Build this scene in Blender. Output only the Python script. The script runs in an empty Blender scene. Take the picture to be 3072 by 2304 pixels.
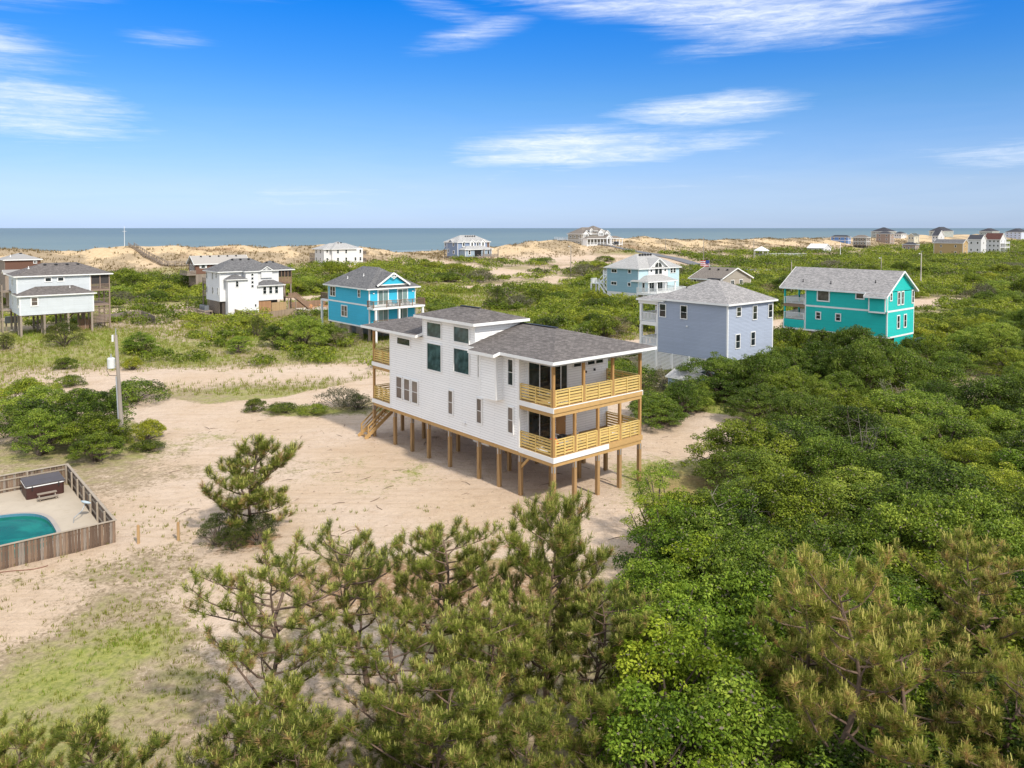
import bpy, math, random
import numpy as np
from mathutils import Vector

# ------------------------------------------------------------------ camera, sky, sun, exposure
scene = bpy.context.scene
COL = scene.collection
R = math.radians
CAM_H = 16.7
PITCH = R(2.4)
FPX = 764.0                       # focal length in pixels of a 1024 wide picture
cd = bpy.data.cameras.new('camera')
cd.sensor_width = 36.0
cd.lens = 36.0 * FPX / 1024
cd.shift_y = -(384 - (228 + FPX * math.tan(PITCH))) / 1024
cd.clip_start = 0.5
cd.clip_end = 120000
cam = bpy.data.objects.new('camera', cd)
cam.location = (0, 0, CAM_H)
cam.rotation_euler = (R(90) - PITCH, 0, 0)
COL.objects.link(cam)
scene.camera = cam

SUN_AZ = R(142)                   # clockwise from +Y: from the right, a little behind the camera
SUN_EL = R(46)
sd = bpy.data.lights.new('sun', 'SUN')
sd.energy = 3.1
sd.angle = R(3.0)
sd.color = (1.0, 0.935, 0.83)
sun = bpy.data.objects.new('sun', sd)
dirv = Vector((math.sin(SUN_AZ) * math.cos(SUN_EL), math.cos(SUN_AZ) * math.cos(SUN_EL), math.sin(SUN_EL)))
sun.rotation_euler = dirv.to_track_quat('Z', 'Y').to_euler()
sun.location = (60, -60, 90)
COL.objects.link(sun)

scene.view_settings.view_transform = 'Standard'
scene.view_settings.look = 'None'
scene.view_settings.exposure = 0.42
scene.view_settings.gamma = 1.0
scene.view_settings.use_curve_mapping = False
scene.cycles.use_denoising = True
scene.cycles.use_adaptive_sampling = True
scene.cycles.adaptive_threshold = 0.012
scene.cycles.max_bounces = 6
scene.cycles.diffuse_bounces = 3
scene.cycles.transparent_max_bounces = 4
scene.cycles.sample_clamp_indirect = 6.0


class NT:
    """tiny helper for node trees"""
    def __init__(self, tree):
        self.t = tree
    def n(self, kind, **kw):
        nd = self.t.nodes.new(kind)
        for k, v in kw.items():
            setattr(nd, k, v)
        return nd
    def link(self, a, b):
        self.t.links.new(a, b)
    def setin(self, sock, v):
        if isinstance(v, bpy.types.NodeSocket):
            self.t.links.new(v, sock)
        else:
            sock.default_value = v
    def math(self, op, a, b=0.0, c=None, clamp=False):
        nd = self.t.nodes.new('ShaderNodeMath')
        nd.operation = op
        nd.use_clamp = clamp
        self.setin(nd.inputs[0], a)
        self.setin(nd.inputs[1], b)
        if c is not None:
            self.setin(nd.inputs[2], c)
        return nd.outputs[0]
    def mix(self, f, a, b, mode='MIX'):
        nd = self.t.nodes.new('ShaderNodeMix')
        nd.data_type = 'RGBA'
        nd.blend_type = mode
        self.setin(nd.inputs[0], f)
        for s, v in ((nd.inputs[6], a), (nd.inputs[7], b)):
            if isinstance(v, tuple) and len(v) == 3:
                v = v + (1.0,)
            self.setin(s, v)
        return nd.outputs[2]
    def ramp(self, f, lo, hi):
        nd = self.t.nodes.new('ShaderNodeMapRange')
        nd.interpolation_type = 'SMOOTHSTEP'
        self.setin(nd.inputs[0], f)
        self.setin(nd.inputs[1], lo)
        self.setin(nd.inputs[2], hi)
        return nd.outputs[0]
    def noise(self, vec, scale, detail=3.0, rough=0.55, dist=0.0):
        nd = self.t.nodes.new('ShaderNodeTexNoise')
        if vec is not None:
            self.link(vec, nd.inputs['Vector'])
        nd.inputs['Scale'].default_value = scale
        nd.inputs['Detail'].default_value = detail
        nd.inputs['Roughness'].default_value = rough
        nd.inputs['Distortion'].default_value = dist
        return nd.outputs['Fac']
    def mapping(self, vec, scale=(1, 1, 1), rot=(0, 0, 0), loc=(0, 0, 0)):
        nd = self.t.nodes.new('ShaderNodeMapping')
        self.link(vec, nd.inputs['Vector'])
        nd.inputs['Scale'].default_value = scale
        nd.inputs['Rotation'].default_value = rot
        nd.inputs['Location'].default_value = loc
        return nd.outputs['Vector']


def build_world():
    w = bpy.data.worlds.new('World')
    scene.world = w
    w.use_nodes = True
    t = w.node_tree
    t.nodes.clear()
    q = NT(t)
    out = q.n('ShaderNodeOutputWorld')
    bg = q.n('ShaderNodeBackground')
    q.link(bg.outputs[0], out.inputs[0])
    sky = q.n('ShaderNodeTexSky')
    sky.sky_type = 'NISHITA'
    sky.sun_disc = False
    sky.sun_elevation = SUN_EL
    sky.sun_rotation = SUN_AZ
    sky.altitude = 20
    sky.air_density = 1.0
    sky.dust_density = 0.3
    sky.ozone_density = 3.0
    tc = q.n('ShaderNodeTexCoord')
    sep = q.n('ShaderNodeSeparateXYZ')
    q.link(tc.outputs['Generated'], sep.inputs[0])
    x, y, z = sep.outputs
    el = q.math('ARCSINE', z)
    az = q.math('ARCTAN2', x, y)
    # a clear, saturated spring sky: deeper blue with height all round the horizon
    cr = q.n('ShaderNodeValToRGB')
    q.link(q.math('DIVIDE', el, 0.8), cr.inputs[0])
    stops = [(0.0, (.50, .71, 1.36)), (.065, (.58, .72, 1.12)), (.199, (.35, .72, 1.12)), (.362, (.045, .65, 1.42)), (.62, (.30, .72, 1.40)), (1.0, (.5, .8, 1.2))]
    while len(cr.color_ramp.elements) < len(stops):
        cr.color_ramp.elements.new(.5)
    for e_, (p_, c_) in zip(cr.color_ramp.elements, stops):
        e_.position = p_
        e_.color = tuple(k_ / 2 for k_ in c_) + (1,)
    hz = q.mix(1.0, q.mix(1.0, sky.outputs[0], cr.outputs[0], 'MULTIPLY'), (2.0, 2.0, 2.0), 'MULTIPLY')
    # cirrus: streaky noise on a high flat layer, gathered into banks
    zz = q.math('ADD', z, 0.10)
    comb = q.n('ShaderNodeCombineXYZ')
    q.link(q.math('DIVIDE', x, zz), comb.inputs[0])
    q.link(q.math('DIVIDE', y, zz), comb.inputs[1])
    p1 = q.mapping(comb.outputs[0], (1.0, 0.55, 1), (0, 0, R(28)))
    ang = q.n('ShaderNodeCombineXYZ')
    q.link(az, ang.inputs[0])
    q.link(q.math('MULTIPLY', el, 2.6), ang.inputs[1])
    f1 = q.noise(q.mapping(ang.outputs[0], (.75, 2.6, 1), (0, 0, R(10))), 7.0, 9.0, .62, .9)
    f2 = q.noise(q.mapping(ang.outputs[0], (.6, 3.4, 1), (0, 0, R(-12)), (3, 1, 0)), 11.0, 9.0, .68, 1.2)
    streak = q.math('ADD', q.math('MULTIPLY', f1, 0.55), q.math('MULTIPLY', f2, 0.45))
    banks = [  # azimuth, elevation, half widths (degrees), strength, tilt
        (-34, 15.8, 11, 3.2, .95, .1), (-36, 9.6, 10, 4.6, .55, 0), (-31.5, 7.4, 9, 3.0, .80, -.08), (-36, 11.4, 7, 2.0, .75, 0),
        (-21, 16.7, 9, 1.6, .55, 0), (-3.0, 14.0, 6.0, 1.4, .60, .25), (-5, 15.7, 5, 1.2, .52, -.2), (-24, 12.6, 4, 1.0, .45, .05),
        (5, 16.6, 14, 2.0, .75, -.12), (18, 14.9, 14, 3.0, .85, -.10), (25, 15.6, 14, 2.6, .80, .12), (18.5, 13.6, 9, 1.6, .72, .18), (32, 16.6, 9, 2.2, .85, .1),
        (14, 8.5, 9.5, 1.7, .82, .03), (5, 5.9, 14, 2.3, .85, .04), (14, 6.2, 8, 1.4, .62, 0), (33, 4.4, 9, 1.8, .6, .05),
        (-13, 2.4, 13, 1.8, .50, 0), (-20, 5.0, 8, 1.0, .35, 0), (27, 5.3, 6, 1.0, .35, 0), (8, 3.4, 22, 2.2, .40, 0)]
    acc = None
    for a, e, ra, re_, s, tl in banks:
        da = q.math('SUBTRACT', az, R(a))
        de = q.math('SUBTRACT', q.math('SUBTRACT', el, R(e)), q.math('MULTIPLY', da, tl))
        d2 = q.math('ADD', q.math('POWER', q.math('ABSOLUTE', q.math('DIVIDE', da, R(ra))), 2.0),
                    q.math('POWER', q.math('ABSOLUTE', q.math('DIVIDE', de, R(re_))), 2.0))
        m = q.math('MULTIPLY', q.math('SUBTRACT', 1.0, d2, clamp=True), s)
        acc = m if acc is None else q.math('MAXIMUM', acc, m)
    # cloud goes on over the unseen sky, added as a thicker veil to fill shade
    away = q.math('MAXIMUM', q.ramp(q.math('ABSOLUTE', az), R(38), R(60)), q.ramp(el, R(18), R(26)))
    rest = q.math('MULTIPLY', away, q.math('ADD', q.math('MULTIPLY', q.ramp(q.noise(p1, 0.7, 2.0), .40, .62), .20), .95))
    acc = q.math('MAXIMUM', acc, rest)
    cl = q.math('MULTIPLY', q.ramp(q.math('ADD', streak, q.math('MULTIPLY', acc, 0.46)), 0.53, 1.06), q.math('MINIMUM', q.math('MULTIPLY', acc, 1.5), 1.0), clamp=True)
    wisp = q.noise(q.mapping(ang.outputs[0], (1, 2.0, 1), (0, 0, R(8))), 26.0, 7.0, .7, 1.0)
    cl = q.math('MULTIPLY', cl, q.math('MAXIMUM', q.math('ADD', q.math('MULTIPLY', q.ramp(wisp, .30, .70), .40), .58), q.math('MULTIPLY', away, .95)))
    veil = q.math('MULTIPLY', q.ramp(el, .22, .0), .16)
    cl = q.math('MAXIMUM', cl, q.math('MULTIPLY', veil, q.math('ADD', f1, .4)))
    col = q.mix(cl, hz, (7.9, 8.4, 9.1))
    q.link(col, bg.inputs['Color'])
    bg.inputs['Strength'].default_value = 0.096
    w.cycles.sampling_method = 'MANUAL'
    w.cycles.sample_map_resolution = 1024


build_world()

# ------------------------------------------------------------------ frames and mesh helpers
GRID = R(40.2)                    # the streets and most houses share this direction
EX = np.array([math.cos(GRID), math.sin(GRID)])
EY = np.array([-math.sin(GRID), math.cos(GRID)])


def ray(px, py):
    cy = 228 + FPX * math.tan(PITCH)
    r, u = (px - 512) / FPX, -(py - cy) / FPX
    return np.array([r, math.cos(PITCH) + u * math.sin(PITCH), u * math.cos(PITCH) - math.sin(PITCH)])


def uv2xy(u, v):
    return (EX[0] * v + EY[0] * u, EX[1] * v + EY[1] * u)


MATS = {}


def _bsdf(name):
    m = bpy.data.materials.new(name)
    m.use_nodes = True
    t = m.node_tree
    t.nodes.clear()
    q = NT(t)
    out = q.n('ShaderNodeOutputMaterial')
    b = q.n('ShaderNodeBsdfPrincipled')
    q.link(b.outputs[0], out.inputs[0])
    return m, q, b, out


def plain(name, col, rough=0.6, var=0.12, scale=1.5, spec=0.3, bump=0.0, metal=0.0, grain=None, dirt=None):
    """paint / plastic / metal with uneven tone, optional wood grain and weather stains"""
    if name in MATS:
        return MATS[name]
    m, q, b, out = _bsdf(name)
    tc = q.n('ShaderNodeTexCoord')
    v = tc.outputs['Object']
    n = q.noise(v, scale, 5.0, 0.6)
    k = q.math('ADD', q.math('MULTIPLY', n, 2 * var), 1 - var)
    c = q.mix(1.0, tuple(col), k, 'MULTIPLY')
    if grain:
        gv = q.mapping(v, grain)
        gn = q.noise(gv, 1.0, 5.0, 0.65)
        c = q.mix(q.math('MULTIPLY', q.ramp(gn, .45, .75), .45), c, tuple(x * .55 for x in col))
    if dirt:
        dn = q.noise(q.mapping(v, (1.2, 1.2, .35)), 1.0, 6.0, 0.7)
        c = q.mix(q.math('MULTIPLY', q.ramp(dn, .52, .78), dirt[3]), c, tuple(dirt[:3]))
    oi = q.n('ShaderNodeObjectInfo')
    k2 = q.math('ADD', q.math('MULTIPLY', oi.outputs['Random'], var * 1.2), 1 - var * .6)
    c = q.mix(1.0, c, k2, 'MULTIPLY')
    q.link(c, b.inputs['Base Color'])
    b.inputs['Roughness'].default_value = rough
    b.inputs['Metallic'].default_value = metal
    b.inputs['Specular IOR Level'].default_value = spec
    if bump:
        bp = q.n('ShaderNodeBump')
        bp.inputs['Strength'].default_value = bump
        bp.inputs['Distance'].default_value = 0.02
        q.link(q.noise(v, scale * 12, 4.0), bp.inputs['Height'])
        q.link(bp.outputs[0], b.inputs['Normal'])
    MATS[name] = m
    return m


def siding(name, col, row=.178, rough=.55, var=.05):
    """painted lap boards: each course a touch different, shadow of the laps and butt joints painted as darker lines"""
    if name in MATS:
        return MATS[name]
    m, q, b, out = _bsdf(name)
    tc = q.n('ShaderNodeTexCoord')
    sp = q.n('ShaderNodeSeparateXYZ')
    q.link(tc.outputs['Object'], sp.inputs[0])
    cb = q.n('ShaderNodeCombineXYZ')
    q.link(q.math('ADD', sp.outputs[0], sp.outputs[1]), cb.inputs[0])
    q.link(sp.outputs[2], cb.inputs[1])
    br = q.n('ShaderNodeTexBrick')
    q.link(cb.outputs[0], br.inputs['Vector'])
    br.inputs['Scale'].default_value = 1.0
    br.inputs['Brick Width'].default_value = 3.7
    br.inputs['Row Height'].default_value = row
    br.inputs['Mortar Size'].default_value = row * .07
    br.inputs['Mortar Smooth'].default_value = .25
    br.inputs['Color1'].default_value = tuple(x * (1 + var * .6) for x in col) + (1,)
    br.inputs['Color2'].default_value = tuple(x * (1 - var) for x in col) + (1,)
    br.inputs['Mortar'].default_value = tuple(x * .66 for x in col) + (1,)  # shadow under each lap and at the butt joints, painted into the colour
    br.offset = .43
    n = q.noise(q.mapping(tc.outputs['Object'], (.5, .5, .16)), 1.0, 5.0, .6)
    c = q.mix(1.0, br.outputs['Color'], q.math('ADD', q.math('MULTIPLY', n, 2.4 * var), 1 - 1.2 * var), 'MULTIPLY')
    q.link(c, b.inputs['Base Color'])
    b.inputs['Roughness'].default_value = rough
    b.inputs['Specular IOR Level'].default_value = .3
    MATS[name] = m
    return m


def shingle(name, col, col2):
    if name in MATS:
        return MATS[name]
    m, q, b, out = _bsdf(name)
    uv = q.n('ShaderNodeUVMap')
    br = q.n('ShaderNodeTexBrick')
    q.link(uv.outputs[0], br.inputs['Vector'])
    br.inputs['Scale'].default_value = 1.0
    br.inputs['Brick Width'].default_value = 0.34
    br.inputs['Row Height'].default_value = 0.145
    br.inputs['Mortar Size'].default_value = 0.012
    br.inputs['Mortar Smooth'].default_value = 0.3
    br.inputs['Bias'].default_value = 0.0
    br.offset = 0.37
    br.inputs['Color1'].default_value = tuple(col) + (1,)
    br.inputs['Color2'].default_value = tuple(col2) + (1,)
    br.inputs['Mortar'].default_value = tuple(x * .45 for x in col) + (1,)
    n = q.noise(uv.outputs[0], 3.1, 5.0, .7)
    c = q.mix(1.0, br.outputs['Color'], q.math('ADD', q.math('MULTIPLY', n, .8), .6), 'MULTIPLY')
    n2 = q.noise(uv.outputs[0], .35, 3.0, .6)
    c = q.mix(1.0, c, q.math('ADD', q.math('MULTIPLY', n2, .3), .85), 'MULTIPLY')
    q.link(c, b.inputs['Base Color'])
    b.inputs['Roughness'].default_value = 0.92
    b.inputs['Specular IOR Level'].default_value = 0.15
    bp = q.n('ShaderNodeBump')
    bp.inputs['Strength'].default_value = 0.6
    bp.inputs['Distance'].default_value = 0.02
    q.link(q.math('ADD', br.outputs['Fac'], q.math('MULTIPLY', n, -.6)), bp.inputs['Height'])
    bp.invert = True
    q.link(bp.outputs[0], b.inputs['Normal'])
    MATS[name] = m
    return m


def glass(name, col, rough=0.04, blind=None):
    """window glass seen from outside: dark room behind, sky reflected"""
    if name in MATS:
        return MATS[name]
    m, q, b, out = _bsdf(name)
    tc = q.n('ShaderNodeTexCoord')
    n = q.noise(tc.outputs['Object'], 1.6, 2.0)
    oi = q.n('ShaderNodeObjectInfo')
    c = q.mix(q.ramp(n, .35, .7), tuple(x * .6 for x in col), tuple(x * 1.5 for x in col))
    if blind:
        w = q.n('ShaderNodeTexWave')
        w.wave_type = 'BANDS'
        w.bands_direction = 'X'
        q.link(tc.outputs['Object'], w.inputs['Vector'])
        w.inputs['Scale'].default_value = 4.0
        w.inputs['Distortion'].default_value = .3
        c = q.mix(q.math('ADD', q.math('MULTIPLY', w.outputs['Fac'], .3), .55), c, tuple(blind))
    c = q.mix(1.0, c, q.math('ADD', q.math('MULTIPLY', oi.outputs['Random'], .8), .6), 'MULTIPLY')
    q.link(c, b.inputs['Base Color'])
    b.inputs['Roughness'].default_value = rough
    b.inputs['Specular IOR Level'].default_value = 0.55
    bp = q.n('ShaderNodeBump')
    bp.inputs['Strength'].default_value = 0.05
    q.link(q.noise(tc.outputs['Object'], 2.5, 1.0), bp.inputs['Height'])
    q.link(bp.outputs[0], b.inputs['Normal'])
    MATS[name] = m
    return m


class MB:
    """collects faces of one mesh"""
    def __init__(self):
        self.v, self.f, self.uv, self.mi = [], [], [], []
    def face(self, pts, uvs=None, mi=0):
        i = len(self.v)
        self.v.extend([tuple(p) for p in pts])
        self.f.append(tuple(range(i, i + len(pts))))
        self.uv.append(uvs if uvs else [(0, 0)] * len(pts))
        self.mi.append(mi)
    def box(self, x0, x1, y0, y1, z0, z1, mi=0):
        if x0 > x1: x0, x1 = x1, x0
        if y0 > y1: y0, y1 = y1, y0
        if z0 > z1: z0, z1 = z1, z0
        i = len(self.v)
        self.v += [(x0, y0, z0), (x1, y0, z0), (x1, y1, z0), (x0, y1, z0), (x0, y0, z1), (x1, y0, z1), (x1, y1, z1), (x0, y1, z1)]
        for f in ((0, 3, 2, 1), (4, 5, 6, 7), (0, 1, 5, 4), (1, 2, 6, 5), (2, 3, 7, 6), (3, 0, 4, 7)):
            self.f.append(tuple(i + k for k in f))
            self.uv.append([(0, 0)] * 4)
            self.mi.append(mi)
        return self
    def bar(self, p0, p1, w, h, up=(0, 0, 1)):
        """rectangular bar between two points"""
        p0, p1 = Vector(p0), Vector(p1)
        d = (p1 - p0).normalized()
        s = d.cross(Vector(up))
        if s.length < 1e-4:
            s = d.cross(Vector((0, 1, 0)))
        s.normalize()
        n = s.cross(d)
        s, n = s * (w / 2), n * (h / 2)
        i = len(self.v)
        for p in (p0, p1):
            for a, b in ((-1, -1), (1, -1), (1, 1), (-1, 1)):
                self.v.append(tuple(p + s * a + n * b))
        for f in ((0, 1, 2, 3), (7, 6, 5, 4), (0, 4, 5, 1), (1, 5, 6, 2), (2, 6, 7, 3), (3, 7, 4, 0)):
            self.f.append(tuple(i + k for k in f))
            self.uv.append([(0, 0)] * 4)
            self.mi.append(0)
        return self
    def tube(self, pts, radii, n=8, cap=True):
        pts = [Vector(p) for p in pts]
        base = len(self.v)
        ov = pts[-1] - pts[0]
        ref = Vector((0, 1, 0)) if abs(ov.y) < .7 * max(ov.length, 1e-6) else Vector((1, 0, 0))
        for k, p in enumerate(pts):
            d = (pts[min(k + 1, len(pts) - 1)] - pts[max(k - 1, 0)])
            d = d.normalized() if d.length > 1e-6 else Vector((0, 0, 1))
            s = d.cross(ref)
            s.normalize()
            w = d.cross(s)
            for j in range(n):
                a = 2 * math.pi * j / n
                self.v.append(tuple(p + (s * math.cos(a) + w * math.sin(a)) * radii[k]))
        for k in range(len(pts) - 1):
            for j in range(n):
                a, b = base + k * n + j, base + k * n + (j + 1) % n
                self.f.append((a, b, b + n, a + n))
                self.uv.append([(0, 0)] * 4)
                self.mi.append(0)
        if cap:
            for k in (0, len(pts) - 1):
                self.f.append(tuple(base + k * n + j for j in range(n)))
                self.uv.append([(0, 0)] * n)
                self.mi.append(0)
        return self
    def mesh(self, name, smooth=False, uv=False):
        me = bpy.data.meshes.new(name)
        me.from_pydata(self.v, [], self.f)
        if uv:
            l = me.uv_layers.new(name='UVMap')
            flat = [c for f in self.uv for p in f for c in p]
            l.data.foreach_set('uv', flat)
        if any(self.mi):
            me.polygons.foreach_set('material_index', self.mi)
        if smooth:
            me.polygons.foreach_set('use_smooth', [True] * len(me.polygons))
        me.update()
        return me


def put(name, me, mat, parent=None, loc=(0, 0, 0), rz=0.0, label=None):
    o = bpy.data.objects.new(name, me)
    if mat is not None and len(me.materials) == 0:
        for m in (mat if isinstance(mat, (list, tuple)) else [mat]):
            me.materials.append(m)
    COL.objects.link(o)
    o.location = loc
    o.rotation_euler = (0, 0, rz)
    if parent is not None:
        o.parent = parent
    if label:
        o['label'] = label
    return o


def part(name, mb, mat, parent=None, smooth=False, uv=False, label=None, loc=(0, 0, 0), rz=0.0):
    return put(name, mb.mesh(name, smooth, uv), mat, parent, loc, rz, label)


def thing(name, label, cat, loc=(0, 0, 0), rz=0.0, group=None):
    o = bpy.data.objects.new(name, None)
    o.empty_display_size = 0.5
    COL.objects.link(o)
    o.location = loc
    o.rotation_euler = (0, 0, rz)
    return tag(o, label, cat, group)


def tag(o, label=None, cat=None, group=None, kind=None):
    if label: o['label'] = label
    if cat: o['category'] = cat
    if group: o['group'] = group
    if kind: o['kind'] = kind
    return o


def copy_tree(o, parent=None):
    c = o.copy()
    COL.objects.link(c)
    if parent is not None:
        c.parent = parent
    for ch in list(o.children):
        copy_tree(ch, c)
    return c


# ------------------------------------------------------------------ noise for terrain and planting
def vnoise(x, y, seed=0):
    x = np.asarray(x, float); y = np.asarray(y, float)
    xi = np.floor(x).astype(np.int64); yi = np.floor(y).astype(np.int64)
    fx, fy = x - xi, y - yi
    fx = fx * fx * (3 - 2 * fx); fy = fy * fy * (3 - 2 * fy)
    def h(a, b):
        n = (a * 374761393 + b * 668265263 + seed * 1442695041) & 0xffffffff
        n = ((n ^ (n >> 13)) * 1274126177) & 0xffffffff
        return ((n ^ (n >> 16)) & 0xffff) / 65535.0
    return ((h(xi, yi) * (1 - fx) + h(xi + 1, yi) * fx) * (1 - fy) + (h(xi, yi + 1) * (1 - fx) + h(xi + 1, yi + 1) * fx) * fy)


def fbm(x, y, s, oct=4, seed=0):
    t, a, n = 0.0, 1.0, 0.0
    for o in range(oct):
        t = t + a * vnoise(np.asarray(x) / s, np.asarray(y) / s, seed + o * 17)
        n += a; a *= .5; s *= .5
    return t / n


def sstep(a, b, x):
    t = np.clip((np.asarray(x, float) - a) / (b - a), 0, 1)
    return t * t * (3 - 2 * t)


def seg_dist(x, y, pts):
    d = np.full(np.shape(x), 1e9)
    for (ax, ay), (bx, by) in zip(pts[:-1], pts[1:]):
        vx, vy = bx - ax, by - ay
        t = np.clip(((x - ax) * vx + (y - ay) * vy) / (vx * vx + vy * vy), 0, 1)
        d = np.minimum(d, np.hypot(x - ax - t * vx, y - ay - t * vy))
    return d


def in_poly(x, y, poly, soft=2.0):
    """soft inside mask of a polygon"""
    x = np.asarray(x, float); y = np.asarray(y, float)
    ins = np.zeros(x.shape, bool)
    n = len(poly)
    for i in range(n):
        (ax, ay), (bx, by) = poly[i], poly[(i + 1) % n]
        c = ((ay > y) != (by > y)) & (x < (bx - ax) * (y - ay) / ((by - ay) if by != ay else 1e-9) + ax)
        ins ^= c
    d = seg_dist(x, y, list(poly) + [poly[0]])
    return sstep(-soft, soft, np.where(ins, d, -d))
# ------------------------------------------------------------------ terrain
SEA_Z = -3.0
ROAD1 = [(-50, 83), (-44, 79), (-38, 75), (-30, 71.5), (-22, 76), (-15.3, 84.5), (4, 100), (20, 115), (62, 151), (110, 190)]
ROAD2 = [uv2xy(176, -20), uv2xy(180, 42), uv2xy(181, 80), uv2xy(184, 130), uv2xy(186, 190)]
DRIVE = [(-1, 66), (6, 66), (13, 64), (19.5, 61), (20, 66), (12, 72), (2, 82), (-4, 92)]
LOT = [(-33, 69), (-24, 71), (-14, 71), (-4, 79), (8, 78), (20, 67), (19, 58), (12, 52), (10, 44), (4, 37), (-4, 33.5), (-10, 34), (-15, 38), (-19, 44), (-23, 50), (-28, 58)]
YARD = [(-24, 50), (-19, 45), (-13, 38), (-8, 33), (-3, 30), (-6, 22), (-14, 18), (-26, 22), (-34, 34), (-28, 44)]
LAWN = [(-22, 30), (-17, 33.5), (-12, 33.5), (-8, 30), (-8, 24), (-12, 16), (-24, 14), (-30, 22)]
ASPHALT = [(36, 428), (60, 424), (74, 405), (82, 384), (87, 350), (93, 322), (120, 300)]


def height(x, y):
    x = np.asarray(x, float); y = np.asarray(y, float)
    u = x * EY[0] + y * EY[1]
    v = x * EX[0] + y * EX[1]
    z = -1.0 + 0.5 * (fbm(x, y, 34, 3, 5) - .5) + 0.18 * (fbm(x, y, 7, 3, 9) - .5)
    z = z + 0.05 * (fbm(x, y, 1.6, 2, 3) - .5)
    # flat working pad round the new house, slightly mounded sand in front
    pad = np.exp(-(((x + 2) / 17) ** 2 + ((y - 57) / 17) ** 2) ** 2)
    z = z * (1 - pad * .75) + (-1.0) * pad * .75
    z = z + 0.9 * np.exp(-(((x + 76 - 5) / 18) ** 2 + ((y - 124) / 18) ** 2))
    z = z + 2.6 * sstep(190, 275, u) + 1.6 * (fbm(x, y, 60, 3, 21) - .5) * sstep(120, 260, u)
    z = z + 2.6 * np.exp(-(((x - 45) / 42) ** 2 + ((y - 430) / 42) ** 2))
    # levelled yard and basin of the neighbour's pool
    a_, b_ = u - 46.9, v - 10.3
    yd = sstep(.1, .5, a_) * sstep(13.6, 13.2, a_) * sstep(.1, -.3, b_) * sstep(-15, -13, b_)
    z = z * (1 - yd) - 1.16 * yd
    z = z - .75 * sstep(1.0, .93, (np.abs((b_ + 7.6) / 5.3) ** 3.2 + np.abs((a_ - 4.7) / 4.1) ** 3.2) ** .3125)
    # beach ridge
    gap = np.exp(-((v - 216) / 26) ** 2)
    big = fbm(u * 1.0, v * .7, 55, 4, 31)
    rough = fbm(u, v, 13, 4, 41)
    crest = (5.8 + 7.0 * (big - .42)) * (1 - .75 * gap)
    prof = np.exp(-((u - 318 - 26 * (big - .5)) / 30.0) ** 2)
    prof2 = np.exp(-((u - 362) / 22.0) ** 2)
    z = z + prof * crest + prof2 * crest * .55 * (1 - gap * .6) + (rough - .5) * 5.6 * np.maximum(prof, prof2 * .8) * (1 - .6 * gap)
    k = sstep(375, 520, u)
    z = z * (1 - k) + k * (-3.4 - (u - 520) * .012 * (u > 520))
    return z


def H(x, y):
    return float(height(np.array([x]), np.array([y]))[0])


def axis_lines(c0, c1, step, lo, hi, g):
    a = list(np.arange(c0, c1 + 1e-6, step))
    s = step
    while a[-1] < hi:
        s *= g
        a.append(a[-1] + s)
    b = []
    s = step
    p = c0
    while p > lo:
        s *= g
        p -= s
        b.append(p)
    return np.array(b[::-1] + a)


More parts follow.
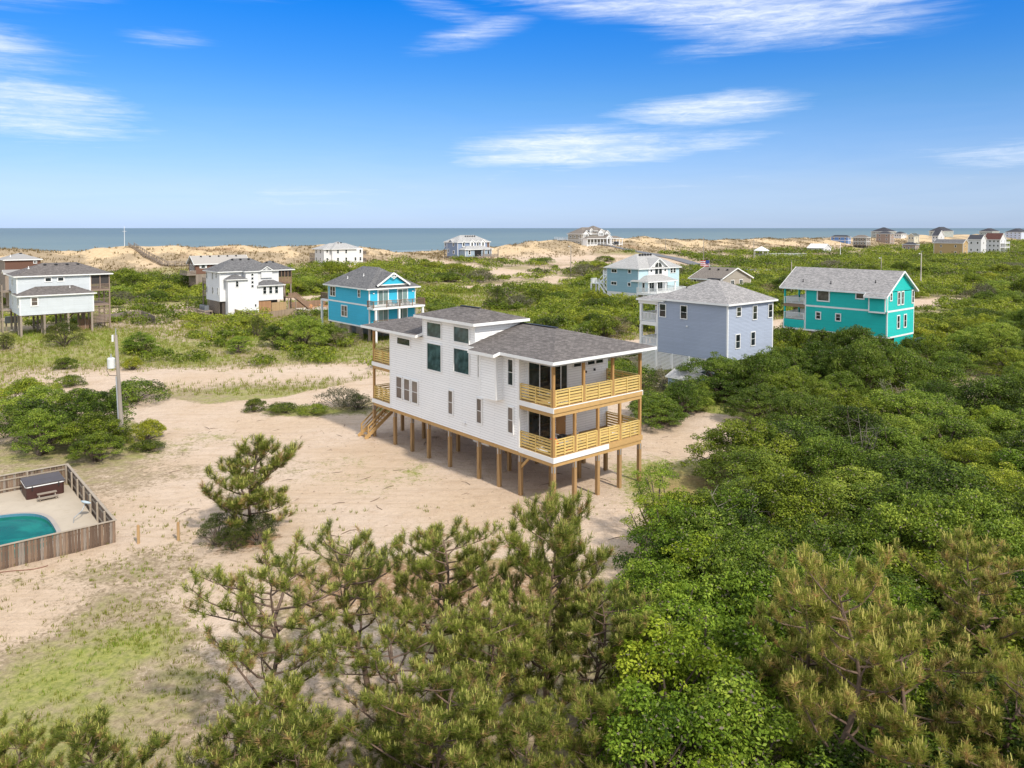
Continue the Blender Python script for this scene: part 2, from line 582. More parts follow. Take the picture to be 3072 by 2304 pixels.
def masks(x, y):
    """cover: how much plant litter or growth hides the sand; green: how fresh it is; rust: pine straw"""
    u = x * EY[0] + y * EY[1]
    v = x * EX[0] + y * EX[1]
    n1 = fbm(x, y, 9, 4, 51)
    n2 = fbm(x, y, 3.2, 3, 61)
    n3 = fbm(x, y, 24, 3, 71)
    cover = 0.66 + .55 * (n1 - .5) + .5 * (n3 - .5)
    green = 0.42 + .9 * (n3 - .5) + .5 * (n1 - .5)
    rust = np.zeros_like(x)
    lot = in_poly(x, y, LOT, 2.2)
    cover = cover * (1 - lot) + lot * np.clip(.17 + .7 * (n1 - .5) + .45 * (n2 - .5) + .16 * sstep(-6, -18, x), 0, 1)
    # strewn straw between the house and the pines
    straw = np.exp(-(((x - 0) / 9) ** 2 + ((y - 36.5) / 4.5) ** 2)) + .7 * np.exp(-(((x + 9) / 7) ** 2 + ((y - 38) / 5) ** 2))
    cover = np.maximum(cover, np.clip(straw * (.35 + .8 * n2), 0, .62))
    rust = np.maximum(rust, straw * .7)
    band = np.exp(-(seg_dist(x, y, [(-6.5, 44.2), (-3.2, 43.2), (0.2, 41.6)]) / .5) ** 2)
    rust = np.maximum(rust, band); cover = np.maximum(cover, band * (.3 + .55 * n2))
    pn = np.exp(-(((x + 15.2) / 2.6) ** 2 + ((y - 42.6) / 2.2) ** 2))
    rust = np.maximum(rust, pn); cover = np.maximum(cover, pn * .85)
    # dappled yard left of the house
    yard = in_poly(x, y, YARD, 3.0)
    cover = cover * (1 - yard) + yard * np.clip(.44 + 1.0 * (n1 - .5) + .5 * (n2 - .5), 0, 1)
    green = green * (1 - yard) + yard * np.clip(.22 + .5 * (n2 - .5), 0, 1)
    lawn = in_poly(x, y, LAWN, 3.5)
    cover = cover * (1 - lawn) + lawn * np.clip(.66 + .9 * (n1 - .5) + .6 * (n2 - .5), 0, 1)
    green = green * (1 - lawn) + lawn * np.clip(.40 + 1.1 * (n1 - .5) + .5 * (n2 - .5), 0, 1)
    # under the thickets in front and at the right: dead leaves
    th = sstep(-2, 3, x - (10 - (y - 25) * .1)) * sstep(62, 52, y) + np.exp(-(((x - 26) / 12) ** 2 + ((y - 66) / 9) ** 2))
    th = np.clip(th, 0, 1)
    cover = cover * (1 - th) + th * .75
    rust = np.maximum(rust, th * .55)
    fr = sstep(31, 25, y) * sstep(-11, -5, x)
    cover = np.maximum(cover, fr * (.45 + .5 * (n2 - .4))); rust = np.maximum(rust, fr * .35); green = green * (1 - fr * .7)
    # sand roads
    for pts, w in ((ROAD1, 3.6), (ROAD2, 3.2), (DRIVE, 4.2)):
        d = seg_dist(x, y, pts) + 1.6 * (n2 - .5)
        k = sstep(w + 1.2, w - .8, d)
        cover = cover * (1 - k); green = green * (1 - k * .5); rust = rust * (1 - k)
    gp = np.exp(-(((x + 19.5) / 7.5) ** 2 + ((y - 73.2) / 2.6) ** 2))
    cover = np.maximum(cover, gp * .85); green = np.maximum(green, gp * .7)
    # sandy clearing left of the sand road
    c2 = np.exp(-(((x + 44) / 15) ** 2 + ((y - 90) / 7) ** 2)) + np.exp(-(((x + 24) / 9) ** 2 + ((y - 95) / 6) ** 2))
    cover = cover * (1 - np.clip(c2, 0, 1) * .55)
    green = green * (1 - np.clip(c2, 0, 1) * .4)
    mg = np.exp(-(((x + 45) / 30) ** 2 + ((y - 112) / 14) ** 2))
    green = np.clip(green + mg * .28, 0, 1); cover = np.clip(cover + mg * .15, 0, 1)
    # dunes
    dune = sstep(268, 300, u)
    grass = fbm(u, v, 11, 4, 81)
    cover = cover * (1 - dune) + dune * np.clip(.56 + 2.2 * (grass - .5), 0, .92)
    green = green * (1 - dune) + dune * np.clip(.05 + .5 * (grass - .5), 0, .3)
    rust = np.maximum(rust, dune * np.clip(2.2 * (fbm(u, v, 26, 3, 91) - .52), 0, .8))
    beach = sstep(376, 392, u)
    cover = cover * (1 - beach); rust = rust * (1 - beach)
    op = np.exp(-(((x - 35) / 50) ** 2 + ((y - 372) / 34) ** 2))      # sandy flat before the large beach house
    cover = np.clip(cover - op * .3, 0, 1); green = green * (1 - op * .8)
    sand2 = np.exp(-((seg_dist(x, y, [(-40, 330), (-12, 300), (14, 268), (26, 250)])) / 9) ** 2)
    cover = cover * (1 - sand2 * .9)
    sand3 = np.exp(-(((x - 88) / 16) ** 2 + ((y - 262) / 10) ** 2)) + np.exp(-(((x - 96) / 22) ** 2 + ((y - 306) / 10) ** 2))
    cover = cover * (1 - np.clip(sand3, 0, 1) * .9)
    return np.clip(cover, 0, 1), np.clip(green, 0, 1), np.clip(rust, 0, 1)


def ground_material():
    m, q, b, out = _bsdf('sandy_ground')
    geo = q.n('ShaderNodeNewGeometry')
    P = geo.outputs['Position']
    at = q.n('ShaderNodeAttribute')
    at.attribute_name = 'cover'
    sp = q.n('ShaderNodeSeparateColor')
    q.link(at.outputs['Color'], sp.inputs[0])
    cover, green, rust = sp.outputs[0], sp.outputs[1], sp.outputs[2]
    nL = q.noise(P, .12, 3.0)
    nM = q.noise(P, .9, 5.0, .65)
    nF = q.noise(P, 4.5, 4.0, .7)
    nX = q.noise(q.mapping(P, (1, 2.2, 1), (0, 0, R(35))), 11.0, 3.0, .65)
    nG = q.noise(P, 26.0, 2.0, .6)
    # sand: pinkish tan, paler where dry and trampled
    sand = q.mix(q.ramp(nL, .3, .7), (0.55, 0.415, 0.295), (0.60, 0.475, 0.37))
    nS = q.noise(P, 2.2, 6.0, .75, .4)
    sand = q.mix(q.math('MULTIPLY', q.ramp(nM, .48, .75), .5), sand, (0.475, 0.335, 0.225))
    sand = q.mix(q.math('MULTIPLY', q.ramp(nS, .50, .72), .5), sand, (0.40, 0.295, 0.205))
    sand = q.mix(q.math('MULTIPLY', q.ramp(nS, .46, .30), .5), sand, (0.66, 0.53, 0.405))
    sand = q.mix(q.math('MULTIPLY', q.ramp(nF, .54, .72), .4), sand, (0.36, 0.265, 0.185))
    # twigs and bits
    bits = q.math('MULTIPLY', q.ramp(nX, .57, .70), q.ramp(nM, .40, .60))
    sand = q.mix(q.math('MULTIPLY', bits, .7), sand, (0.16, 0.105, 0.075))
    nB = q.noise(q.mapping(P, (1.6, 1, 1), (0, 0, R(-20))), 5.0, 4.0, .7)
    sand = q.mix(q.math('MULTIPLY', q.math('MULTIPLY', q.ramp(nB, .62, .70), q.ramp(nL, .42, .6)), .6), sand, (0.20, 0.135, 0.095))
    # wheel tracks along the roads
    tr = q.noise(q.mapping(P, (.10, 1.9, 1), (0, 0, -GRID)), 1.0, 4.0, .6, .3)
    sand = q.mix(q.math('MULTIPLY', q.ramp(tr, .50, .66), .38), sand, (0.43, 0.315, 0.215))
    # beach sand towards the sea is more golden
    rt = q.n('ShaderNodeSeparateXYZ')
    q.link(q.mapping(P, (1, 1, 1), (0, 0, -GRID)), rt.inputs[0])
    sand = q.mix(q.math('MULTIPLY', q.ramp(rt.outputs[1], 268, 300), .75), sand, q.mix(q.ramp(nM, .35, .65), (0.62, 0.47, 0.275), (0.50, 0.36, 0.20)))
    # plant cover
    dry = q.mix(q.ramp(nF, .35, .7), (0.39, 0.305, 0.205), (0.235, 0.175, 0.108))
    fresh = q.mix(q.ramp(nF, .3, .72), (0.335, 0.335, 0.085), (0.165, 0.205, 0.032))
    gsel = q.ramp(q.math('ADD', green, q.math('MULTIPLY', q.math('SUBTRACT', nM, .5), .9)), .25, .75)
    veg = q.mix(gsel, dry, fresh)
    rsel = q.ramp(q.math('ADD', rust, q.math('MULTIPLY', q.math('SUBTRACT', nM, .5), .6)), .3, .8)
    veg = q.mix(rsel, veg, q.mix(q.ramp(nF, .35, .7), (0.36, 0.215, 0.12), (0.20, 0.115, 0.062)))
    k = q.math('ADD', q.math('MULTIPLY', nM, .30), q.math('ADD', q.math('MULTIPLY', nF, .40), q.math('MULTIPLY', nX, .30)))
    edge = q.math('SUBTRACT', 1.0, cover)
    sel = q.ramp(k, q.math('ADD', q.math('MULTIPLY', edge, .62), .14), q.math('ADD', q.math('MULTIPLY', edge, .62), .26))
    sel = q.math('MULTIPLY', sel, q.ramp(cover, .02, .18))
    c = q.mix(q.math('MULTIPLY', sel, .92), sand, veg)
    c = q.mix(1.0, c, q.math('ADD', q.math('MULTIPLY', nG, .5), .75), 'MULTIPLY')
    q.link(c, b.inputs['Base Color'])
    b.inputs['Roughness'].default_value = 0.95
    b.inputs['Specular IOR Level'].default_value = 0.1
    hgt = q.math('ADD', q.math('MULTIPLY', nF, .6), q.math('ADD', q.math('MULTIPLY', nM, 1.2), q.math('ADD', q.math('MULTIPLY', nX, .35), q.math('ADD', q.math('MULTIPLY', nS, .7), q.math('MULTIPLY', tr, -.5)))))
    bp = q.n('ShaderNodeBump')
    bp.inputs['Strength'].default_value = 0.8
    bp.inputs['Distance'].default_value = 0.14
    q.link(hgt, bp.inputs['Height'])
    q.link(bp.outputs[0], b.inputs['Normal'])
    return m


def build_ground():
    xs = axis_lines(-42, 42, .55, -1500, 1700, 1.026)
    ys = axis_lines(18, 104, .55, -120, 2100, 1.018)
    X, Y = np.meshgrid(xs, ys)
    Z = height(X, Y)
    nx, ny = len(xs), len(ys)
    co = np.stack([X, Y, Z], -1).reshape(-1, 3)
    i = (np.arange(ny - 1)[:, None] * nx + np.arange(nx - 1)[None, :]).reshape(-1)
    quads = np.stack([i, i + 1, i + nx + 1, i + nx], 1)
    me = grid_mesh('ground', co, quads)
    c, g, r = masks(X.reshape(-1), Y.reshape(-1))
    a = me.color_attributes.new('cover', 'FLOAT_COLOR', 'POINT')
    a.data.foreach_set('color', np.stack([c, g, r, np.ones_like(c)], 1).astype(np.float32).reshape(-1))
    me.polygons.foreach_set('use_smooth', np.ones(len(me.polygons), bool))
    o = put('ground', me, ground_material())
    tag(o, 'pale sandy ground with weeds, straw and sand tracks', kind='structure')


def grid_mesh(name, co, faces):
    """fast mesh from numpy arrays (all faces the same size)"""
    me = bpy.data.meshes.new(name)
    nf, k = faces.shape
    me.vertices.add(len(co))
    me.vertices.foreach_set('co', np.asarray(co, np.float32).reshape(-1))
    me.loops.add(nf * k)
    me.loops.foreach_set('vertex_index', faces.astype(np.int32).reshape(-1))
    me.polygons.add(nf)
    me.polygons.foreach_set('loop_start', np.arange(0, nf * k, k, dtype=np.int32))
    me.update(calc_edges=True)
    return me


def build_sea():
    m, q, b, out = _bsdf('sea_water')
    geo = q.n('ShaderNodeNewGeometry')
    P = geo.outputs['Position']
    rot = q.mapping(P, (1, 1, 1), (0, 0, -GRID))          # x along the shore, y out to sea
    sp = q.n('ShaderNodeSeparateXYZ')
    q.link(rot, sp.inputs[0])
    off = sp.outputs[1]
    sw = q.noise(q.mapping(rot, (.004, .02, 1)), 1.0, 5.0, .6)
    big = q.noise(q.mapping(rot, (.0006, .003, 1)), 1.0, 4.0, .6)
    c = q.mix(q.ramp(off, 520, 3500), (0.15, 0.205, 0.205), (0.10, 0.15, 0.175))
    c = q.mix(q.math('MULTIPLY', q.ramp(big, .4, .65), .5), c, (0.12, 0.175, 0.19))
    c = q.mix(q.math('MULTIPLY', q.ramp(sw, .45, .7), .35), c, (0.185, 0.235, 0.235))
    # breaking waves near the beach
    wob = q.math('MULTIPLY', q.math('SUBTRACT', q.noise(q.mapping(rot, (.012, .002, 1)), 1.0, 3.0), .5), 34)
    line = q.math('ADD', off, wob)
    foam = None
    for f0, w0 in ((526, 5), (548, 4), (574, 3)):
        d = q.math('ABSOLUTE', q.math('SUBTRACT', line, float(f0)))
        f = q.ramp(d, float(w0), 0.0)
        foam = f if foam is None else q.math('MAXIMUM', foam, f)
    foam = q.math('MULTIPLY', foam, q.ramp(q.noise(q.mapping(rot, (.03, .08, 1)), 1.0, 4.0), .4, .6))
    c = q.mix(foam, c, (0.75, 0.77, 0.78))
    q.link(c, b.inputs['Base Color'])
    b.inputs['Roughness'].default_value = 0.45
    b.inputs['Specular IOR Level'].default_value = 0.12
    bp = q.n('ShaderNodeBump')
    bp.inputs['Strength'].default_value = 0.5
    bp.inputs['Distance'].default_value = 1.0
    q.link(q.noise(q.mapping(rot, (.05, .16, 1)), 1.0, 5.0, .65), bp.inputs['Height'])
    q.link(bp.outputs[0], b.inputs['Normal'])
    mb = MB()
    mb.face([(-60000, 150, SEA_Z), (60000, 150, SEA_Z), (60000, 90000, SEA_Z), (-60000, 90000, SEA_Z)])
    o = part('sea', mb, m)
    tag(o, 'grey blue ocean reaching to the horizon', kind='structure')


def build_roads():
    mb = MB()
    pts = [Vector((a, b, 0)) for a, b in ASPHALT]
    fine = []
    for a, b in zip(pts[:-1], pts[1:]):
        n = max(2, int((b - a).length / 4))
        fine += [a.lerp(b, k / n) for k in range(n)]
    fine.append(pts[-1])
    rows = []
    for k, p in enumerate(fine):
        d = (fine[min(k + 2, len(fine) - 1)] - fine[max(k - 2, 0)]).normalized()
        s = Vector((d.y, -d.x, 0)) * 3.2
        row = []
        for t in (-1, -.5, 0, .5, 1):
            w = p + s * t
            row.append((w.x, w.y, H(p.x, p.y) + .35))
        rows.append(row)
    for r0, r1 in zip(rows[:-1], rows[1:]):
        for k in range(4):
            mb.face([r0[k], r0[k + 1], r1[k + 1], r1[k]])
    for r0, r1 in zip(rows[:-1], rows[1:]):
        for k, s in ((0, -1), (4, 1)):
            lo0 = (r0[k][0], r0[k][1], r0[k][2] - 1.2); lo1 = (r1[k][0], r1[k][1], r1[k][2] - 1.2)
            mb.face([r0[k], r1[k], lo1, lo0])
    o = part('road', mb, plain('asphalt', (0.17, 0.17, 0.18), .9, .15, .5))
    tag(o, 'grey paved road bending away behind the light blue house', kind='structure')


build_ground()
build_sea()
build_roads()
# ------------------------------------------------------------------ materials of the houses
WHITE = plain('white_paint', (0.80, 0.80, 0.80), .55, .04, 2.0)
TRIM = plain('trim_white', (0.82, 0.82, 0.81), .5, .03, 2.0)
NEWWOOD = plain('new_pine_lumber', (0.50, 0.315, 0.13), .7, .16, 3.0, grain=(3, 3, 22))
NEWPOST = plain('treated_post_lumber', (0.42, 0.24, 0.092), .75, .14, 2.0, grain=(9, 9, 1.2))
NEWSLAT = plain('treated_slat_lumber', (0.68, 0.49, 0.175), .7, .16, 2.5, grain=(1.2, 1.2, 26))
PILE = plain('weathered_piling_lumber', (0.36, 0.225, 0.105), .8, .14, 1.5, grain=(8, 8, .9))
STEEL = plain('galvanised_steel', (0.42, 0.44, 0.46), .45, .12, 3.0, metal=.5)
OLDWOOD = plain('weathered_grey_wood', (0.30, 0.245, 0.20), .9, .2, 1.2, grain=(7, 7, .8))
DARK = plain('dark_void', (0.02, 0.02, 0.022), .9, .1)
GLASS = glass('window_glass', (0.022, 0.030, 0.034))
TEALGLASS = glass('teal_tinted_glass', (0.045, 0.085, 0.088))
BLINDGLASS = glass('glass_with_blinds', (0.05, 0.045, 0.042), blind=(0.20, 0.165, 0.145))
CURTAIN = glass('glass_with_pale_curtain', (0.10, 0.16, 0.16), blind=(0.24, 0.34, 0.33))
BLACKPL = plain('black_plastic', (0.025, 0.025, 0.027), .5, .1)
ROOF_BROWN = shingle('brown_grey_shingles', (0.20, 0.178, 0.168), (0.112, 0.10, 0.095))
ROOF_GREY = shingle('charcoal_shingles', (0.20, 0.196, 0.198), (0.11, 0.108, 0.112))
ROOF_LIGHT = shingle('light_grey_shingles', (0.39, 0.37, 0.362), (0.23, 0.222, 0.222))
ROOF_SILVER = shingle('silver_grey_shingles', (0.44, 0.43, 0.42), (0.38, 0.375, 0.37))
ROOF_DARK = shingle('dark_shingles', (0.07, 0.072, 0.085), (0.055, 0.056, 0.066))
ROOF_TAN = shingle('tan_grey_shingles', (0.23, 0.20, 0.175), (0.19, 0.165, 0.145))


# ------------------------------------------------------------------ house kit
# local frame of a house: origin at its near corner, +x to the right rear, +y to the left rear
def lap(mb, face, a0, a1, z0, z1, c, course=.178, t=.05):
    """overlapping siding courses on one wall"""
    n = max(1, round((z1 - z0) / course))
    h = (z1 - z0) / n
    s = -1 if face[0] == '-' else 1
    def P(a, d, z):
        return (c + s * d, a, z) if face[1] == 'x' else (a, c + s * d, z)
    for k in range(n):
        z = z0 + k * h
        mb.face([P(a0, t, z), P(a1, t, z), P(a1, .006, z + h), P(a0, .006, z + h)])
        mb.face([P(a0, 0, z), P(a1, 0, z), P(a1, t, z), P(a0, t, z)])
    for a in (a0, a1):
        mb.face([P(a, 0, z0), P(a, t, z0), P(a, .006, z1), P(a, 0, z1)])


def wall(parent, x0, x1, y0, y1, z0, z1, mat, name='wall', laps=True, course=.178, corners=True, trim=None, label=None):
    mb = MB()
    mb.box(x0, x1, y0, y1, z0, z1)
    o = part(name, mb, mat, parent, label=label)
    if laps:
        ml = MB()
        lap(ml, '-x', y0, y1, z0, z1, x0, course)
        lap(ml, '-y', x0, x1, z0, z1, y0, course)
        lap(ml, '+x', y0, y1, z0, z1, x1, course)
        s = part('siding', ml, mat, o)
    if corners:
        w, t = .13, .045
        for cx, cy in ((x0, y0), (x0, y1), (x1, y0)):
            sx = -1 if cx == x0 else 1
            sy = -1 if cy == y0 else 1
            mc = MB()
            mc.box(cx + sx * t, cx - sx * w, cy + sy * t, cy + sy * .002, z0 - .004, z1)
            mc.box(cx + sx * t, cx + sx * .002, cy + sy * .003, cy - sy * w, z0 - .004, z1)
            part('corner_trim', mc, trim or TRIM, o)
    return o


def boards(parent, name, mat, boxes):
    """each box a part of its own"""
    for b in boxes:
        m = MB()
        m.box(*b)
        part(name, m, mat, parent)


_wc = {}
ROT = {'-y': 0.0, '-x': -math.pi / 2, '+y': math.pi, '+x': math.pi / 2}


def window(parent, face, a, z, w, h, c, kind='dh', trim=None, glassm=None, tw=.09, name='window'):
    """trim frame, with sash bars and panes as sub-parts; (a, z) is the centre of its sill"""
    trim = trim or TRIM
    glassm = glassm or GLASS
    key = (round(w, 2), round(h, 2), kind, trim.name, glassm.name, tw)
    if key not in _wc:
        f = MB()
        d0, d1 = -.085, 0.0
        f.box(-w / 2 - tw, w / 2 + tw, d0, d1, -tw, 0)
        f.box(-w / 2 - tw, w / 2 + tw, d0, d1, h, h + tw)
        f.box(-w / 2 - tw, -w / 2, d0, d1, 0, h)
        f.box(w / 2, w / 2 + tw, d0, d1, 0, h)
        b = .035
        panes = []
        if kind == 'dh':
            f.box(-w / 2, w / 2, -.07, d1, h / 2 - b / 2, h / 2 + b / 2)
            panes = [(-w / 2, w / 2, 0, h / 2 - b / 2), (-w / 2, w / 2, h / 2 + b / 2, h)]
        elif kind == 'slide':
            f.box(-b, b, -.07, d1, 0, h)
            panes = [(-w / 2, -b, 0, h), (b, w / 2, 0, h)]
        elif kind == 'twin':
            f.box(-.06, .06, -.08, d1, 0, h)
            panes = []
            for p0, p1 in ((-w / 2, -.06), (.06, w / 2)):
                f.box(p0, p1, -.07, d1, h / 2 - b / 2, h / 2 + b / 2)
                panes += [(p0, p1, 0, h / 2 - b / 2), (p0, p1, h / 2 + b / 2, h)]
        else:
            panes = [(-w / 2, w / 2, 0, h)]
        pm = []
        for p in panes:
            g = MB()
            g.box(p[0], p[1], -.045, -.003, p[2], p[3])
            me = g.mesh('pane')
            me.materials.append(glassm)
            pm.append(me)
        me = f.mesh('window')
        me.materials.append(trim)
        _wc[key] = (me, pm)
    me, pm = _wc[key]
    loc = (c, a, z) if face[1] == 'x' else (a, c, z)
    o = put(name, me, None, parent, loc, ROT[face])
    for p in pm:
        put('pane', p, None, o)
    return o


def roof_faces(mb, pts):
    """one sloped roof face with courses running level"""
    p = [Vector(q) for q in pts]
    n = (p[1] - p[0]).cross(p[2] - p[0])
    if n.z < 0:
        p = p[::-1]
        n = -n
    lev = Vector((-n.y, n.x, 0))
    lev = lev.normalized() if lev.length > 1e-6 else Vector((1, 0, 0))
    up = n.normalized().cross(lev)
    mb.face([tuple(q) for q in p], [(q.dot(lev), q.dot(up)) for q in p])


def fascia_loop(mb, pts, h=.2, t=.03, soffit=True):
    """boards under a closed level eave outline (counter clockwise)"""
    n = len(pts)
    for i in range(n):
        a, b = Vector(pts[i]), Vector(pts[(i + 1) % n])
        mb.bar((a.x, a.y, a.z - h / 2), (b.x, b.y, b.z - h / 2), t * 2, h)
    if soffit:
        mb.face([(p[0], p[1], p[2] - h * .8) for p in pts])


def hip_roof(parent, x0, x1, y0, y1, z, pitch, ov, mat, fh=.2, name='roof', fasc=None, shift=0.0):
    X0, X1, Y0, Y1 = x0 - ov, x1 + ov, y0 - ov, y1 + ov
    W, L = X1 - X0, Y1 - Y0
    mb = MB()
    if W <= L:
        r = W / 2
        h = r * pitch
        xm = (X0 + X1) / 2
        a, b = (xm, Y0 + r, z + h), (xm, Y1 - r, z + h)
        roof_faces(mb, [(X0, Y0, z), (X0, Y1, z), b, a])
        roof_faces(mb, [(X1, Y0, z), (X1, Y1, z), b, a])
        roof_faces(mb, [(X0, Y0, z), (X1, Y0, z), a])
        roof_faces(mb, [(X0, Y1, z), (X1, Y1, z), b])
    else:
        r = L / 2
        h = r * pitch
        ym = (Y0 + Y1) / 2
        a, b = (X0 + r, ym, z + h), (X1 - r, ym, z + h)
        roof_faces(mb, [(X0, Y0, z), (X1, Y0, z), b, a])
        roof_faces(mb, [(X0, Y1, z), (X1, Y1, z), b, a])
        roof_faces(mb, [(X0, Y0, z), (X0, Y1, z), a])
        roof_faces(mb, [(X1, Y0, z), (X1, Y1, z), b])
    o = part(name, mb, mat, parent, uv=True)
    fm = MB()
    fascia_loop(fm, [(X0, Y0, z - .004), (X1, Y0, z - .004), (X1, Y1, z - .004), (X0, Y1, z - .004)], fh)
    part('fascia', fm, fasc or TRIM, o)
    return o, (a, b)


def gable_roof(parent, x0, x1, y0, y1, z, pitch, ov, mat, axis='y', rake=.4, fh=.18, wallmat=None, name='roof', fasc=None, gable=True):
    """ridge along the given axis; the gable ends are closed with the wall material"""
    mb, fm, gm = MB(), MB(), MB()
    if axis == 'y':
        A0, A1, B0, B1 = x0, x1, y0 - rake, y1 + rake
        P = lambda a, b, zz: (a, b, zz)
    else:
        A0, A1, B0, B1 = y0, y1, x0 - rake, x1 + rake
        P = lambda a, b, zz: (b, a, zz)
    m = (A0 + A1) / 2
    hw = (A1 - A0) / 2
    top = z + hw * pitch
    ze = z - ov * pitch
    th = .12
    for s, e in ((-1, A0 - ov), (1, A1 + ov)):
        roof_faces(mb, [P(e, B0, ze + th), P(e, B1, ze + th), P(m, B1, top + th), P(m, B0, top + th)])
        fm.bar(P(e, B0, ze + th / 2 - .02), P(e, B1, ze + th / 2 - .02), .05, fh)
        for b in (B0, B1):
            fm.bar(P(e, b, ze + th / 2 - .03), P(m, b, top + th / 2 - .03), .06, fh)
        fm.face([P(e, B0, ze), P(e, B1, ze), P(m, B1, top), P(m, B0, top)])
    o = part(name, mb, mat, parent, uv=True)
    part('fascia', fm, fasc or TRIM, o)
    if gable and wallmat:
        for b, f in ((B0 + rake, -1), (B1 - rake, 1)):
            gm = MB()
            gm.face([P(A0, b, z), P(A1, b, z), P(m, b, top)])
            n = max(2, int((top - z) / .2))
            for k in range(n):
                q = k / n
                zz = z + (top - z) * q
                w0, w1 = A0 + hw * q, A1 - hw * q
                q2 = (k + 1) / n
                v0, v1 = A0 + hw * q2, A1 - hw * q2
                z2 = z + (top - z) * q2
                gm.face([P(w0, b + f * .028, zz), P(w1, b + f * .028, zz), P(v1, b + f * .006, z2), P(v0, b + f * .006, z2)])
            part('gable_wall', gm, wallmat, o)
    return o, top


def post(parent, x, y, z0, z1, s=.18, mat=None, name='post'):
    mb = MB()
    mb.box(x - s / 2, x + s / 2, y - s / 2, y + s / 2, z0, z1)
    return part(name, mb, mat or NEWPOST, parent)


def rail(parent, p0, p1, z, h=1.0, mat=None, kind='baluster', gap=.13, name='railing', postgap=2.2):
    """a railing run between two plan points at floor height z"""
    mat = mat or TRIM
    mb = MB()
    a, b = Vector((p0[0], p0[1], z)), Vector((p1[0], p1[1], z))
    d = b - a
    L = d.length
    d.normalize()
    up = Vector((0, 0, 1))
    mb.bar(a + up * h, b + up * h, .12, .06)
    mb.bar(a + up * .12, b + up * .12, .06, .06)
    n = max(1, round(L / postgap))
    for k in range(n + 1):
        q = a + d * (L * k / n)
        mb.box(q.x - .06, q.x + .06, q.y - .06, q.y + .06, z, z + h + .04)
    if kind == 'baluster':
        n = int(L / gap)
        for k in range(1, n):
            q = a + d * (L * k / n)
            mb.bar((q.x, q.y, z + .14), (q.x, q.y, z + h - .02), .045, .045)
    else:
        for k in range(4):
            zz = z + .28 + k * .19
            mb.bar((a.x, a.y, zz), (b.x, b.y, zz), .035, .12)
    return part(name, mb, mat, parent)


def slab(parent, x0, x1, y0, y1, z0, z1, mat, name='deck'):
    mb = MB()
    mb.box(x0, x1, y0, y1, z0, z1)
    return part(name, mb, mat, parent)


def vent_pipe(parent, x, y, z, mat=None, h=.35):
    mb = MB()
    mb.tube([(x, y, z - .3), (x, y, z + h)], [.06, .06], 8)
    mb.tube([(x, y, z - .1), (x, y, z + .05)], [.14, .09], 8)
    return part('vent_pipe', mb, mat or TRIM, parent)


def roof_vent(parent, x, y, z, s=.5):
    mb = MB()
    mb.tube([(x, y, z - .2), (x, y, z + .12), (x, y, z + .2)], [s * .5, s * .5, s * .3], 8)
    return part('roof_vent', mb, BLACKPL, parent)


def house(label, px, depth, z=0.0, name='house', rot=GRID, cat='house', dx=0.0, dy=0.0):
    """empty at a house's near corner; px is that corner's column in a 1024 wide view, depth its distance"""
    return thing(name, label, cat, ((px - 512) / FPX * depth + dx, depth + dy, z), rot)


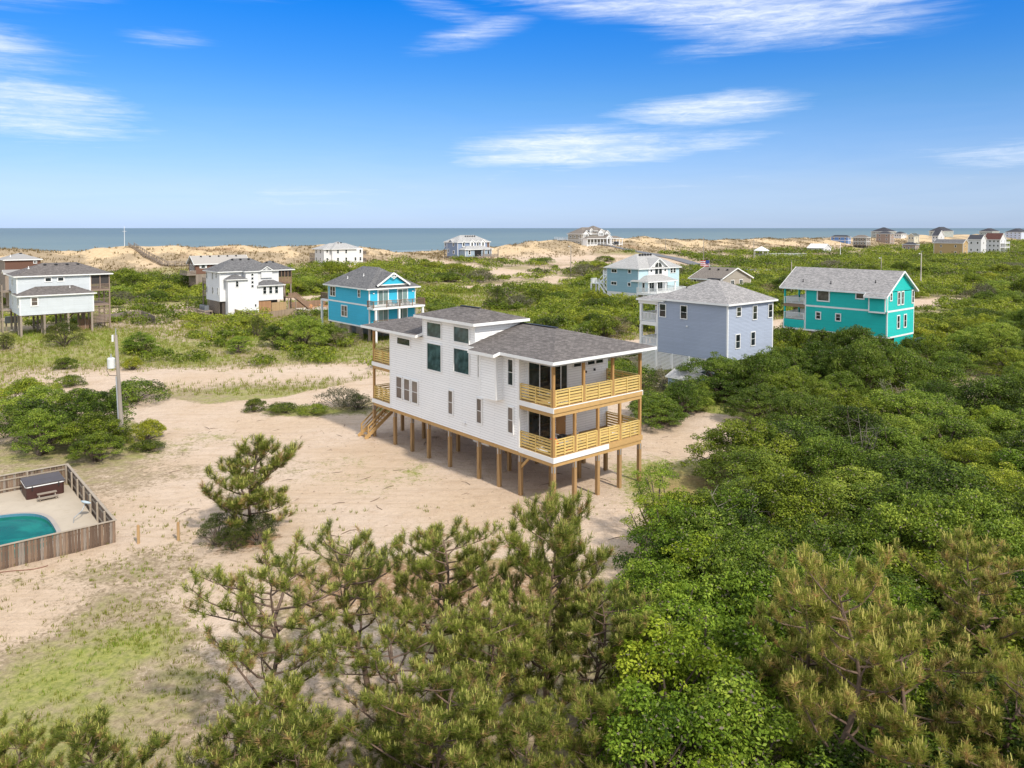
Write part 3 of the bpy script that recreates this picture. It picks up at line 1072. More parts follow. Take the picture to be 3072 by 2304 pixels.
# ------------------------------------------------------------------ the new white house on pilings
def build_main():
    t = thing('stilt_house', 'new white house on wooden pilings with two tiers of raw lumber decks', 'house', (2.595, 47.3, 0), GRID)
    L0, L1, W = 3.3, 19.45, 8.45
    F1, F2, EAVE = 2.30, 5.45, 8.30
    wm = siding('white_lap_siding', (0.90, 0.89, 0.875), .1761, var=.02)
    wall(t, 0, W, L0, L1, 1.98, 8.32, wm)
    # clerestory block
    wall(t, .0, 4.15, 8.05, 14.6, 8.325, 9.92, wm, name='clerestory_wall')
    # bump-out on the long side
    wall(t, -.62, -.01, 4.95, 6.75, 5.16, 8.12, wm, name='bay_wall')
    # windows, long side
    for y in (18.0, 16.85, 15.7):
        window(t, '-x', y, 3.03, .78, 1.68, -.03, 'dh', glassm=BLINDGLASS)
    window(t, '-x', 17.3, 7.42, 1.85, .50, -.03, 'fixed', glassm=GLASS)
    for y, z0, h in ((13.02, 5.98, 1.98), (13.02, 8.50, 1.06), (9.56, 6.28, 1.70), (9.56, 8.50, 1.06)):
        window(t, '-x', y, z0, 1.80, h, -.03, 'fixed', glassm=TEALGLASS, tw=.07)
    for y in (10.92, 7.49, 4.08):
        window(t, '-x', y, 3.07, .48, 1.68, -.03, 'dh', glassm=BLINDGLASS)
    window(t, '-x', 4.08, 6.29, .48, 1.68, -.03, 'dh')
    window(t, '-x', 7.35, 6.29, .48, 1.60, -.03, 'dh')
    mb = MB()
    mb.box(-.06, -.2, 9.1, 9.25, 2.62, 2.76)
    part('dryer_vent', mb, TRIM, t)
    # doors and windows on the porch wall
    for z in (F2, F1):
        window(t, '-y', 1.75, z + .05, 1.95, 2.35, L0 - .03, 'slide', name='sliding_door')
    window(t, '-y', 3.72, F2 + .05, 1.15, 2.25, L0 - .03, 'slide', name='sliding_door')
    dm = MB()
    dm.box(-.45, .45, -.05, .0, 0, 2.1)
    for zz in (.2, 1.15):
        dm.box(-.33, .33, -.065, -.048, zz, zz + .75)
    d = put('door', dm.mesh('door'), plain('raw_wood_door', (0.42, 0.235, 0.10), .6, .1, 2, grain=(8, 8, 1)), t, (3.75, L0 - .03, F1 + .02))
    kb = MB()
    kb.box(.34, .38, -.11, -.05, 1.0, 1.06)
    part('handle', kb, STEEL, d)
    for x in (5.32, 6.7, 7.55):
        window(t, '-y', x, 7.0, .72, .42, L0 - .03, 'fixed', tw=.06)
    window(t, '-y', 7.9, 4.0, .7, .42, L0 - .03, 'fixed', tw=.06)
    for x, z in ((6.1, 6.45), (7.0, 6.5)):
        mb = MB()
        mb.box(x, x + .12, L0 - .03, L0 - .14, z, z + .16)
        part('wall_light', mb, BLACKPL, t)
    # floors of the decks (near porch and far porch)
    FY = 22.35
    for z in (F1, F2):
        n = 22
        for y0, y1, nm in ((0, L0, 'deck'), (L1, FY, 'deck')):
            mb = MB()
            m = int((y1 - y0) / .145)
            for k in range(m):
                ya = y0 + (y1 - y0) * k / m
                mb.box(.0, W, ya + .004, ya + (y1 - y0) / m - .004, z - .04, z)
            mb.box(.02, W - .02, y0 + .02, y1 - .02, z - .26, z - .05)
            part(nm, mb, NEWWOOD, t)
    # rim boards: white on the long side, raw lumber on the porch front
    bs = []
    for z in (F1, F2):
        bs += [(-.05, -.005, -.05, L0, z - .36, z - .03), (-.05, -.005, L1, FY + .05, z - .36, z - .03)]
    bs += [(-.05, 5.05, -.055, -.005, F1 - .36, F1 - .02), (-.05, W + .05, -.052, -.005, F2 - .075, F2 - .02), (W + .005, W + .05, -.05, .25, F2 - .36, F2 - .02)]
    boards(t, 'rim_board', TRIM, bs)
    boards(t, 'rim_beam', NEWWOOD, [(5.055, W + .05, -.045, -.005, F1 - .36, F1 - .02), (-.04, W + .04, -.04, -.005, F2 - .37, F2 - .08),
           (-.0, W, .03, .14, F2 - .62, F2 - .28), (.02, .13, .14, L0, F2 - .62, F2 - .30), (.02, .13, L1, FY - .1, F2 - .62, F2 - .30),
           (.02, W - .02, .02, .16, F1 - .62, F1 - .365)])
    # floor girders over the pilings
    boards(t, 'girder', NEWWOOD, [(x - .08, x + .08, .17, FY - .05, F1 - .62, F1 - .365) for x in (.12, 2.9, 5.6, 8.3)])
    mb = MB()
    mb.box(.3, W - .3, .4, FY - .4, F1 - .36, F1 - .27)
    part('floor_underside', mb, plain('osb_underside', (.30, .21, .12), .9, .2, 2), t)
    # porch posts, upper and lower, and eave beams
    for x in (.09, 2.77, 5.55, W - .09):
        post(t, x, .12, F2, 8.12, .17)
    for x in (.09, 1.98, 4.13, 6.28, W - .09):
        post(t, x, .12, F1, F2 - .62, .17)
    for z0, z1 in ((F1, F2 - .36), (F2, 8.12)):
        post(t, .09, FY - .12, z0, z1, .17)
        post(t, W - .09, FY - .12, z0, z1, .17)
    boards(t, 'eave_beam', plain('grey_soffit_beam', (.5, .5, .5), .6, .05), [(.0, W, .03, .2, 8.02, 8.24), (.0, .18, .2, L0, 8.02, 8.24), (.0, .18, L1, FY, 8.02, 8.24)])
    # slatted railings: every slat its own board
    SL = {}
    def slat(L, wdt, axis):
        k = (round(L, 2), wdt, axis)
        if k not in SL:
            m = MB()
            if axis == 'x':
                m.box(-L / 2, L / 2, -.019, .019, 0, wdt)
            else:
                m.box(-.019, .019, -L / 2, L / 2, 0, wdt)
            me = m.mesh('slat')
            me.materials.append(NEWSLAT)
            SL[k] = me
        return SL[k]
    zs = [.08, .27, .46, .65, .84]
    def panel(kind, a0, a1, c, z, ns=6):
        mid = (a0 + a1) / 2
        rl = thing_part('railing', t)
        for p0, p1 in ((a0 + .02, mid - .03), (mid + .03, a1 - .02)):
            for zz in zs:
                L = p1 - p0
                loc = ((p0 + p1) / 2, c, z + zz) if kind == 'x' else (c, (p0 + p1) / 2, z + zz)
                o = put('slat', slat(L, .115, kind), None, rl, loc)
                o.rotation_euler = (random.uniform(-.006, .006), random.uniform(-.004, .004), 0)
        m = MB()
        for q in (a0, mid, a1):
            if kind == 'x':
                m.box(q - .045, q + .045, c - .065, c - .021, z + .02, z + 1.02)
            else:
                m.box(c - .065, c - .021, q - .045, q + .045, z + .02, z + 1.02)
        if kind == 'x':
            m.box(a0 - .04, a1 + .04, c - .07, c + .07, z + 1.022, z + 1.062)
        else:
            m.box(c - .07, c + .07, a0 - .04, a1 + .04, z + 1.022, z + 1.062)
        part('rail_frame', m, NEWSLAT, rl)
    def thing_part(name, parent):
        e = bpy.data.objects.new(name, None)
        COL.objects.link(e)
        e.parent = parent
        return e
    for xs in ((.24, 2.62), (2.92, 5.40), (5.70, W - .24)):
        panel('x', xs[0], xs[1], .10, F2)
    for xs in ((.24, 1.84), (2.12, 3.98), (4.28, 6.13), (6.43, W - .24)):
        panel('x', xs[0], xs[1], .10, F1)
    for z in (F1, F2):
        panel('y', .26, L0 - .1, .10, z)
        panel('y', L1 + .08, FY - .26, .10, z)
        panel('y', .26, L0 - .1, W - .06, z)
        panel('x', .24, 4.0, FY - .1, z)
        panel('x', 4.2, W - .24, FY - .1, z)
    # pilings with their steel brackets
    ys = [3.28, 5.52, 7.76, 11.28, 14.06, 16.4, 18.96, 22.3]
    spots = [(.12, y) for y in ys] + [(x, .12) for x in (.12, 1.98, 4.13, 6.28, 8.33)]
    spots += [(8.33, y) for y in ys] + [(x, y) for x in (2.9, 5.6) for y in (3.3, 7.76, 11.28, 14.06, 18.96, 22.3)]
    for x, y in spots:
        w = t.matrix_basis @ Vector((x, y, 0))
        p = post(t, x, y, H(w.x, w.y) - .4, F1 - .62, .235, PILE, 'piling')
        if x < .2 or y < .2:
            mb = MB()
            mb.box(x - .13, x - .122, y - .05, y + .05, F1 - 1.0, F1 - .6)
            mb.box(x - .05, x + .05, y - .13, y - .122, F1 - 1.0, F1 - .6)
            part('steel_strap', mb, STEEL, p)
    # enclosed chase under the floor
    mb = MB()
    mb.box(2.2, 3.6, 9.3, 11.2, .55, 1.95)
    part('utility_chase', mb, TRIM, t)
    # knee brace
    mb = MB()
    mb.bar((.12, 3.2, .95), (.12, 2.45, 1.68), .12, .14)
    part('brace', mb, NEWWOOD, t)
    # roofs: long hip cut by the clerestory
    ov, pit = .70, .245
    ze = 8.50
    X0, X1, Y0, Y1 = -ov, W + ov, -ov, FY + ov
    r = (X1 - X0) / 2
    xm, zr = (X0 + X1) / 2, ze + r * pit
    A, B = (xm, Y0 + r, zr), (xm, Y1 - r, zr)
    mb = MB()
    ya, yb = 8.02, 14.63
    zc = ze + (0 - X0) * pit
    roof_faces(mb, [(X0, Y0, ze), (X0, ya, ze), (xm, ya, zr), A])
    roof_faces(mb, [(X0, yb, ze), (X0, Y1, ze), B, (xm, yb, zr)])
    roof_faces(mb, [(4.17, ya, ze + (4.17 - X0) * pit), (xm, ya, zr), (xm, yb, zr), (4.17, yb, ze + (4.17 - X0) * pit)])
    roof_faces(mb, [(X1, Y0, ze), (X1, Y1, ze), B, A])
    roof_faces(mb, [(X0, Y0, ze), (X1, Y0, ze), A])
    roof_faces(mb, [(X0, Y1, ze), (X1, Y1, ze), B])
    # little roof carried out over the bay
    e2 = -1.25
    zb = ze + (e2 - X0) * pit
    roof_faces(mb, [(X0, 4.45, ze - .003), (X0, 7.25, ze - .003), (e2, 7.25, zb), (e2, 4.45, zb)])
    ro = part('roof', mb, ROOF_BROWN, t, uv=True)
    fm = MB()
    h = .2
    def fb(a, b):
        fm.bar((a[0], a[1], a[2] - h / 2 - .005), (b[0], b[1], b[2] - h / 2 - .005), .05, h)
    fb((X0, Y0, ze), (X0, 4.45, ze)); fb((X0, 7.25, ze), (X0, ya, ze)); fb((X0, yb, ze), (X0, Y1, ze))
    fb((X0, Y0, ze), (X1, Y0, ze)); fb((X1, Y0, ze), (X1, Y1, ze)); fb((X0, Y1, ze), (X1, Y1, ze))
    fb((e2, 4.45, zb), (e2, 7.25, zb))
    for y in (4.45, 7.25):
        fb((e2, y, zb), (X0, y, ze))
    fb((X0, yb, ze), (-.03, yb, zc)); fb((X0, ya, ze), (-.03, ya, zc))
    for (x0, x1, y0, y1, zz) in ((X0, W, Y0, ya, ze), (X0, W, yb, Y1, ze), (W, X1, Y0, Y1, ze), (e2, X0, 4.45, 7.25, zb + .06)):
        fm.face([(x0, y0, zz - .16), (x1, y0, zz - .16), (x1, y1, zz - .16), (x0, y1, zz - .16)])
    part('fascia', fm, TRIM, ro)
    rv = MB()
    rv.bar((xm, A[1] - .1, zr + .03), (xm, ya - .1, zr + .03), .3, .05)
    part('ridge_vent', rv, BLACKPL, ro)
    ro2, (a, b) = hip_roof(t, 0, 4.15, 8.05, 14.6, 10.06, .27, .52, ROOF_BROWN, .2, 'clerestory_roof')
    rv = MB()
    rv.bar((a[0], a[1], a[2] + .03), (b[0], b[1], b[2] + .03), .25, .05)
    part('ridge_vent', rv, BLACKPL, ro2)
    # stairs down from the far deck, running back towards the left
    st = thing_part('stairs', t)
    n = 14
    XS = 3.4
    zb0 = -1.0
    x0, xw = -.15, 1.25
    topy, z1 = FY + .05, F1
    run = .29
    for s in (0, 1):
        m = MB()
        yy = FY - .35 + s * 1.15
        m.bar((XS, yy, F1 - .15), (XS - n * run - .3, yy, zb0 + .0), .06, .30)
        part('stringer', m, NEWWOOD, st)
        m = MB()
        m.bar((XS, yy, F1 + .85), (XS - n * run, yy, zb0 + 1.0), .06, .12)
        m.box(XS - n * run - .05, XS - n * run + .05, yy - .05, yy + .05, zb0, zb0 + 1.05)
        m.bar((XS, yy, F1 + .45), (XS - n * run, yy, zb0 + .6), .04, .10)
        part('handrail', m, NEWWOOD, st)
    tm = MB()
    tm.box(-.14, .14, -.55, .55, -.02, .02)
    tme = tm.mesh('tread')
    tme.materials.append(NEWWOOD)
    for k in range(n):
        put('tread', tme, None, st, (XS - .15 - k * run, FY + .23, F1 - .1 - (k + .5) * (F1 - zb0) / (n + .3)))
    # building supplies on the lower porch
    return t


MAIN = build_main()
# ------------------------------------------------------------------ the neighbouring houses
def vboards(parent, name, x0, x1, y, z0, z1, mat, w=.14, gap=.01, axis='x', t=.03):
    """upright boards side by side, each a part"""
    n = max(1, int((x1 - x0) / (w + gap)))
    s = (x1 - x0) / n
    m = MB()
    m.box(-w / 2, w / 2, -t / 2, t / 2, 0, z1 - z0) if axis == 'x' else m.box(-t / 2, t / 2, -w / 2, w / 2, 0, z1 - z0)
    me = m.mesh(name)
    me.materials.append(mat)
    for k in range(n):
        a = x0 + (k + .5) * s
        o = put(name, me, None, parent, (a, y, z0) if axis == 'x' else (y, a, z0))
        o.rotation_euler = (0, 0, random.uniform(-.02, .02))


def hslats(parent, face, a0, a1, c, z0, z1, mat, w=.10, gap=.05, name='slat_screen'):
    """level slats too thin to pick apart at this distance"""
    mb = MB()
    n = int((z1 - z0) / (w + gap))
    for k in range(n):
        z = z0 + (k + .5) * (z1 - z0) / n
        if face == 'x':
            mb.box(c - .015, c + .015, a0, a1, z - w / 2, z + w / 2)
        else:
            mb.box(a0, a1, c - .015, c + .015, z - w / 2, z + w / 2)
    o = part(name, mb, mat, parent)
    o['kind'] = 'stuff'
    return o


def piles(t, pts, z1, mat, s=.25, name='piling'):
    for x, y in pts:
        w = t.matrix_basis @ Vector((x, y, 0))
        post(t, x, y, H(w.x, w.y) - .4, z1, s, mat, name)


def ac_unit(loc, label, rz=GRID):
    m = plain('grey_sheet_metal', (.20, .22, .24), .5, .1, 3)
    t = thing('air_conditioner', label, 'air conditioner', loc, rz, 'air conditioners on raised stands')
    mb = MB()
    for k in range(9):
        z = .05 + k * .1
        mb.box(-.42, .42, -.42, .42, z, z + .07)
    mb.box(-.38, .38, -.38, .38, .02, .98)
    part('casing', mb, m, t)
    mb = MB()
    mb.tube([(0, 0, .985), (0, 0, 1.03)], [.34, .34], 14)
    part('fan_guard', mb, BLACKPL, t)
    return t


def build_grey():
    t = thing('house', 'blue grey two storey house with grey hip roof and white slatted base', 'house', (23.81, 84.0, 0), GRID)
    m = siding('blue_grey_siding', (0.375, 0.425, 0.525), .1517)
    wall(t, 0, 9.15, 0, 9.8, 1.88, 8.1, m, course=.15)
    for y, z in ((8.96, 6.16), (5.87, 6.2)):
        window(t, '-x', y, z, .85, 1.45, -.03)
    mb = MB(); mb.box(-.15, -.03, 5.3, 5.5, 5.25, 5.4); part('wall_light', mb, TRIM, t)
    for x, z, h in ((2.03, 6.85, .95), (5.25, 6.25, 1.5), (8.5, 6.24, 1.5), (1.9, 3.25, 1.5), (4.92, 3.27, 1.5)):
        window(t, '-y', x, z, .78, h, -.03)
    ro, (a, b) = hip_roof(t, 0, 9.15, 0, 9.8, 8.32, .47, .42, ROOF_LIGHT, .2)
    rv = MB(); rv.bar((a[0], a[1] - .6, a[2]), (b[0], b[1] + .6, b[2]), .4, .1); part('ridge_vent', rv, BLACKPL, ro)
    vent_pipe(t, 2.2, 7.2, 9.4, BLACKPL)
    # porch tiers at the far end
    for z in (2.35, 5.35):
        slab(t, .0, 9.15, 9.82, 12.5, z - .45, z, TRIM, 'porch_floor')
        rail(t, (.08, 9.95), (.08, 12.45), z, 1.05)
        rail(t, (.1, 12.42), (9.1, 12.42), z, 1.05)
    slab(t, -.1, 9.15, 9.82, 12.7, 7.5, 8.02, TRIM, 'porch_beam')
    hip_roof(t, 0, 9.15, 9.0, 12.5, 8.1, .3, .35, ROOF_LIGHT, .2, 'porch_roof')
    for y in (12.4, ):
        for x in (.12, 3.1, 6.1, 9.0):
            for z0, z1 in ((-1.2, 1.9), (2.35, 4.9), (5.35, 7.5)):
                post(t, x, y, z0, z1, .3, TRIM)
    mb = MB()
    for k in range(12):
        mb.box(2.4, 3.3, 9.9 + k * .21, 10.2 + k * .21, 5.5 + k * .17, 5.56 + k * .17)
    part('porch_stairs', mb, plain('red_brown_stain', (.16, .07, .045), .7, .1), t)
    # slatted white skirt, one screen for each bay
    ys = [2.8, 5.1, 7.5, 9.85, 12.4]
    for y0, y1 in zip(ys[:-1], ys[1:]):
        hslats(t, 'x', y0 + .05, y1 - .05, .02, -1.05, 1.86, TRIM, .11, .05, 'skirt_screen')
    for y in ys:
        post(t, -.02, y, -1.2, 1.87, .14, TRIM, 'skirt_post')
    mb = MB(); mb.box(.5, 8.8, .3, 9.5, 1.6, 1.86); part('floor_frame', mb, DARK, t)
    piles(t, [(x, y) for x in (.3, 3.2, 6.2, 8.9) for y in (.3, 3.4, 6.6, 9.6)], 1.88, OLDWOOD)
    return t


def build_teal():
    t = thing('house', 'bright teal two storey house with long grey gable roof', 'house', (51.77, 105.0, 0), GRID)
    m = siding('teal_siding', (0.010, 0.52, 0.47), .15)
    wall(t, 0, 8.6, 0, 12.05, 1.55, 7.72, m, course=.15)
    wall(t, -.62, -.01, 0, 2.3, 5.12, 7.45, m, name='bay_wall', course=.15)
    wall(t, 0, 8.6, 12.06, 15.6, 1.55, 2.85, m, name='porch_parapet', course=.15)
    for b in ((-.06, -.03, 2.32, 12.05, 5.0, 5.25), (-.06, -.03, .0, 15.6, 1.36, 1.6), (.0, 8.6, -.06, -.03, 5.0, 5.25), (.0, 8.6, -.06, -.03, 1.36, 1.6), (-.68, -.63, 0, 2.3, 4.9, 5.12)):
        boards(t, 'band_board', TRIM, [b])
    G2 = glass('curtained_window_glass', (0.06, 0.07, 0.06))
    window(t, '-x', 9.22, 6.05, 1.65, 1.55, -.03, 'fixed', tw=.17, glassm=G2)
    window(t, '-x', 3.8, 6.75, 1.0, .85, -.03, 'fixed', tw=.15, glassm=G2)
    for y in (9.95, 6.92):
        window(t, '-x', y, 3.32, .6, .9, -.03, 'dh', tw=.14)
    for x, z, w, h in ((.92, 6.7, .5, .95), (3.4, 5.95, .62, 1.7), (4.62, 5.95, .62, 1.7), (8.05, 5.95, .6, 1.7), (3.4, 2.62, .7, 1.7), (5.6, 2.62, .7, 1.7)):
        window(t, '-y', x, z, w, h, -.03, 'dh', tw=.14)
    ro, top = gable_roof(t, 0, 8.6, 0, 15.6, 7.85, .62, .5, ROOF_LIGHT, 'y', .45, .22, m)
    rb = MB()
    e = -1.25
    zz = 7.85 - .5 * .62 + .12
    roof_faces(rb, [(-.5, -.45, zz - .004), (-.5, 2.75, zz - .004), (e, 2.75, zz - (-.5 - e) * .62), (e, -.45, zz - (-.5 - e) * .62)])
    o = part('bay_roof', rb, ROOF_LIGHT, t, uv=True)
    fm = MB(); zc = zz - (-.5 - e) * .62
    fm.bar((e, -.45, zc - .1), (e, 2.75, zc - .1), .05, .2)
    for y in (-.45, 2.75):
        fm.bar((e, y, zc - .1), (-.5, y, zz - .1), .05, .2)
    part('fascia', fm, TRIM, o)
    for x, y in ((1.0, 13.0), (.9, 8.6), (1.6, 2.4)):
        vent_pipe(t, x, y, 7.9 + x * .62 + .1, BLACKPL)
    # double porch at the far end
    slab(t, 0, 8.6, 12.06, 15.6, 4.75, 5.2, plain('brown_rim', (.26, .18, .12), .8, .15), 'porch_floor')
    slab(t, .05, 8.55, 12.1, 15.55, 2.855, 2.9, OLDWOOD, 'porch_floor')
    for z in (2.9, 5.2):
        rail(t, (.06, 12.25), (.06, 15.5), z, 1.0)
        rail(t, (.1, 15.5), (8.5, 15.5), z, 1.0)
    for z0, z1 in ((2.9, 4.75), (5.2, 7.75)):
        for x, y in ((.12, 15.45), (4.3, 15.45), (8.48, 15.45), (8.48, 13.8)):
            post(t, x, y, z0, z1, .22, m)
    # chairs stand on the upper porch
    piles(t, [(x, y) for x in (.35, 4.3, 8.2) for y in (.4, 3.4, 6.4, 9.4, 12.4, 15.2)], 1.5, OLDWOOD, .3)
    mb = MB(); mb.box(.2, 8.4, .2, 15.4, 1.38, 1.54); part('floor_frame', mb, OLDWOOD, t)
    vboards(t, 'skirt_board', 2.3, 8.5, .0, -1.1, 1.36, m, .2, .06)
    # platform for the cooling units
    pt = thing('equipment_stand', 'grey timber stand for cooling units beside the teal house', 'stand', t.matrix_basis @ Vector((6.5, -1.5, 0)), GRID)
    mb = MB(); mb.box(-2.2, 2.2, -.8, .8, -.12, 0)
    p = part('platform', mb, OLDWOOD, pt)
    for x, y in ((-2, -.65), (2, -.65), (-2, .65), (2, .65)):
        post(pt, x, y, -1.4, -.13, .14, OLDWOOD, 'leg')
    ac_unit(t.matrix_basis @ Vector((7.6, -1.5, .005)), 'grey cooling unit on the stand by the teal house, right one')
    ac_unit(t.matrix_basis @ Vector((6.5, -1.5, .005)), 'grey cooling unit in the middle of the stand by the teal house')
    w = thing('heat_pump', 'pale flat heat pump on the stand by the teal house', 'air conditioner', t.matrix_basis @ Vector((5.1, -1.5, .005)), GRID, 'air conditioners on raised stands')
    mb = MB(); mb.box(-.45, .45, -.17, .17, .03, .75); part('casing', mb, plain('pale_metal', (.55, .55, .53), .5, .05), w)
    mb = MB(); mb.tube([(-.1, -.172, .4), (-.1, -.2, .4)], [.28, .28], 16); part('fan_guard', mb, STEEL, w)
    for k, (x, y) in enumerate(((5.0, 14.4), (6.4, 14.2), (3.6, 13.6))):
        deck_chair(t.matrix_basis @ Vector((x, y, 5.21)), GRID + 2.6 + k * .3, plain('teal_chair_paint', (.02, .22, .24), .5, .1),
                   ['teal slatted chair on the upper porch, nearest the corner post', 'teal slatted chair in the middle of the upper porch', 'teal slatted chair nearest the wall on the upper porch'][k], 'chairs on the teal upper porch')
    return t


def deck_chair(loc, rz, mat, label, group):
    t = thing('chair', label, 'chair', loc, rz, group)
    mb = MB()
    for k in range(5):
        mb.box(-.27, .27, -.3 + k * .12, -.2 + k * .12, .38, .41)
    part('seat', mb, mat, t)
    mb = MB()
    for k in range(5):
        x = -.25 + k * .105
        mb.bar((x + .03, .3, .36), (x + .03, .55, 1.0), .09, .025)
    part('backrest', mb, mat, t)
    for x in (-.3, .3):
        m = MB(); m.box(x - .03, x + .03, -.32, -.26, 0, .6); part('leg', m, mat, t)
        m = MB(); m.box(x - .03, x + .03, .3, .36, 0, .6); part('leg', m, mat, t)
        m = MB(); m.box(x - .06, x + .06, -.36, .38, .6, .63); part('armrest', m, mat, t)
    return t


def build_blue():
    t = thing('house', 'sky blue two storey house with charcoal hip roof and white gable trim', 'house', (-22.13, 118.0, 0), GRID)
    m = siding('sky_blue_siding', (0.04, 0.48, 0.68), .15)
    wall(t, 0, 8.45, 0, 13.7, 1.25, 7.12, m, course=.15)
    boards(t, 'band_board', TRIM, [(-.06, -.03, .05, 13.65, 4.5, 4.75), (-.06, -.03, .05, 13.7, 1.08, 1.3), (.05, 8.4, -.06, -.03, 4.45, 4.7)])
    window(t, '-x', 11.96, 5.45, 1.7, 1.45, -.03, 'twin', tw=.15)
    window(t, '-x', 3.04, 5.85, .55, 1.05, -.03, 'dh', tw=.14)
    window(t, '-x', 7.97, 2.4, 1.8, 1.6, -.03, 'twin', tw=.17, glassm=BLINDGLASS)
    for x in (2.45, 6.0):
        window(t, '-y', x, 4.75, 1.7, 2.15, -.03, 'slide', tw=.16, glassm=CURTAIN, name='sliding_door')
        window(t, '-y', x, 1.75, 1.6, 2.1, -.03, 'slide', tw=.14, glassm=CURTAIN, name='sliding_door')
    for x in (.75, 7.9):
        mb = MB(); mb.box(x - .12, x + .12, -.16, -.03, 6.45, 6.6); part('wall_light', mb, TRIM, t)
    ro, _ = hip_roof(t, 0, 8.45, 0, 13.7, 7.32, .62, .65, ROOF_GREY, .2)
    # front gable on the hip
    gm = MB()
    gy, xa, xb, zg, pk = -.35, 1.2, 6.9, 7.75, 9.65
    xm = (xa + xb) / 2
    gm.face([(xa + .35, gy, zg), (xb - .35, gy, zg), (xm, gy, pk - .2)])
    part('gable_wall', gm, m, ro)
    rm = MB()
    for e in (xa - .15, xb + .15):
        roof_faces(rm, [(e, gy - .35, zg + .0), (e, 4.0, zg), (xm, 4.0, pk + .06), (xm, gy - .35, pk + .06)])
    part('gable_roof', rm, ROOF_GREY, ro, uv=True)
    for e in (xa - .15, xb + .15):
        fm = MB(); fm.bar((e, gy - .36, zg - .08), (xm, gy - .36, pk - .04), .06, .26); part('rake_board', fm, TRIM, ro)
    boards(ro, 'gable_sill', TRIM, [(xa + .2, xb - .2, gy - .08, gy + .02, zg - .06, zg + .12)])
    fm = MB()
    fm.bar((xm - .55, gy - .36, pk - .62), (xm + .55, gy - .36, pk - .62), .06, .1)
    fm.bar((xm, gy - .36, pk - .1), (xm, gy - .36, pk - .95), .08, .1)
    fm.bar((xm - .5, gy - .36, pk - .6), (xm, gy - .36, pk - .95), .05, .07)
    fm.bar((xm + .5, gy - .36, pk - .6), (xm, gy - .36, pk - .95), .05, .07)
    part('gable_bracket', fm, TRIM, ro)
    for x, y in ((1.1, 8.9), (2.0, 5.2)):
        vent_pipe(t, x, y, 7.35 + (x + .65) * .62)
    # decks
    bw = plain('brown_deck_rail', (.22, .145, .10), .8, .15)
    slab(t, -.4, 9.0, -2.0, -.07, 4.12, 4.42, TRIM, 'deck')
    rail(t, (-.35, -1.95), (8.95, -1.95), 4.42, 1.05, bw, gap=.16)
    rail(t, (-.35, -1.9), (-.35, -.1), 4.42, 1.05, bw, gap=.16)
    rail(t, (8.95, -1.9), (8.95, -.1), 4.42, 1.05, bw, gap=.16)
    slab(t, -.4, 9.0, -2.0, -.07, 1.25, 1.5, OLDWOOD, 'deck')
    rail(t, (-.3, -1.95), (8.95, -1.95), 1.5, 1.0, bw, gap=.16)
    for x in (.15, 4.3, 8.7):
        w = t.matrix_basis @ Vector((x, -1.8, 0))
        post(t, x, -1.75, H(w.x, w.y) - .3, 4.12, .3, TRIM)
    slab(t, 0, 8.45, 13.72, 16.6, 4.3, 4.62, TRIM, 'deck')
    rail(t, (.05, 13.8), (.05, 16.5), 4.62, 1.05, bw, gap=.16)
    rail(t, (.05, 16.5), (8.4, 16.5), 4.62, 1.05, bw, gap=.16)
    for x in (.15, 8.3):
        w = t.matrix_basis @ Vector((x, 16.4, 0))
        post(t, x, 16.4, H(w.x, w.y) - .3, 4.3, .3, TRIM)
    piles(t, [(x, y) for x in (.2, 4.2, 8.2) for y in (.3, 3.2, 6.4, 9.6, 13.4)], 1.2, OLDWOOD, .3)
    hslats(t, 'x', 6.5, 11.5, .0, -1.3, 1.05, OLDWOOD, .13, .09, 'slat_screen')
    hslats(t, 'x', 1.8, 4.0, -.1, -1.3, 1.0, OLDWOOD, .13, .12, 'slat_screen')
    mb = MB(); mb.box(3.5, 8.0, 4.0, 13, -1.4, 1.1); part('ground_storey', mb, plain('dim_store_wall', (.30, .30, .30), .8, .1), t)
    s = thing('slatted_gate', 'grey slatted timber screen by the base of the sky blue house', 'fence', t.matrix_basis @ Vector((-1.9, 3.2, 0)), GRID)
    hslats(s, 'x', 0, 2.2, 0, -.75, .75, OLDWOOD, .14, .1, 'slat_screen')
    for y in (.1, 2.1):
        post(s, .06, y, -1.8, .8, .12, OLDWOOD)
    for k, x in enumerate((3.3, 4.9, 6.6)):
        deck_chair(t.matrix_basis @ Vector((x, -1.2, 4.43)), GRID + .2 * k, plain('pale_chair', (.5, .55, .55), .5, .1),
                   ['pale chair on the sky blue house balcony, leftmost', 'pale chair in the middle of the sky blue balcony', 'pale chair on the sky blue house balcony, rightmost'][k], 'chairs on the sky blue balcony')
    return t


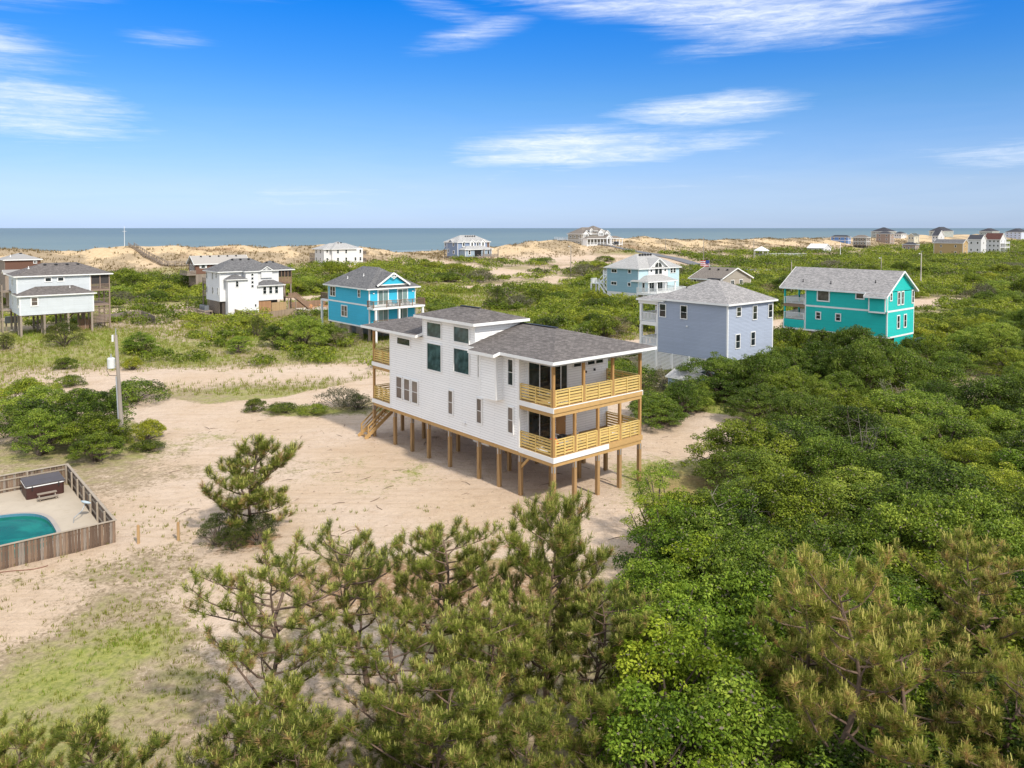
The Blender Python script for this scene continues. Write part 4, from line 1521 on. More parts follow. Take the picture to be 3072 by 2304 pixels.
def build_gabled():
    t = thing('house', 'white house with charcoal roofs, small gable and brown screened porch', 'house', (-58.26, 152.0, 0), GRID)
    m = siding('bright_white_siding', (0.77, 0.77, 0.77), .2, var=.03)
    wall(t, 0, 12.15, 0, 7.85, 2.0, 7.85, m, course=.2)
    wall(t, 1.1, 4.65, -1.5, -.01, -1.0, 6.35, m, name='front_wing_wall', course=.2)
    wall(t, 4.66, 7.25, -1.5, -.01, -1.0, 7.8, m, name='stair_tower_wall', course=.2, corners=False)
    wall(t, 7.26, 12.45, -1.5, -.01, 1.88, 4.85, m, name='side_wing_wall', course=.2)
    for y, z in ((7.4, 6.3), (3.98, 6.3), (1.76, 6.72)):
        window(t, '-x', y, z, .45, 1.25 if z < 6.5 else .85, -.03)
    for y in (7.37, 3.94, .9):
        window(t, '-x', y, 3.4, .45, 1.25, -.03)
    window(t, '-y', 2.88, 4.95, .5, 1.1, -1.53)
    for k in range(4):
        window(t, '-y', 6.0, 7.05 - k * .78, .42, .42, -1.53, 'fixed', tw=.05)
    for x in (8.98, 9.95):
        window(t, '-y', x, 6.65, .6, .92, -.03)
    window(t, '-y', 9.45, 7.85, .5, .25, -.35, 'fixed', tw=.05)
    for x in (8.53, 9.8, 11.05):
        window(t, '-y', x, 3.22, .62, 1.4, -1.53)
    window(t, '-y', 6.6, .7, .3, .5, -1.53, 'fixed', tw=.05)
    hip_roof(t, 0, 11.6, 0, 7.85, 8.0, .54, .55, ROOF_GREY, .18)
    hip_roof(t, 8.5, 15.35, .5, 7.2, 7.98, .46, .5, ROOF_GREY, .18, 'porch_roof')
    hip_roof(t, 4.66, 7.25, -1.5, 3.0, 7.98, .5, .35, ROOF_GREY, .18, 'tower_roof')
    hip_roof(t, 1.1, 4.65, -1.5, 1.2, 6.45, .5, .4, ROOF_GREY, .16, 'wing_roof')
    hip_roof(t, 7.4, 12.45, -1.5, 1.4, 4.98, .5, .45, ROOF_GREY, .16, 'wing_roof')
    gable_roof(t, 8.3, 10.75, -.32, 3, 7.95, .62, .25, ROOF_GREY, 'y', .25, .14, m, 'gable_roof')
    boards(t, 'gable_front', m, [(8.35, 10.7, -.34, -.04, 6.4, 7.96)])
    for x in (2.6, 4.3, 6.0):
        roof_vent(t, x + 1.2, 3.4, 10.2)
    for x in (11.0, 12.4):
        roof_vent(t, x, 3.2, 9.45)
    # screened porch
    bw = plain('brown_stained_wood', (.27, .175, .12), .8, .15)
    sc = plain('dark_screen', (.035, .028, .024), .8, .1)
    boards(t, 'screen', sc, [(12.2, 15.15, .35, .4, 6.45, 7.85), (15.1, 15.15, .4, 6.5, 6.45, 7.85)])
    for k in range(5):
        post(t, 12.25 + k * .72, .3, 5.0, 7.85, .12, bw)
    hslats(t, 'y', 12.2, 15.2, .28, 5.3, 6.4, bw, .16, .05, 'porch_slats')
    slab(t, 12.2, 15.25, .3, 7.2, 4.95, 5.2, bw, 'porch_floor')
    piles(t, [(15.05, .45), (15.05, 3.5), (13.6, .45), (12.5, 6)], 4.95, OLDWOOD, .25, 'post')
    # stairs and landing at the right
    slab(t, 13.2, 15.0, -2.4, .2, 2.1, 2.25, bw, 'landing')
    hslats(t, 'y', 13.2, 15.0, -2.42, 2.2, 3.2, bw, .2, .04, 'landing_rail')
    piles(t, [(13.3, -2.3), (14.9, -2.3)], 2.1, OLDWOOD, .15, 'post')
    mb = MB()
    for s in (-2.35, -1.3):
        mb.bar((15.0, s, 2.1), (18.2, s, -.6), .08, .3)
        mb.bar((15.0, s, 3.2), (18.2, s, .5), .08, .14)
        mb.bar((15.0, s, 2.7), (18.2, s, .0), .05, .2)
    for k in range(12):
        mb.box(15.1 + k * .26, 15.4 + k * .26, -2.3, -1.35, 2.0 - k * .22, 2.05 - k * .22)
    part('stairs', mb, bw, t)
    mb = MB()
    for s in (.4, 1.4):
        mb.bar((13.4, s - 1, 2.3), (15.2, s + 3.5, 5.1), .08, .3)
    part('stairs', mb, bw, t)
    # garage doors, lower fence
    vboards(t, 'garage_board', 7.3, 9.95, -1.3, -1.0, 1.75, plain('cedar_boards', (.40, .225, .12), .8, .15), .26, .01)
    vboards(t, 'fence_board', 10.0, 13.2, -1.4, -1.0, 1.3, plain('pale_fence_boards', (.42, .29, .16), .8, .15), .2, .02)
    hslats(t, 'x', .3, 7.6, .02, -.5, 1.98, OLDWOOD, .13, .07, 'skirt_screen')
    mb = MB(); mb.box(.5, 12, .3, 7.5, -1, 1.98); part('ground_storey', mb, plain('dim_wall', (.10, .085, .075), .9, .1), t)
    # side decks on the far left
    for z in (5.3, 2.7):
        slab(t, .2, 6, 7.87, 10.9, z - .2, z, OLDWOOD, 'side_deck')
        rail(t, (.25, 7.95), (.25, 10.85), z, 1.0, OLDWOOD, 'slat')
    piles(t, [(.3, 10.8), (5.9, 10.8)], 6.2, OLDWOOD, .22, 'post')
    st = thing('equipment_stand', 'low grey stand holding cooling units beside the gabled white house', 'stand', t.matrix_basis @ Vector((-1.3, 5.2, 0)), GRID)
    mb = MB(); mb.box(-.8, .8, -2.3, 2.3, -.15, 0); part('platform', mb, OLDWOOD, st)
    for x in (-.7, .7):
        for y in (-2.2, 2.2):
            post(st, x, y, -1.2, -.16, .14, OLDWOOD, 'leg')
    for k, y in enumerate((6.8, 5.6, 4.4)):
        ac_unit(t.matrix_basis @ Vector((-1.3, y, .005)), ['dark cooling unit farthest from the plank fence by the gabled white house', 'dark cooling unit in the middle of the low stand, gabled white house', 'dark cooling unit nearest the plank fence by the gabled white house'][k])
    return t


def build_left():
    t = thing('house', 'pale grey house with two brown roofs, one above the other, on stilts', 'house', (-76.3, 118.0, 0), GRID)
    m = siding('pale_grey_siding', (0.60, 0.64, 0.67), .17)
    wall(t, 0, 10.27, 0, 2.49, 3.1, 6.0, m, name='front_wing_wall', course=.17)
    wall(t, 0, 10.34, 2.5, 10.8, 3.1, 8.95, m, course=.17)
    window(t, '-y', 1.97, 4.6, .75, 1.15, -.03, 'dh', tw=.17, glassm=BLINDGLASS)
    for x in (4.3, 6.05):
        window(t, '-y', x, 8.15, .75, .5, 2.47, 'fixed', tw=.16)
    window(t, '-x', 1.2, 4.3, .5, 1.4, -.03, 'dh')
    window(t, '-x', 6.8, 4.3, .6, 1.4, -.03, 'dh')
    window(t, '-x', 6.6, 7.5, .6, .9, -.03, 'dh')
    hip_roof(t, 0, 10.27, 0, 5.0, 6.18, .41, .38, ROOF_BROWN, .18, 'wing_roof')
    ro, _ = hip_roof(t, 0, 13.3, 2.5, 10.8, 9.12, .4, .42, ROOF_BROWN, .18)
    vent_pipe(t, 7.2, 1.7, 7.0)
    vent_pipe(t, 2.0, 5.0, 10.2)
    for x in (4.4, 6.0, 7.6, 9.2):
        roof_vent(t, x, 5.8, 10.6)
    bw = plain('faded_brown_wood', (.29, .215, .17), .85, .15)
    sc = plain('porch_screen', (.055, .05, .05), .8, .1)
    slab(t, 10.36, 13.3, 2.5, 10.5, 6.2, 6.5, bw, 'porch_floor')
    boards(t, 'screen', sc, [(10.45, 11.75, 2.58, 2.62, 7.4, 8.85), (11.85, 13.2, 2.58, 2.62, 7.4, 8.85), (13.22, 13.26, 2.6, 10, 6.6, 8.85)])
    rail(t, (10.4, 2.56), (13.25, 2.56), 6.5, .85, bw, gap=.1)
    for x in (10.42, 11.8, 13.2):
        post(t, x, 2.55, 6.5, 8.9, .16, bw)
    slab(t, 10.36, 13.3, 2.5, 10.5, 3.7, 3.95, bw, 'porch_floor')
    rail(t, (10.4, 2.56), (13.25, 2.56), 3.95, 1.0, bw, gap=.2)
    for x, y in ((13.2, 2.6), (13.2, 10.3), (10.5, 10.3), (13.2, 6.5)):
        w = t.matrix_basis @ Vector((x, y, 0))
        post(t, x, y, H(w.x, w.y) - .4, 6.2, .22, bw)
    hslats(t, 'y', 10.5, 13.2, 2.56, .9, 3.5, bw, .12, .1, 'slat_screen')
    # side balcony far left
    slab(t, -1.4, -.02, 8.4, 10.8, 6.2, 6.4, OLDWOOD, 'side_deck')
    rail(t, (-1.35, 8.5), (-1.35, 10.7), 6.4, 1.0, OLDWOOD, 'slat')
    slab(t, -1.4, -.02, 8.4, 10.8, 3.2, 3.4, OLDWOOD, 'side_deck')
    rail(t, (-1.35, 8.5), (-1.35, 10.7), 3.4, 1.0, OLDWOOD, 'slat')
    piles(t, [(-1.3, 8.5), (-1.3, 10.7)], 7.4, OLDWOOD, .18, 'post')
    piles(t, [(x, y) for x in (.15, 3.3, 6.6, 10.0) for y in (.15, 2.6, 6.5, 10.6)], 3.1, OLDWOOD, .28)
    mb = MB(); mb.box(.2, 10.1, .2, 10.6, 2.9, 3.09); part('floor_frame', mb, OLDWOOD, t)
    # shower stall boarding
    vboards(t, 'stall_board', 8.4, 10.4, 2.4, -.1, 1.7, plain('brown_ply', (.22, .135, .085), .85, .15), .3, .01)
    for x in (8.35, 9.4, 10.45):
        post(t, x, 2.3, -.5, 2.9, .12, bw, 'stall_post')
    hslats(t, 'x', 3.0, 9.5, 3.4, .2, 1.4, OLDWOOD, .14, .45, 'cross_rails')
    mb = MB(); mb.bar((5.1, 1.2, .2), (7.6, 1.2, 2.9), .9, .12); part('stairs', mb, bw, t)
    return t


def build_arch():
    t = thing('house', 'light blue house with white gable, arched window and white balcony', 'house', (29.53, 178.0, 0), GRID)
    m = siding('pale_aqua_siding', (0.30, 0.48, 0.55), .22)
    m2 = plain('pale_aqua_sunlit', (0.50, 0.66, 0.72), .55, .04, 1.0)  # lighter copy of the aqua siding, sunlight on the front painted in
    wall(t, 0, 15.1, 0, 10.0, 1.45, 7.05, m, course=.22)
    boards(t, 'front_siding', m2, [(.0, 3.35, -.05, -.03, 1.45, 7.0), (10.65, 15.1, -.05, -.03, 1.45, 7.0)])
    boards(t, 'gable_front', WHITE, [(3.4, 10.6, -.14, -.032, 1.45, 7.1)])
    window(t, '-x', 7.55, 6.05, 1.6, .7, -.03, 'slide', tw=.15)
    window(t, '-x', 2.7, 6.1, .75, .72, -.03, 'fixed', tw=.14)
    window(t, '-x', 7.6, 3.08, 1.6, .65, -.03, 'slide', tw=.15)
    window(t, '-x', 2.76, 3.05, .75, .7, -.03, 'fixed', tw=.14)
    for x in (6.3, 7.75):
        window(t, '-y', x, 5.72, 1.1, 1.4, -.14, 'fixed', tw=.1)
    # arched lights above
    for s in (-1, 1):
        f = MB()
        pts = [(0, 0)] + [(1.15 * math.cos(a), 1.15 * math.sin(a)) for a in np.linspace(0, math.pi / 2, 8)]
        f.face([(7.03 + s * (.12 + p[0]), -.2, 7.3 + p[1] * 1.02) for p in pts])
        f.face([(7.03 + s * (.12 + p[0]), -.15, 7.3 + p[1] * 1.02) for p in pts])
        part('arched_pane', f, GLASS, t)
    for x in (4.45, 9.6):
        f = MB(); f.tube([(x, -.2, 6.55), (x, -.14, 6.55)], [.26, .26], 14); part('round_window', f, GLASS, t)
    for x in (12.1, 13.25):
        window(t, '-y', x, 5.85, .75, 1.05, -.06, 'dh', tw=.13)
    window(t, '-y', 1.65, 1.8, .75, 2.0, -.06, 'fixed', tw=.12, name='door')
    hip_roof(t, 0, 15.1, 0, 10.0, 7.2, .58, .55, ROOF_SILVER, .2)
    gable_roof(t, 3.4, 10.6, -.14, 5.5, 7.1, .64, .25, ROOF_SILVER, 'y', .45, .2, WHITE, 'gable_roof')
    for k in range(5):
        roof_vent(t, 5.4 + k * 1.0, 4.2, 10.25, .6)
    # lower porch with its roof
    hip_roof(t, -.2, 10.2, -3.0, 1.8, 4.3, .5, .3, ROOF_SILVER, .2, 'porch_roof')
    slab(t, -.7, 10.4, -6.0, -.06, 1.2, 1.7, TRIM, 'deck')
    rail(t, (-.65, -5.9), (-.65, -.1), 1.7, 1.15, TRIM, gap=.17)
    rail(t, (-.6, -5.9), (10.3, -5.9), 1.7, 1.15, TRIM, gap=.17)
    rail(t, (10.3, -5.8), (10.3, -.2), 1.7, 1.15, TRIM, gap=.17)
    for x in (.2, 3.2, 6.4, 10.0):
        post(t, x, -2.85, 1.7, 4.15, .25, TRIM)
    for x in (4.5, 7.6):
        window(t, '-y', x, 1.75, 1.8, 2.1, -.14, 'slide', tw=.1, name='sliding_door')
    piles(t, [(-.4, -5.7), (3.2, -5.7), (6.6, -5.7), (10.1, -5.7), (-.4, -2)], 1.2, TRIM, .3, 'post')
    # boarded base and outer stairs
    vboards(t, 'skirt_board', .1, 9.9, .02, -1.6, 1.44, TRIM, .32, .015, 'y')
    mb = MB(); mb.box(.1, 15, .1, 9.8, -1.6, 1.44); part('ground_storey', mb, TRIM, t)
    slab(t, 0, 2.0, 12.5, 15.4, 2.9, 3.1, TRIM, 'landing')
    rail(t, (.05, 12.5), (.05, 15.3), 3.1, 1.1, TRIM, 'slat')
    rail(t, (.1, 15.35), (2, 15.35), 3.1, 1.1, TRIM, 'slat')
    slab(t, 2.2, 4.2, 10.1, 13.2, 5.0, 5.2, TRIM, 'landing')
    rail(t, (2.2, 10.2), (2.2, 13.2), 5.2, 1.1, TRIM, 'slat')
    for x, y in ((.1, 12.6), (.1, 15.3), (1.9, 15.3), (2.3, 13.1)):
        post(t, x, y, -1.5, 2.9 if x < 2 else 5.0, .3, TRIM)
    mb = MB()
    for x in (.05, 1.3):
        mb.bar((x, 12.6, 3.0), (x, 10.1, .4), .1, .35)
        mb.bar((x, 12.6, 4.1), (x, 10.1, 1.5), .1, .14)
        mb.bar((x + 1.2, 13.4, 3.2), (x + 1.2, 10.2, 5.9), .1, .3)
        mb.bar((x + 1.2, 13.4, 4.3), (x + 1.2, 10.2, 7.0), .1, .14)
    part('stairs', mb, TRIM, t)
    return t


# ------------------------------------------------------------------ houses farther off
def solve(px0, D, px1, axis):
    """length along a grid axis from the corner column px0 (distance D) to column px1"""
    X0 = (px0 - 512) / FPX * D
    k = (px1 - 512) / FPX
    e = EY if axis == 'y' else EX
    return (k * D - X0) / (e[0] - k * e[1])


def far_house(label, pxn, pxl, pxr, D, z0, ze, siding, roofm, roof='hip', pitch=.5, rows=2, nl=3, nr=2, base=0.0, band=False, axis='y', ov=.5, win=(.9, 1.3), name='house', decks=None, posts=False):
    W = solve(pxn, D, pxr, 'x')
    L = solve(pxn, D, pxl, 'y')
    W = min(max(W, 4), 30); L = min(max(L, 4), 30)
    t = thing(name, label, 'house', ((pxn - 512) / FPX * D, D, 0), GRID)
    mb = MB(); mb.box(0, W, 0, L, z0 + base, ze)
    part('wall', mb, siding, t)
    for (cx, cy) in ((0, 0), (0, L), (W, 0)):
        m = MB(); m.box(cx - .09, cx + .09, cy - .09, cy + .09, z0 + base, ze); part('corner_trim', m, TRIM, t)
    h = (ze - z0 - base) / rows
    for r in range(rows):
        zz = z0 + base + r * h + h * .32
        for k in range(nl):
            window(t, '-x', L * (k + .5) / nl, zz, win[0], min(win[1], h * .5), -.03, 'fixed', tw=.14)
        for k in range(nr):
            window(t, '-y', W * (k + .5) / nr, zz, win[0], min(win[1], h * .5), -.03, 'fixed', tw=.14)
        if band and r:
            boards(t, 'band_board', TRIM, [(-.06, -.005, 0, L, zz - h * .32 - .15, zz - h * .32 + .15), (0, W, -.06, -.005, zz - h * .32 - .15, zz - h * .32 + .15)])
    if roof == 'hip':
        hip_roof(t, 0, W, 0, L, ze + .1, pitch, ov, roofm, .28)
    else:
        gable_roof(t, 0, W, 0, L, ze, pitch, ov, roofm, axis, .4, .26, siding)
    if base > .5:
        for x in np.linspace(.2, W - .2, max(2, int(W / 3) + 1)):
            for y in np.linspace(.2, L - .2, max(2, int(L / 3) + 1)):
                if x < .3 or y < .3:
                    post(t, x, y, z0 - 1, z0 + base, .3, OLDWOOD, 'piling')
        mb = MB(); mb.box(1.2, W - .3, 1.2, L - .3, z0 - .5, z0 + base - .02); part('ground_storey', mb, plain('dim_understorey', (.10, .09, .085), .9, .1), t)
    for d in decks or []:
        face, a0, a1, dep, z, mat = d
        if face == 'x':
            slab(t, -dep, -.02, a0 * L, a1 * L, z - .25, z, mat, 'deck')
            rail(t, (-dep, a0 * L), (-dep, a1 * L), z, 1.1, mat, gap=.35)
            for a in (a0, (a0 + a1) / 2, a1):
                post(t, -dep + .1, a * L, z0 - 1, z + (2.6 if d is not decks[-1] else 1.1), .22, mat)
        else:
            slab(t, a0 * W, a1 * W, -dep, -.02, z - .25, z, mat, 'deck')
            rail(t, (a0 * W, -dep), (a1 * W, -dep), z, 1.1, mat, gap=.35)
            for a in (a0, (a0 + a1) / 2, a1):
                post(t, a * W, -dep + .1, z0 - 1, z + (2.6 if d is not decks[-1] else 1.1), .22, mat)
    return t, W, L


def build_far():
    P = lambda n, c: plain(n, c, .6, .05, .5)
    # white ocean house
    w = P('far_white', (.72, .70, .69))
    t = thing('house', 'large white house with pale hip roof below the dunes', 'house', (-71.85, 292, 0), GRID)
    wall(t, 0, 15.85, 0, 7.7, 1.0, 8.45, w, laps=False)
    wall(t, 2.8, 15.85, -1.3, -.01, 1.0, 8.45, w, name='front_wing_wall', laps=False)
    for z in (6.95, 3.95):
        for y in (6.5, 3.0):
            window(t, '-x', y, z, .7, 1.3, -.03, 'dh', tw=.12)
        window(t, '-y', 1.25, z + .35, .7, .9, -.03, 'dh', tw=.12)
        for x in (5.1, 8.6) + ((12.6,) if z < 5 else ()) + (14.8,):
            window(t, '-y', x, z, .75, 1.3, -1.33, 'dh', tw=.12)
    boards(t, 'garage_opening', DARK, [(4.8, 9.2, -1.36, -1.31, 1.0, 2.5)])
    hip_roof(t, 0, 15.85, 0, 9.0, 8.62, .42, .6, ROOF_SILVER, .2)
    hip_roof(t, 2.8, 12.5, -1.3, 9, 8.64, .5, .6, ROOF_SILVER, .2, 'main_roof')
    for x in (7.2, 8.4):
        roof_vent(t, x, 2.5, 10.9, .7)
    for z in (3.6, 6.4):
        slab(t, 15.87, 18.2, 0, 7, z - .25, z, OLDWOOD, 'deck')
        rail(t, (18.1, 0), (18.1, 7), z, 1.1, OLDWOOD)
        rail(t, (15.9, .05), (18.1, .05), z, 1.1, OLDWOOD)
    slab(t, 0, 5, 7.75, 12.6, 4.4, 4.7, OLDWOOD, 'deck')
    hslats(t, 'x', 7.8, 12.6, .05, 1.5, 7.0, OLDWOOD, .2, .08, 'slat_screen')
    # blue-grey house on stilts
    b = P('far_blue_grey', (.22, .28, .40))
    b2 = P('far_blue_grey_light', (.30, .38, .46))
    t = thing('house', 'slate blue stilt house with pale roofs, dormers and white trim', 'house', (-24.68, 347, 0), GRID)
    wall(t, 0, 18.5, 0, 8.3, 3.7, 10.15, b, laps=False)
    wall(t, 1.3, 16.6, -4.0, -.01, 3.75, 6.95, b2, name='front_wing_wall', laps=False)
    wall(t, 0, 6, 8.31, 10.4, 7.2, 10.1, b, name='rear_bay_wall', laps=False)
    hip_roof(t, 0, 18.5, 0, 10.2, 10.3, .55, .5, ROOF_SILVER, .25)
    hip_roof(t, 1.3, 16.6, -4.0, 2.0, 7.05, .42, .6, ROOF_SILVER, .25, 'wing_roof')
    for x0, x1, pk in ((6.5, 9.2, 0), (10.2, 12.0, 0), (12.8, 15.6, 0), (2.2, 3.8, 0)):
        gable_roof(t, x0, x1, -.5, 4, 10.2, .75, .3, ROOF_SILVER, 'y', .3, .25, WHITE, 'dormer_roof')
        boards(t, 'dormer_front', WHITE, [(x0 + .1, x1 - .1, -.48, -.02, 8.1, 10.22)])
        window(t, '-y', (x0 + x1) / 2, 8.5, .9, 1.8, -.48, 'fixed', tw=.12)
    gable_roof(t, -.4, 5.0, 3.0, 6.4, 10.2, .75, .3, ROOF_SILVER, 'x', .35, .3, b, 'side_gable_roof')
    for y, z in ((7.2, 5.6), (3.2, 8.5), (3.0, 5.0), (9.6, 8.4)):
        window(t, '-x', y, z, .8, 1.3, -.03, 'fixed', tw=.2)
    window(t, '-y', 3.6, 4.7, 1.0, 1.7, -4.03, 'dh', tw=.2)
    for x in (11.8, 14.5):
        window(t, '-y', x, 4.5, .8, 1.9, -4.03, 'fixed', tw=.15)
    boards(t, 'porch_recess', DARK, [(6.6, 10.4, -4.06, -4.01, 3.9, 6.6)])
    slab(t, 6.0, 19.5, -5.6, -4.08, 3.4, 3.65, OLDWOOD, 'deck')
    rail(t, (10.5, -5.5), (19.4, -5.5), 3.65, 1.1, OLDWOOD)
    for k in range(5):
        mb = MB()
    mb = MB()
    for x in (7.0, 8.6):
        mb.bar((x, -5.6, 3.6), (x + 3.4, -8.2, 1.0), .12, .4); mb.bar((x, -5.6, 4.7), (x + 3.4, -8.2, 2.1), .1, .15)
    part('stairs', mb, OLDWOOD, t)
    piles(t, [(x, y) for x in (.2, 3.5, 7, 10.5, 14, 18) for y in (.2, 4, 8)] + [(x, -3.9) for x in (1.4, 5, 9, 13, 16.5)], 3.7, OLDWOOD, .35)
    piles(t, [(.1, 10.3), (19.3, -5.4), (15, -5.4), (11, -5.4)], 7.2, OLDWOOD, .3, 'post')
    boards(t, 'screened_corner', plain('brown_screen', (.17, .11, .08), .8, .1), [(17.0, 18.45, -.04, -.01, 7.6, 10.1)])
    for k in range(5):
        roof_vent(t, 7.2 + k * 1.3, 3.6, 13.0, .8)
    # large beige beach house
    g = P('far_beige', (.36, .325, .27))
    t = thing('house', 'very large beige beach house with white porches, dormers and arched entry', 'house', (38.39, 420, 0), GRID)
    wall(t, 0, 22.0, 0, 10.8, 4.0, 13.35, g, laps=False)
    hip_roof(t, 0, 22, 0, 10.8, 13.5, .6, .6, ROOF_TAN, .3)
    hip_roof(t, 10.5, 19.5, 1, 10.8, 15.2, .55, .6, ROOF_TAN, .3, 'tower_roof')
    wall(t, 10.5, 19.5, 1, 10.8, 13.4, 15.15, g, name='tower_wall', laps=False)
    for z in (11.4, 8.4, 5.3):
        for y in (8.6, 5.4, 2.2):
            window(t, '-x', y, z, 1.3 if z == 8.4 else .8, .7 if z == 8.4 else 1.0, -.03, 'fixed', tw=.2)
    boards(t, 'band_board', TRIM, [(-.06, -.01, 0, 10.8, 9.9, 10.2), (-.06, -.01, 0, 10.8, 6.5, 6.8)])
    for x0, x1, zb in ((.6, 5.0, 11.0), (5.6, 7.6, 13.0), (12.5, 17.0, 11.8), (18.0, 21.4, 11.4)):
        top = zb + 2.6
        boards(t, 'dormer_front', WHITE, [(x0 + .2, x1 - .2, -.6, -.02, zb, top)])
        gable_roof(t, x0, x1, -.62, 5, top, .75, .3, ROOF_TAN, 'y', .35, .3, WHITE, 'dormer_roof')
        n = 3 if x1 - x0 > 4 else (2 if x1 - x0 > 3 else 1)
        for k in range(n):
            window(t, '-y', x0 + (x1 - x0) * (k + 1) / (n + 1), zb + .7, .65, 1.5, -.6, 'fixed', tw=.1)
    hip_roof(t, .4, 29.2, -3.6, 2.0, 10.95, .4, .4, ROOF_TAN, .3, 'porch_roof')
    slab(t, .4, 29.4, -3.6, -.03, 7.2, 7.5, TRIM, 'porch_floor')
    rail(t, (.5, -3.5), (15, -3.5), 7.5, 1.2, TRIM, gap=.3)
    rail(t, (20, -3.5), (29.3, -3.5), 7.5, 1.2, TRIM, gap=.3)
    for x in np.linspace(.6, 29.2, 12):
        post(t, x, -3.45, 3.6 if x > 14 else 7.5, 10.8, .35, TRIM)
    boards(t, 'porch_base', WHITE, [(.5, 14.8, -3.5, -3.4, 3.6, 7.2), (.42, .5, -3.4, -.05, 3.6, 10.8)])
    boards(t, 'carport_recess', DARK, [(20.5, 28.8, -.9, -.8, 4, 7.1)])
    # arched entry
    mb = MB()
    pts = [(16.0, 4.0), (16.0, 10.2)] + [(17.6 - 1.6 * math.cos(a), 10.2 + 1.6 * math.sin(a)) for a in np.linspace(.2, math.pi - .2, 8)] + [(19.2, 10.2), (19.2, 4.0)]
    for p, q in zip(pts[:-1], pts[1:]):
        mb.bar((p[0], -3.9, p[1]), (q[0], -3.9, q[1]), .6, .5, up=(0, 1, 0))
    part('entry_arch', mb, WHITE, t)
    gable_roof(t, 15.3, 19.9, -4.0, 0, 11.3, .7, .3, ROOF_TAN, 'y', .3, .3, WHITE, 'entry_roof')
    mb = MB()
    for x in (16.4, 18.6):
        mb.bar((x, -3.6, 7.4), (x + 2.6, -8.5, 3.9), .3, .8); mb.bar((x, -3.6, 8.5), (x + 2.6, -8.5, 5.0), .15, .2)
    part('entry_stairs', mb, WHITE, t)
    # white side deck with pool terrace
    boards(t, 'terrace_wall', WHITE, [(-.02, .1, 10.9, 24, 3.6, 7.4)])
    for z in (7.4, 10.4):
        slab(t, .1, 8, 10.85, 24.0 if z < 9 else 22.0, z - .25, z, TRIM, 'terrace')
        rail(t, (.15, 10.9), (.15, 24.0 if z < 9 else 22.0), z, 1.2, TRIM, gap=.35)
    for y in np.linspace(11.2, 22, 6):
        post(t, .2, y, 7.4, 10.2, .3, TRIM)
    slab(t, 2, 6, 24.2, 38, 7.2, 7.6, TRIM, 'walkway')
    rail(t, (2, 24.3), (2, 38), 7.6, 1.0, TRIM, gap=.35)
    # weathered cottage behind the gabled house
    bs = plain('brown_shake_siding', (.16, .085, .06), .9, .2, 6, bump=.3)
    t = thing('house', 'weathered brown cottage with pale roof behind the gabled white house', 'house', (-85.02, 205, 0), GRID)
    wall(t, 0, 14.2, 0, 5.6, 4.3, 7.2, bs, laps=False, corners=False)
    gable_roof(t, 0, 14.2, 0, 5.6, 7.2, .66, .5, plain('pale_worn_shingles', (.36, .335, .31), .9, .1, 2), 'x', .6, .25, OLDWOOD)
    window(t, '-y', 2.0, 5.9, .9, .95, -.03, 'dh', tw=.1)
    boards(t, 'shutter', TRIM, [(1.05, 1.4, -.08, -.02, 5.85, 6.95), (2.6, 2.95, -.08, -.02, 5.85, 6.95)])
    for y in (1.6, 3.8):
        window(t, '-x', y, 5.2, .8, 1.6, -.03, 'fixed', tw=.2)
    slab(t, -2.4, -.02, -.2, 5.8, 4.0, 4.3, OLDWOOD, 'deck')
    rail(t, (-2.3, -.1), (-2.3, 5.7), 4.3, 1.0, OLDWOOD, 'slat')
    rail(t, (-2.3, -.1), (0, -.1), 4.3, 1.0, OLDWOOD, 'slat')
    vboards(t, 'skirt_board', 0, 6, -.05, 1.0, 4.25, OLDWOOD, .3, .02)
    hslats(t, 'x', 0, 5.6, -.02, 1.0, 4.2, OLDWOOD, .25, .06, 'skirt_screen')
    for k in range(5):
        roof_vent(t, 2.2 + k * 2.4, 2.3, 8.95, .5)
    # brown houses at the far left edge
    t = thing('house', 'dark brown shingled house with pale grey roof at the left edge', 'house', (-106.28, 160, 0), GRID)
    wall(t, 0, 6.4, 0, 8.5, 4.0, 9.9, bs, laps=False, corners=False)
    boards(t, 'side_wall', OLDWOOD, [(-.08, -.02, 0, 8.5, 2, 9.9)])
    hip_roof(t, 0, 6.4, 0, 8.5, 10.05, .35, .35, plain('pale_grey_worn_roof', (.30, .29, .28), .9, .1, 2), .18)
    window(t, '-y', 5.4, 9.2, .5, .5, -.03, 'slide', tw=.1)
    vent_pipe(t, 1.2, 1.8, 10.7)
    roof_vent(t, 3.2, 3.0, 11.2, .6)
    mb = MB(); mb.box(-.4, 4.5, -3.0, -.05, 3.5, 7.3); part('side_wing', mb, OLDWOOD, t)
    gable_roof(t, -.4, 4.5, -3.0, -.05, 7.3, .4, .3, plain('pale_grey_worn_roof', (.30, .29, .28), .9, .1, 2), 'x', .3, .15, OLDWOOD, 'wing_roof')
    vboards(t, 'skirt_board', 0, 6.4, .0, .4, 4.0, OLDWOOD, .4, .02)
    # tan cottage with white gable trim
    tan = P('far_tan', (.36, .32, .27))
    t = thing('house', 'low tan cottage with brown roof and white gable edge behind the blue grey house', 'house', (60.27, 215, 0), GRID)
    wall(t, -2.5, 12.5, 0, 10, -1.5, 2.3, tan, laps=False)
    gable_roof(t, -2.5, 12.5, 0, 10, 2.35, .38, .7, ROOF_TAN, 'y', .6, .3, tan)
    for x in (3.2, 7.5):
        window(t, '-y', x, .6, 1.4, 1.2, -.03, 'slide', tw=.15)
    for k in range(3):
        roof_vent(t, 3.0, 1.5 + k * 3, 4.8, .6)
    window(t, '-x', 8.6, .7, .8, 1.1, -2.53, 'fixed', tw=.15)
    # the cluster at the right horizon
    navy, red = ROOF_DARK, shingle('red_brown_shingles', (.12, .055, .045), (.09, .045, .04))
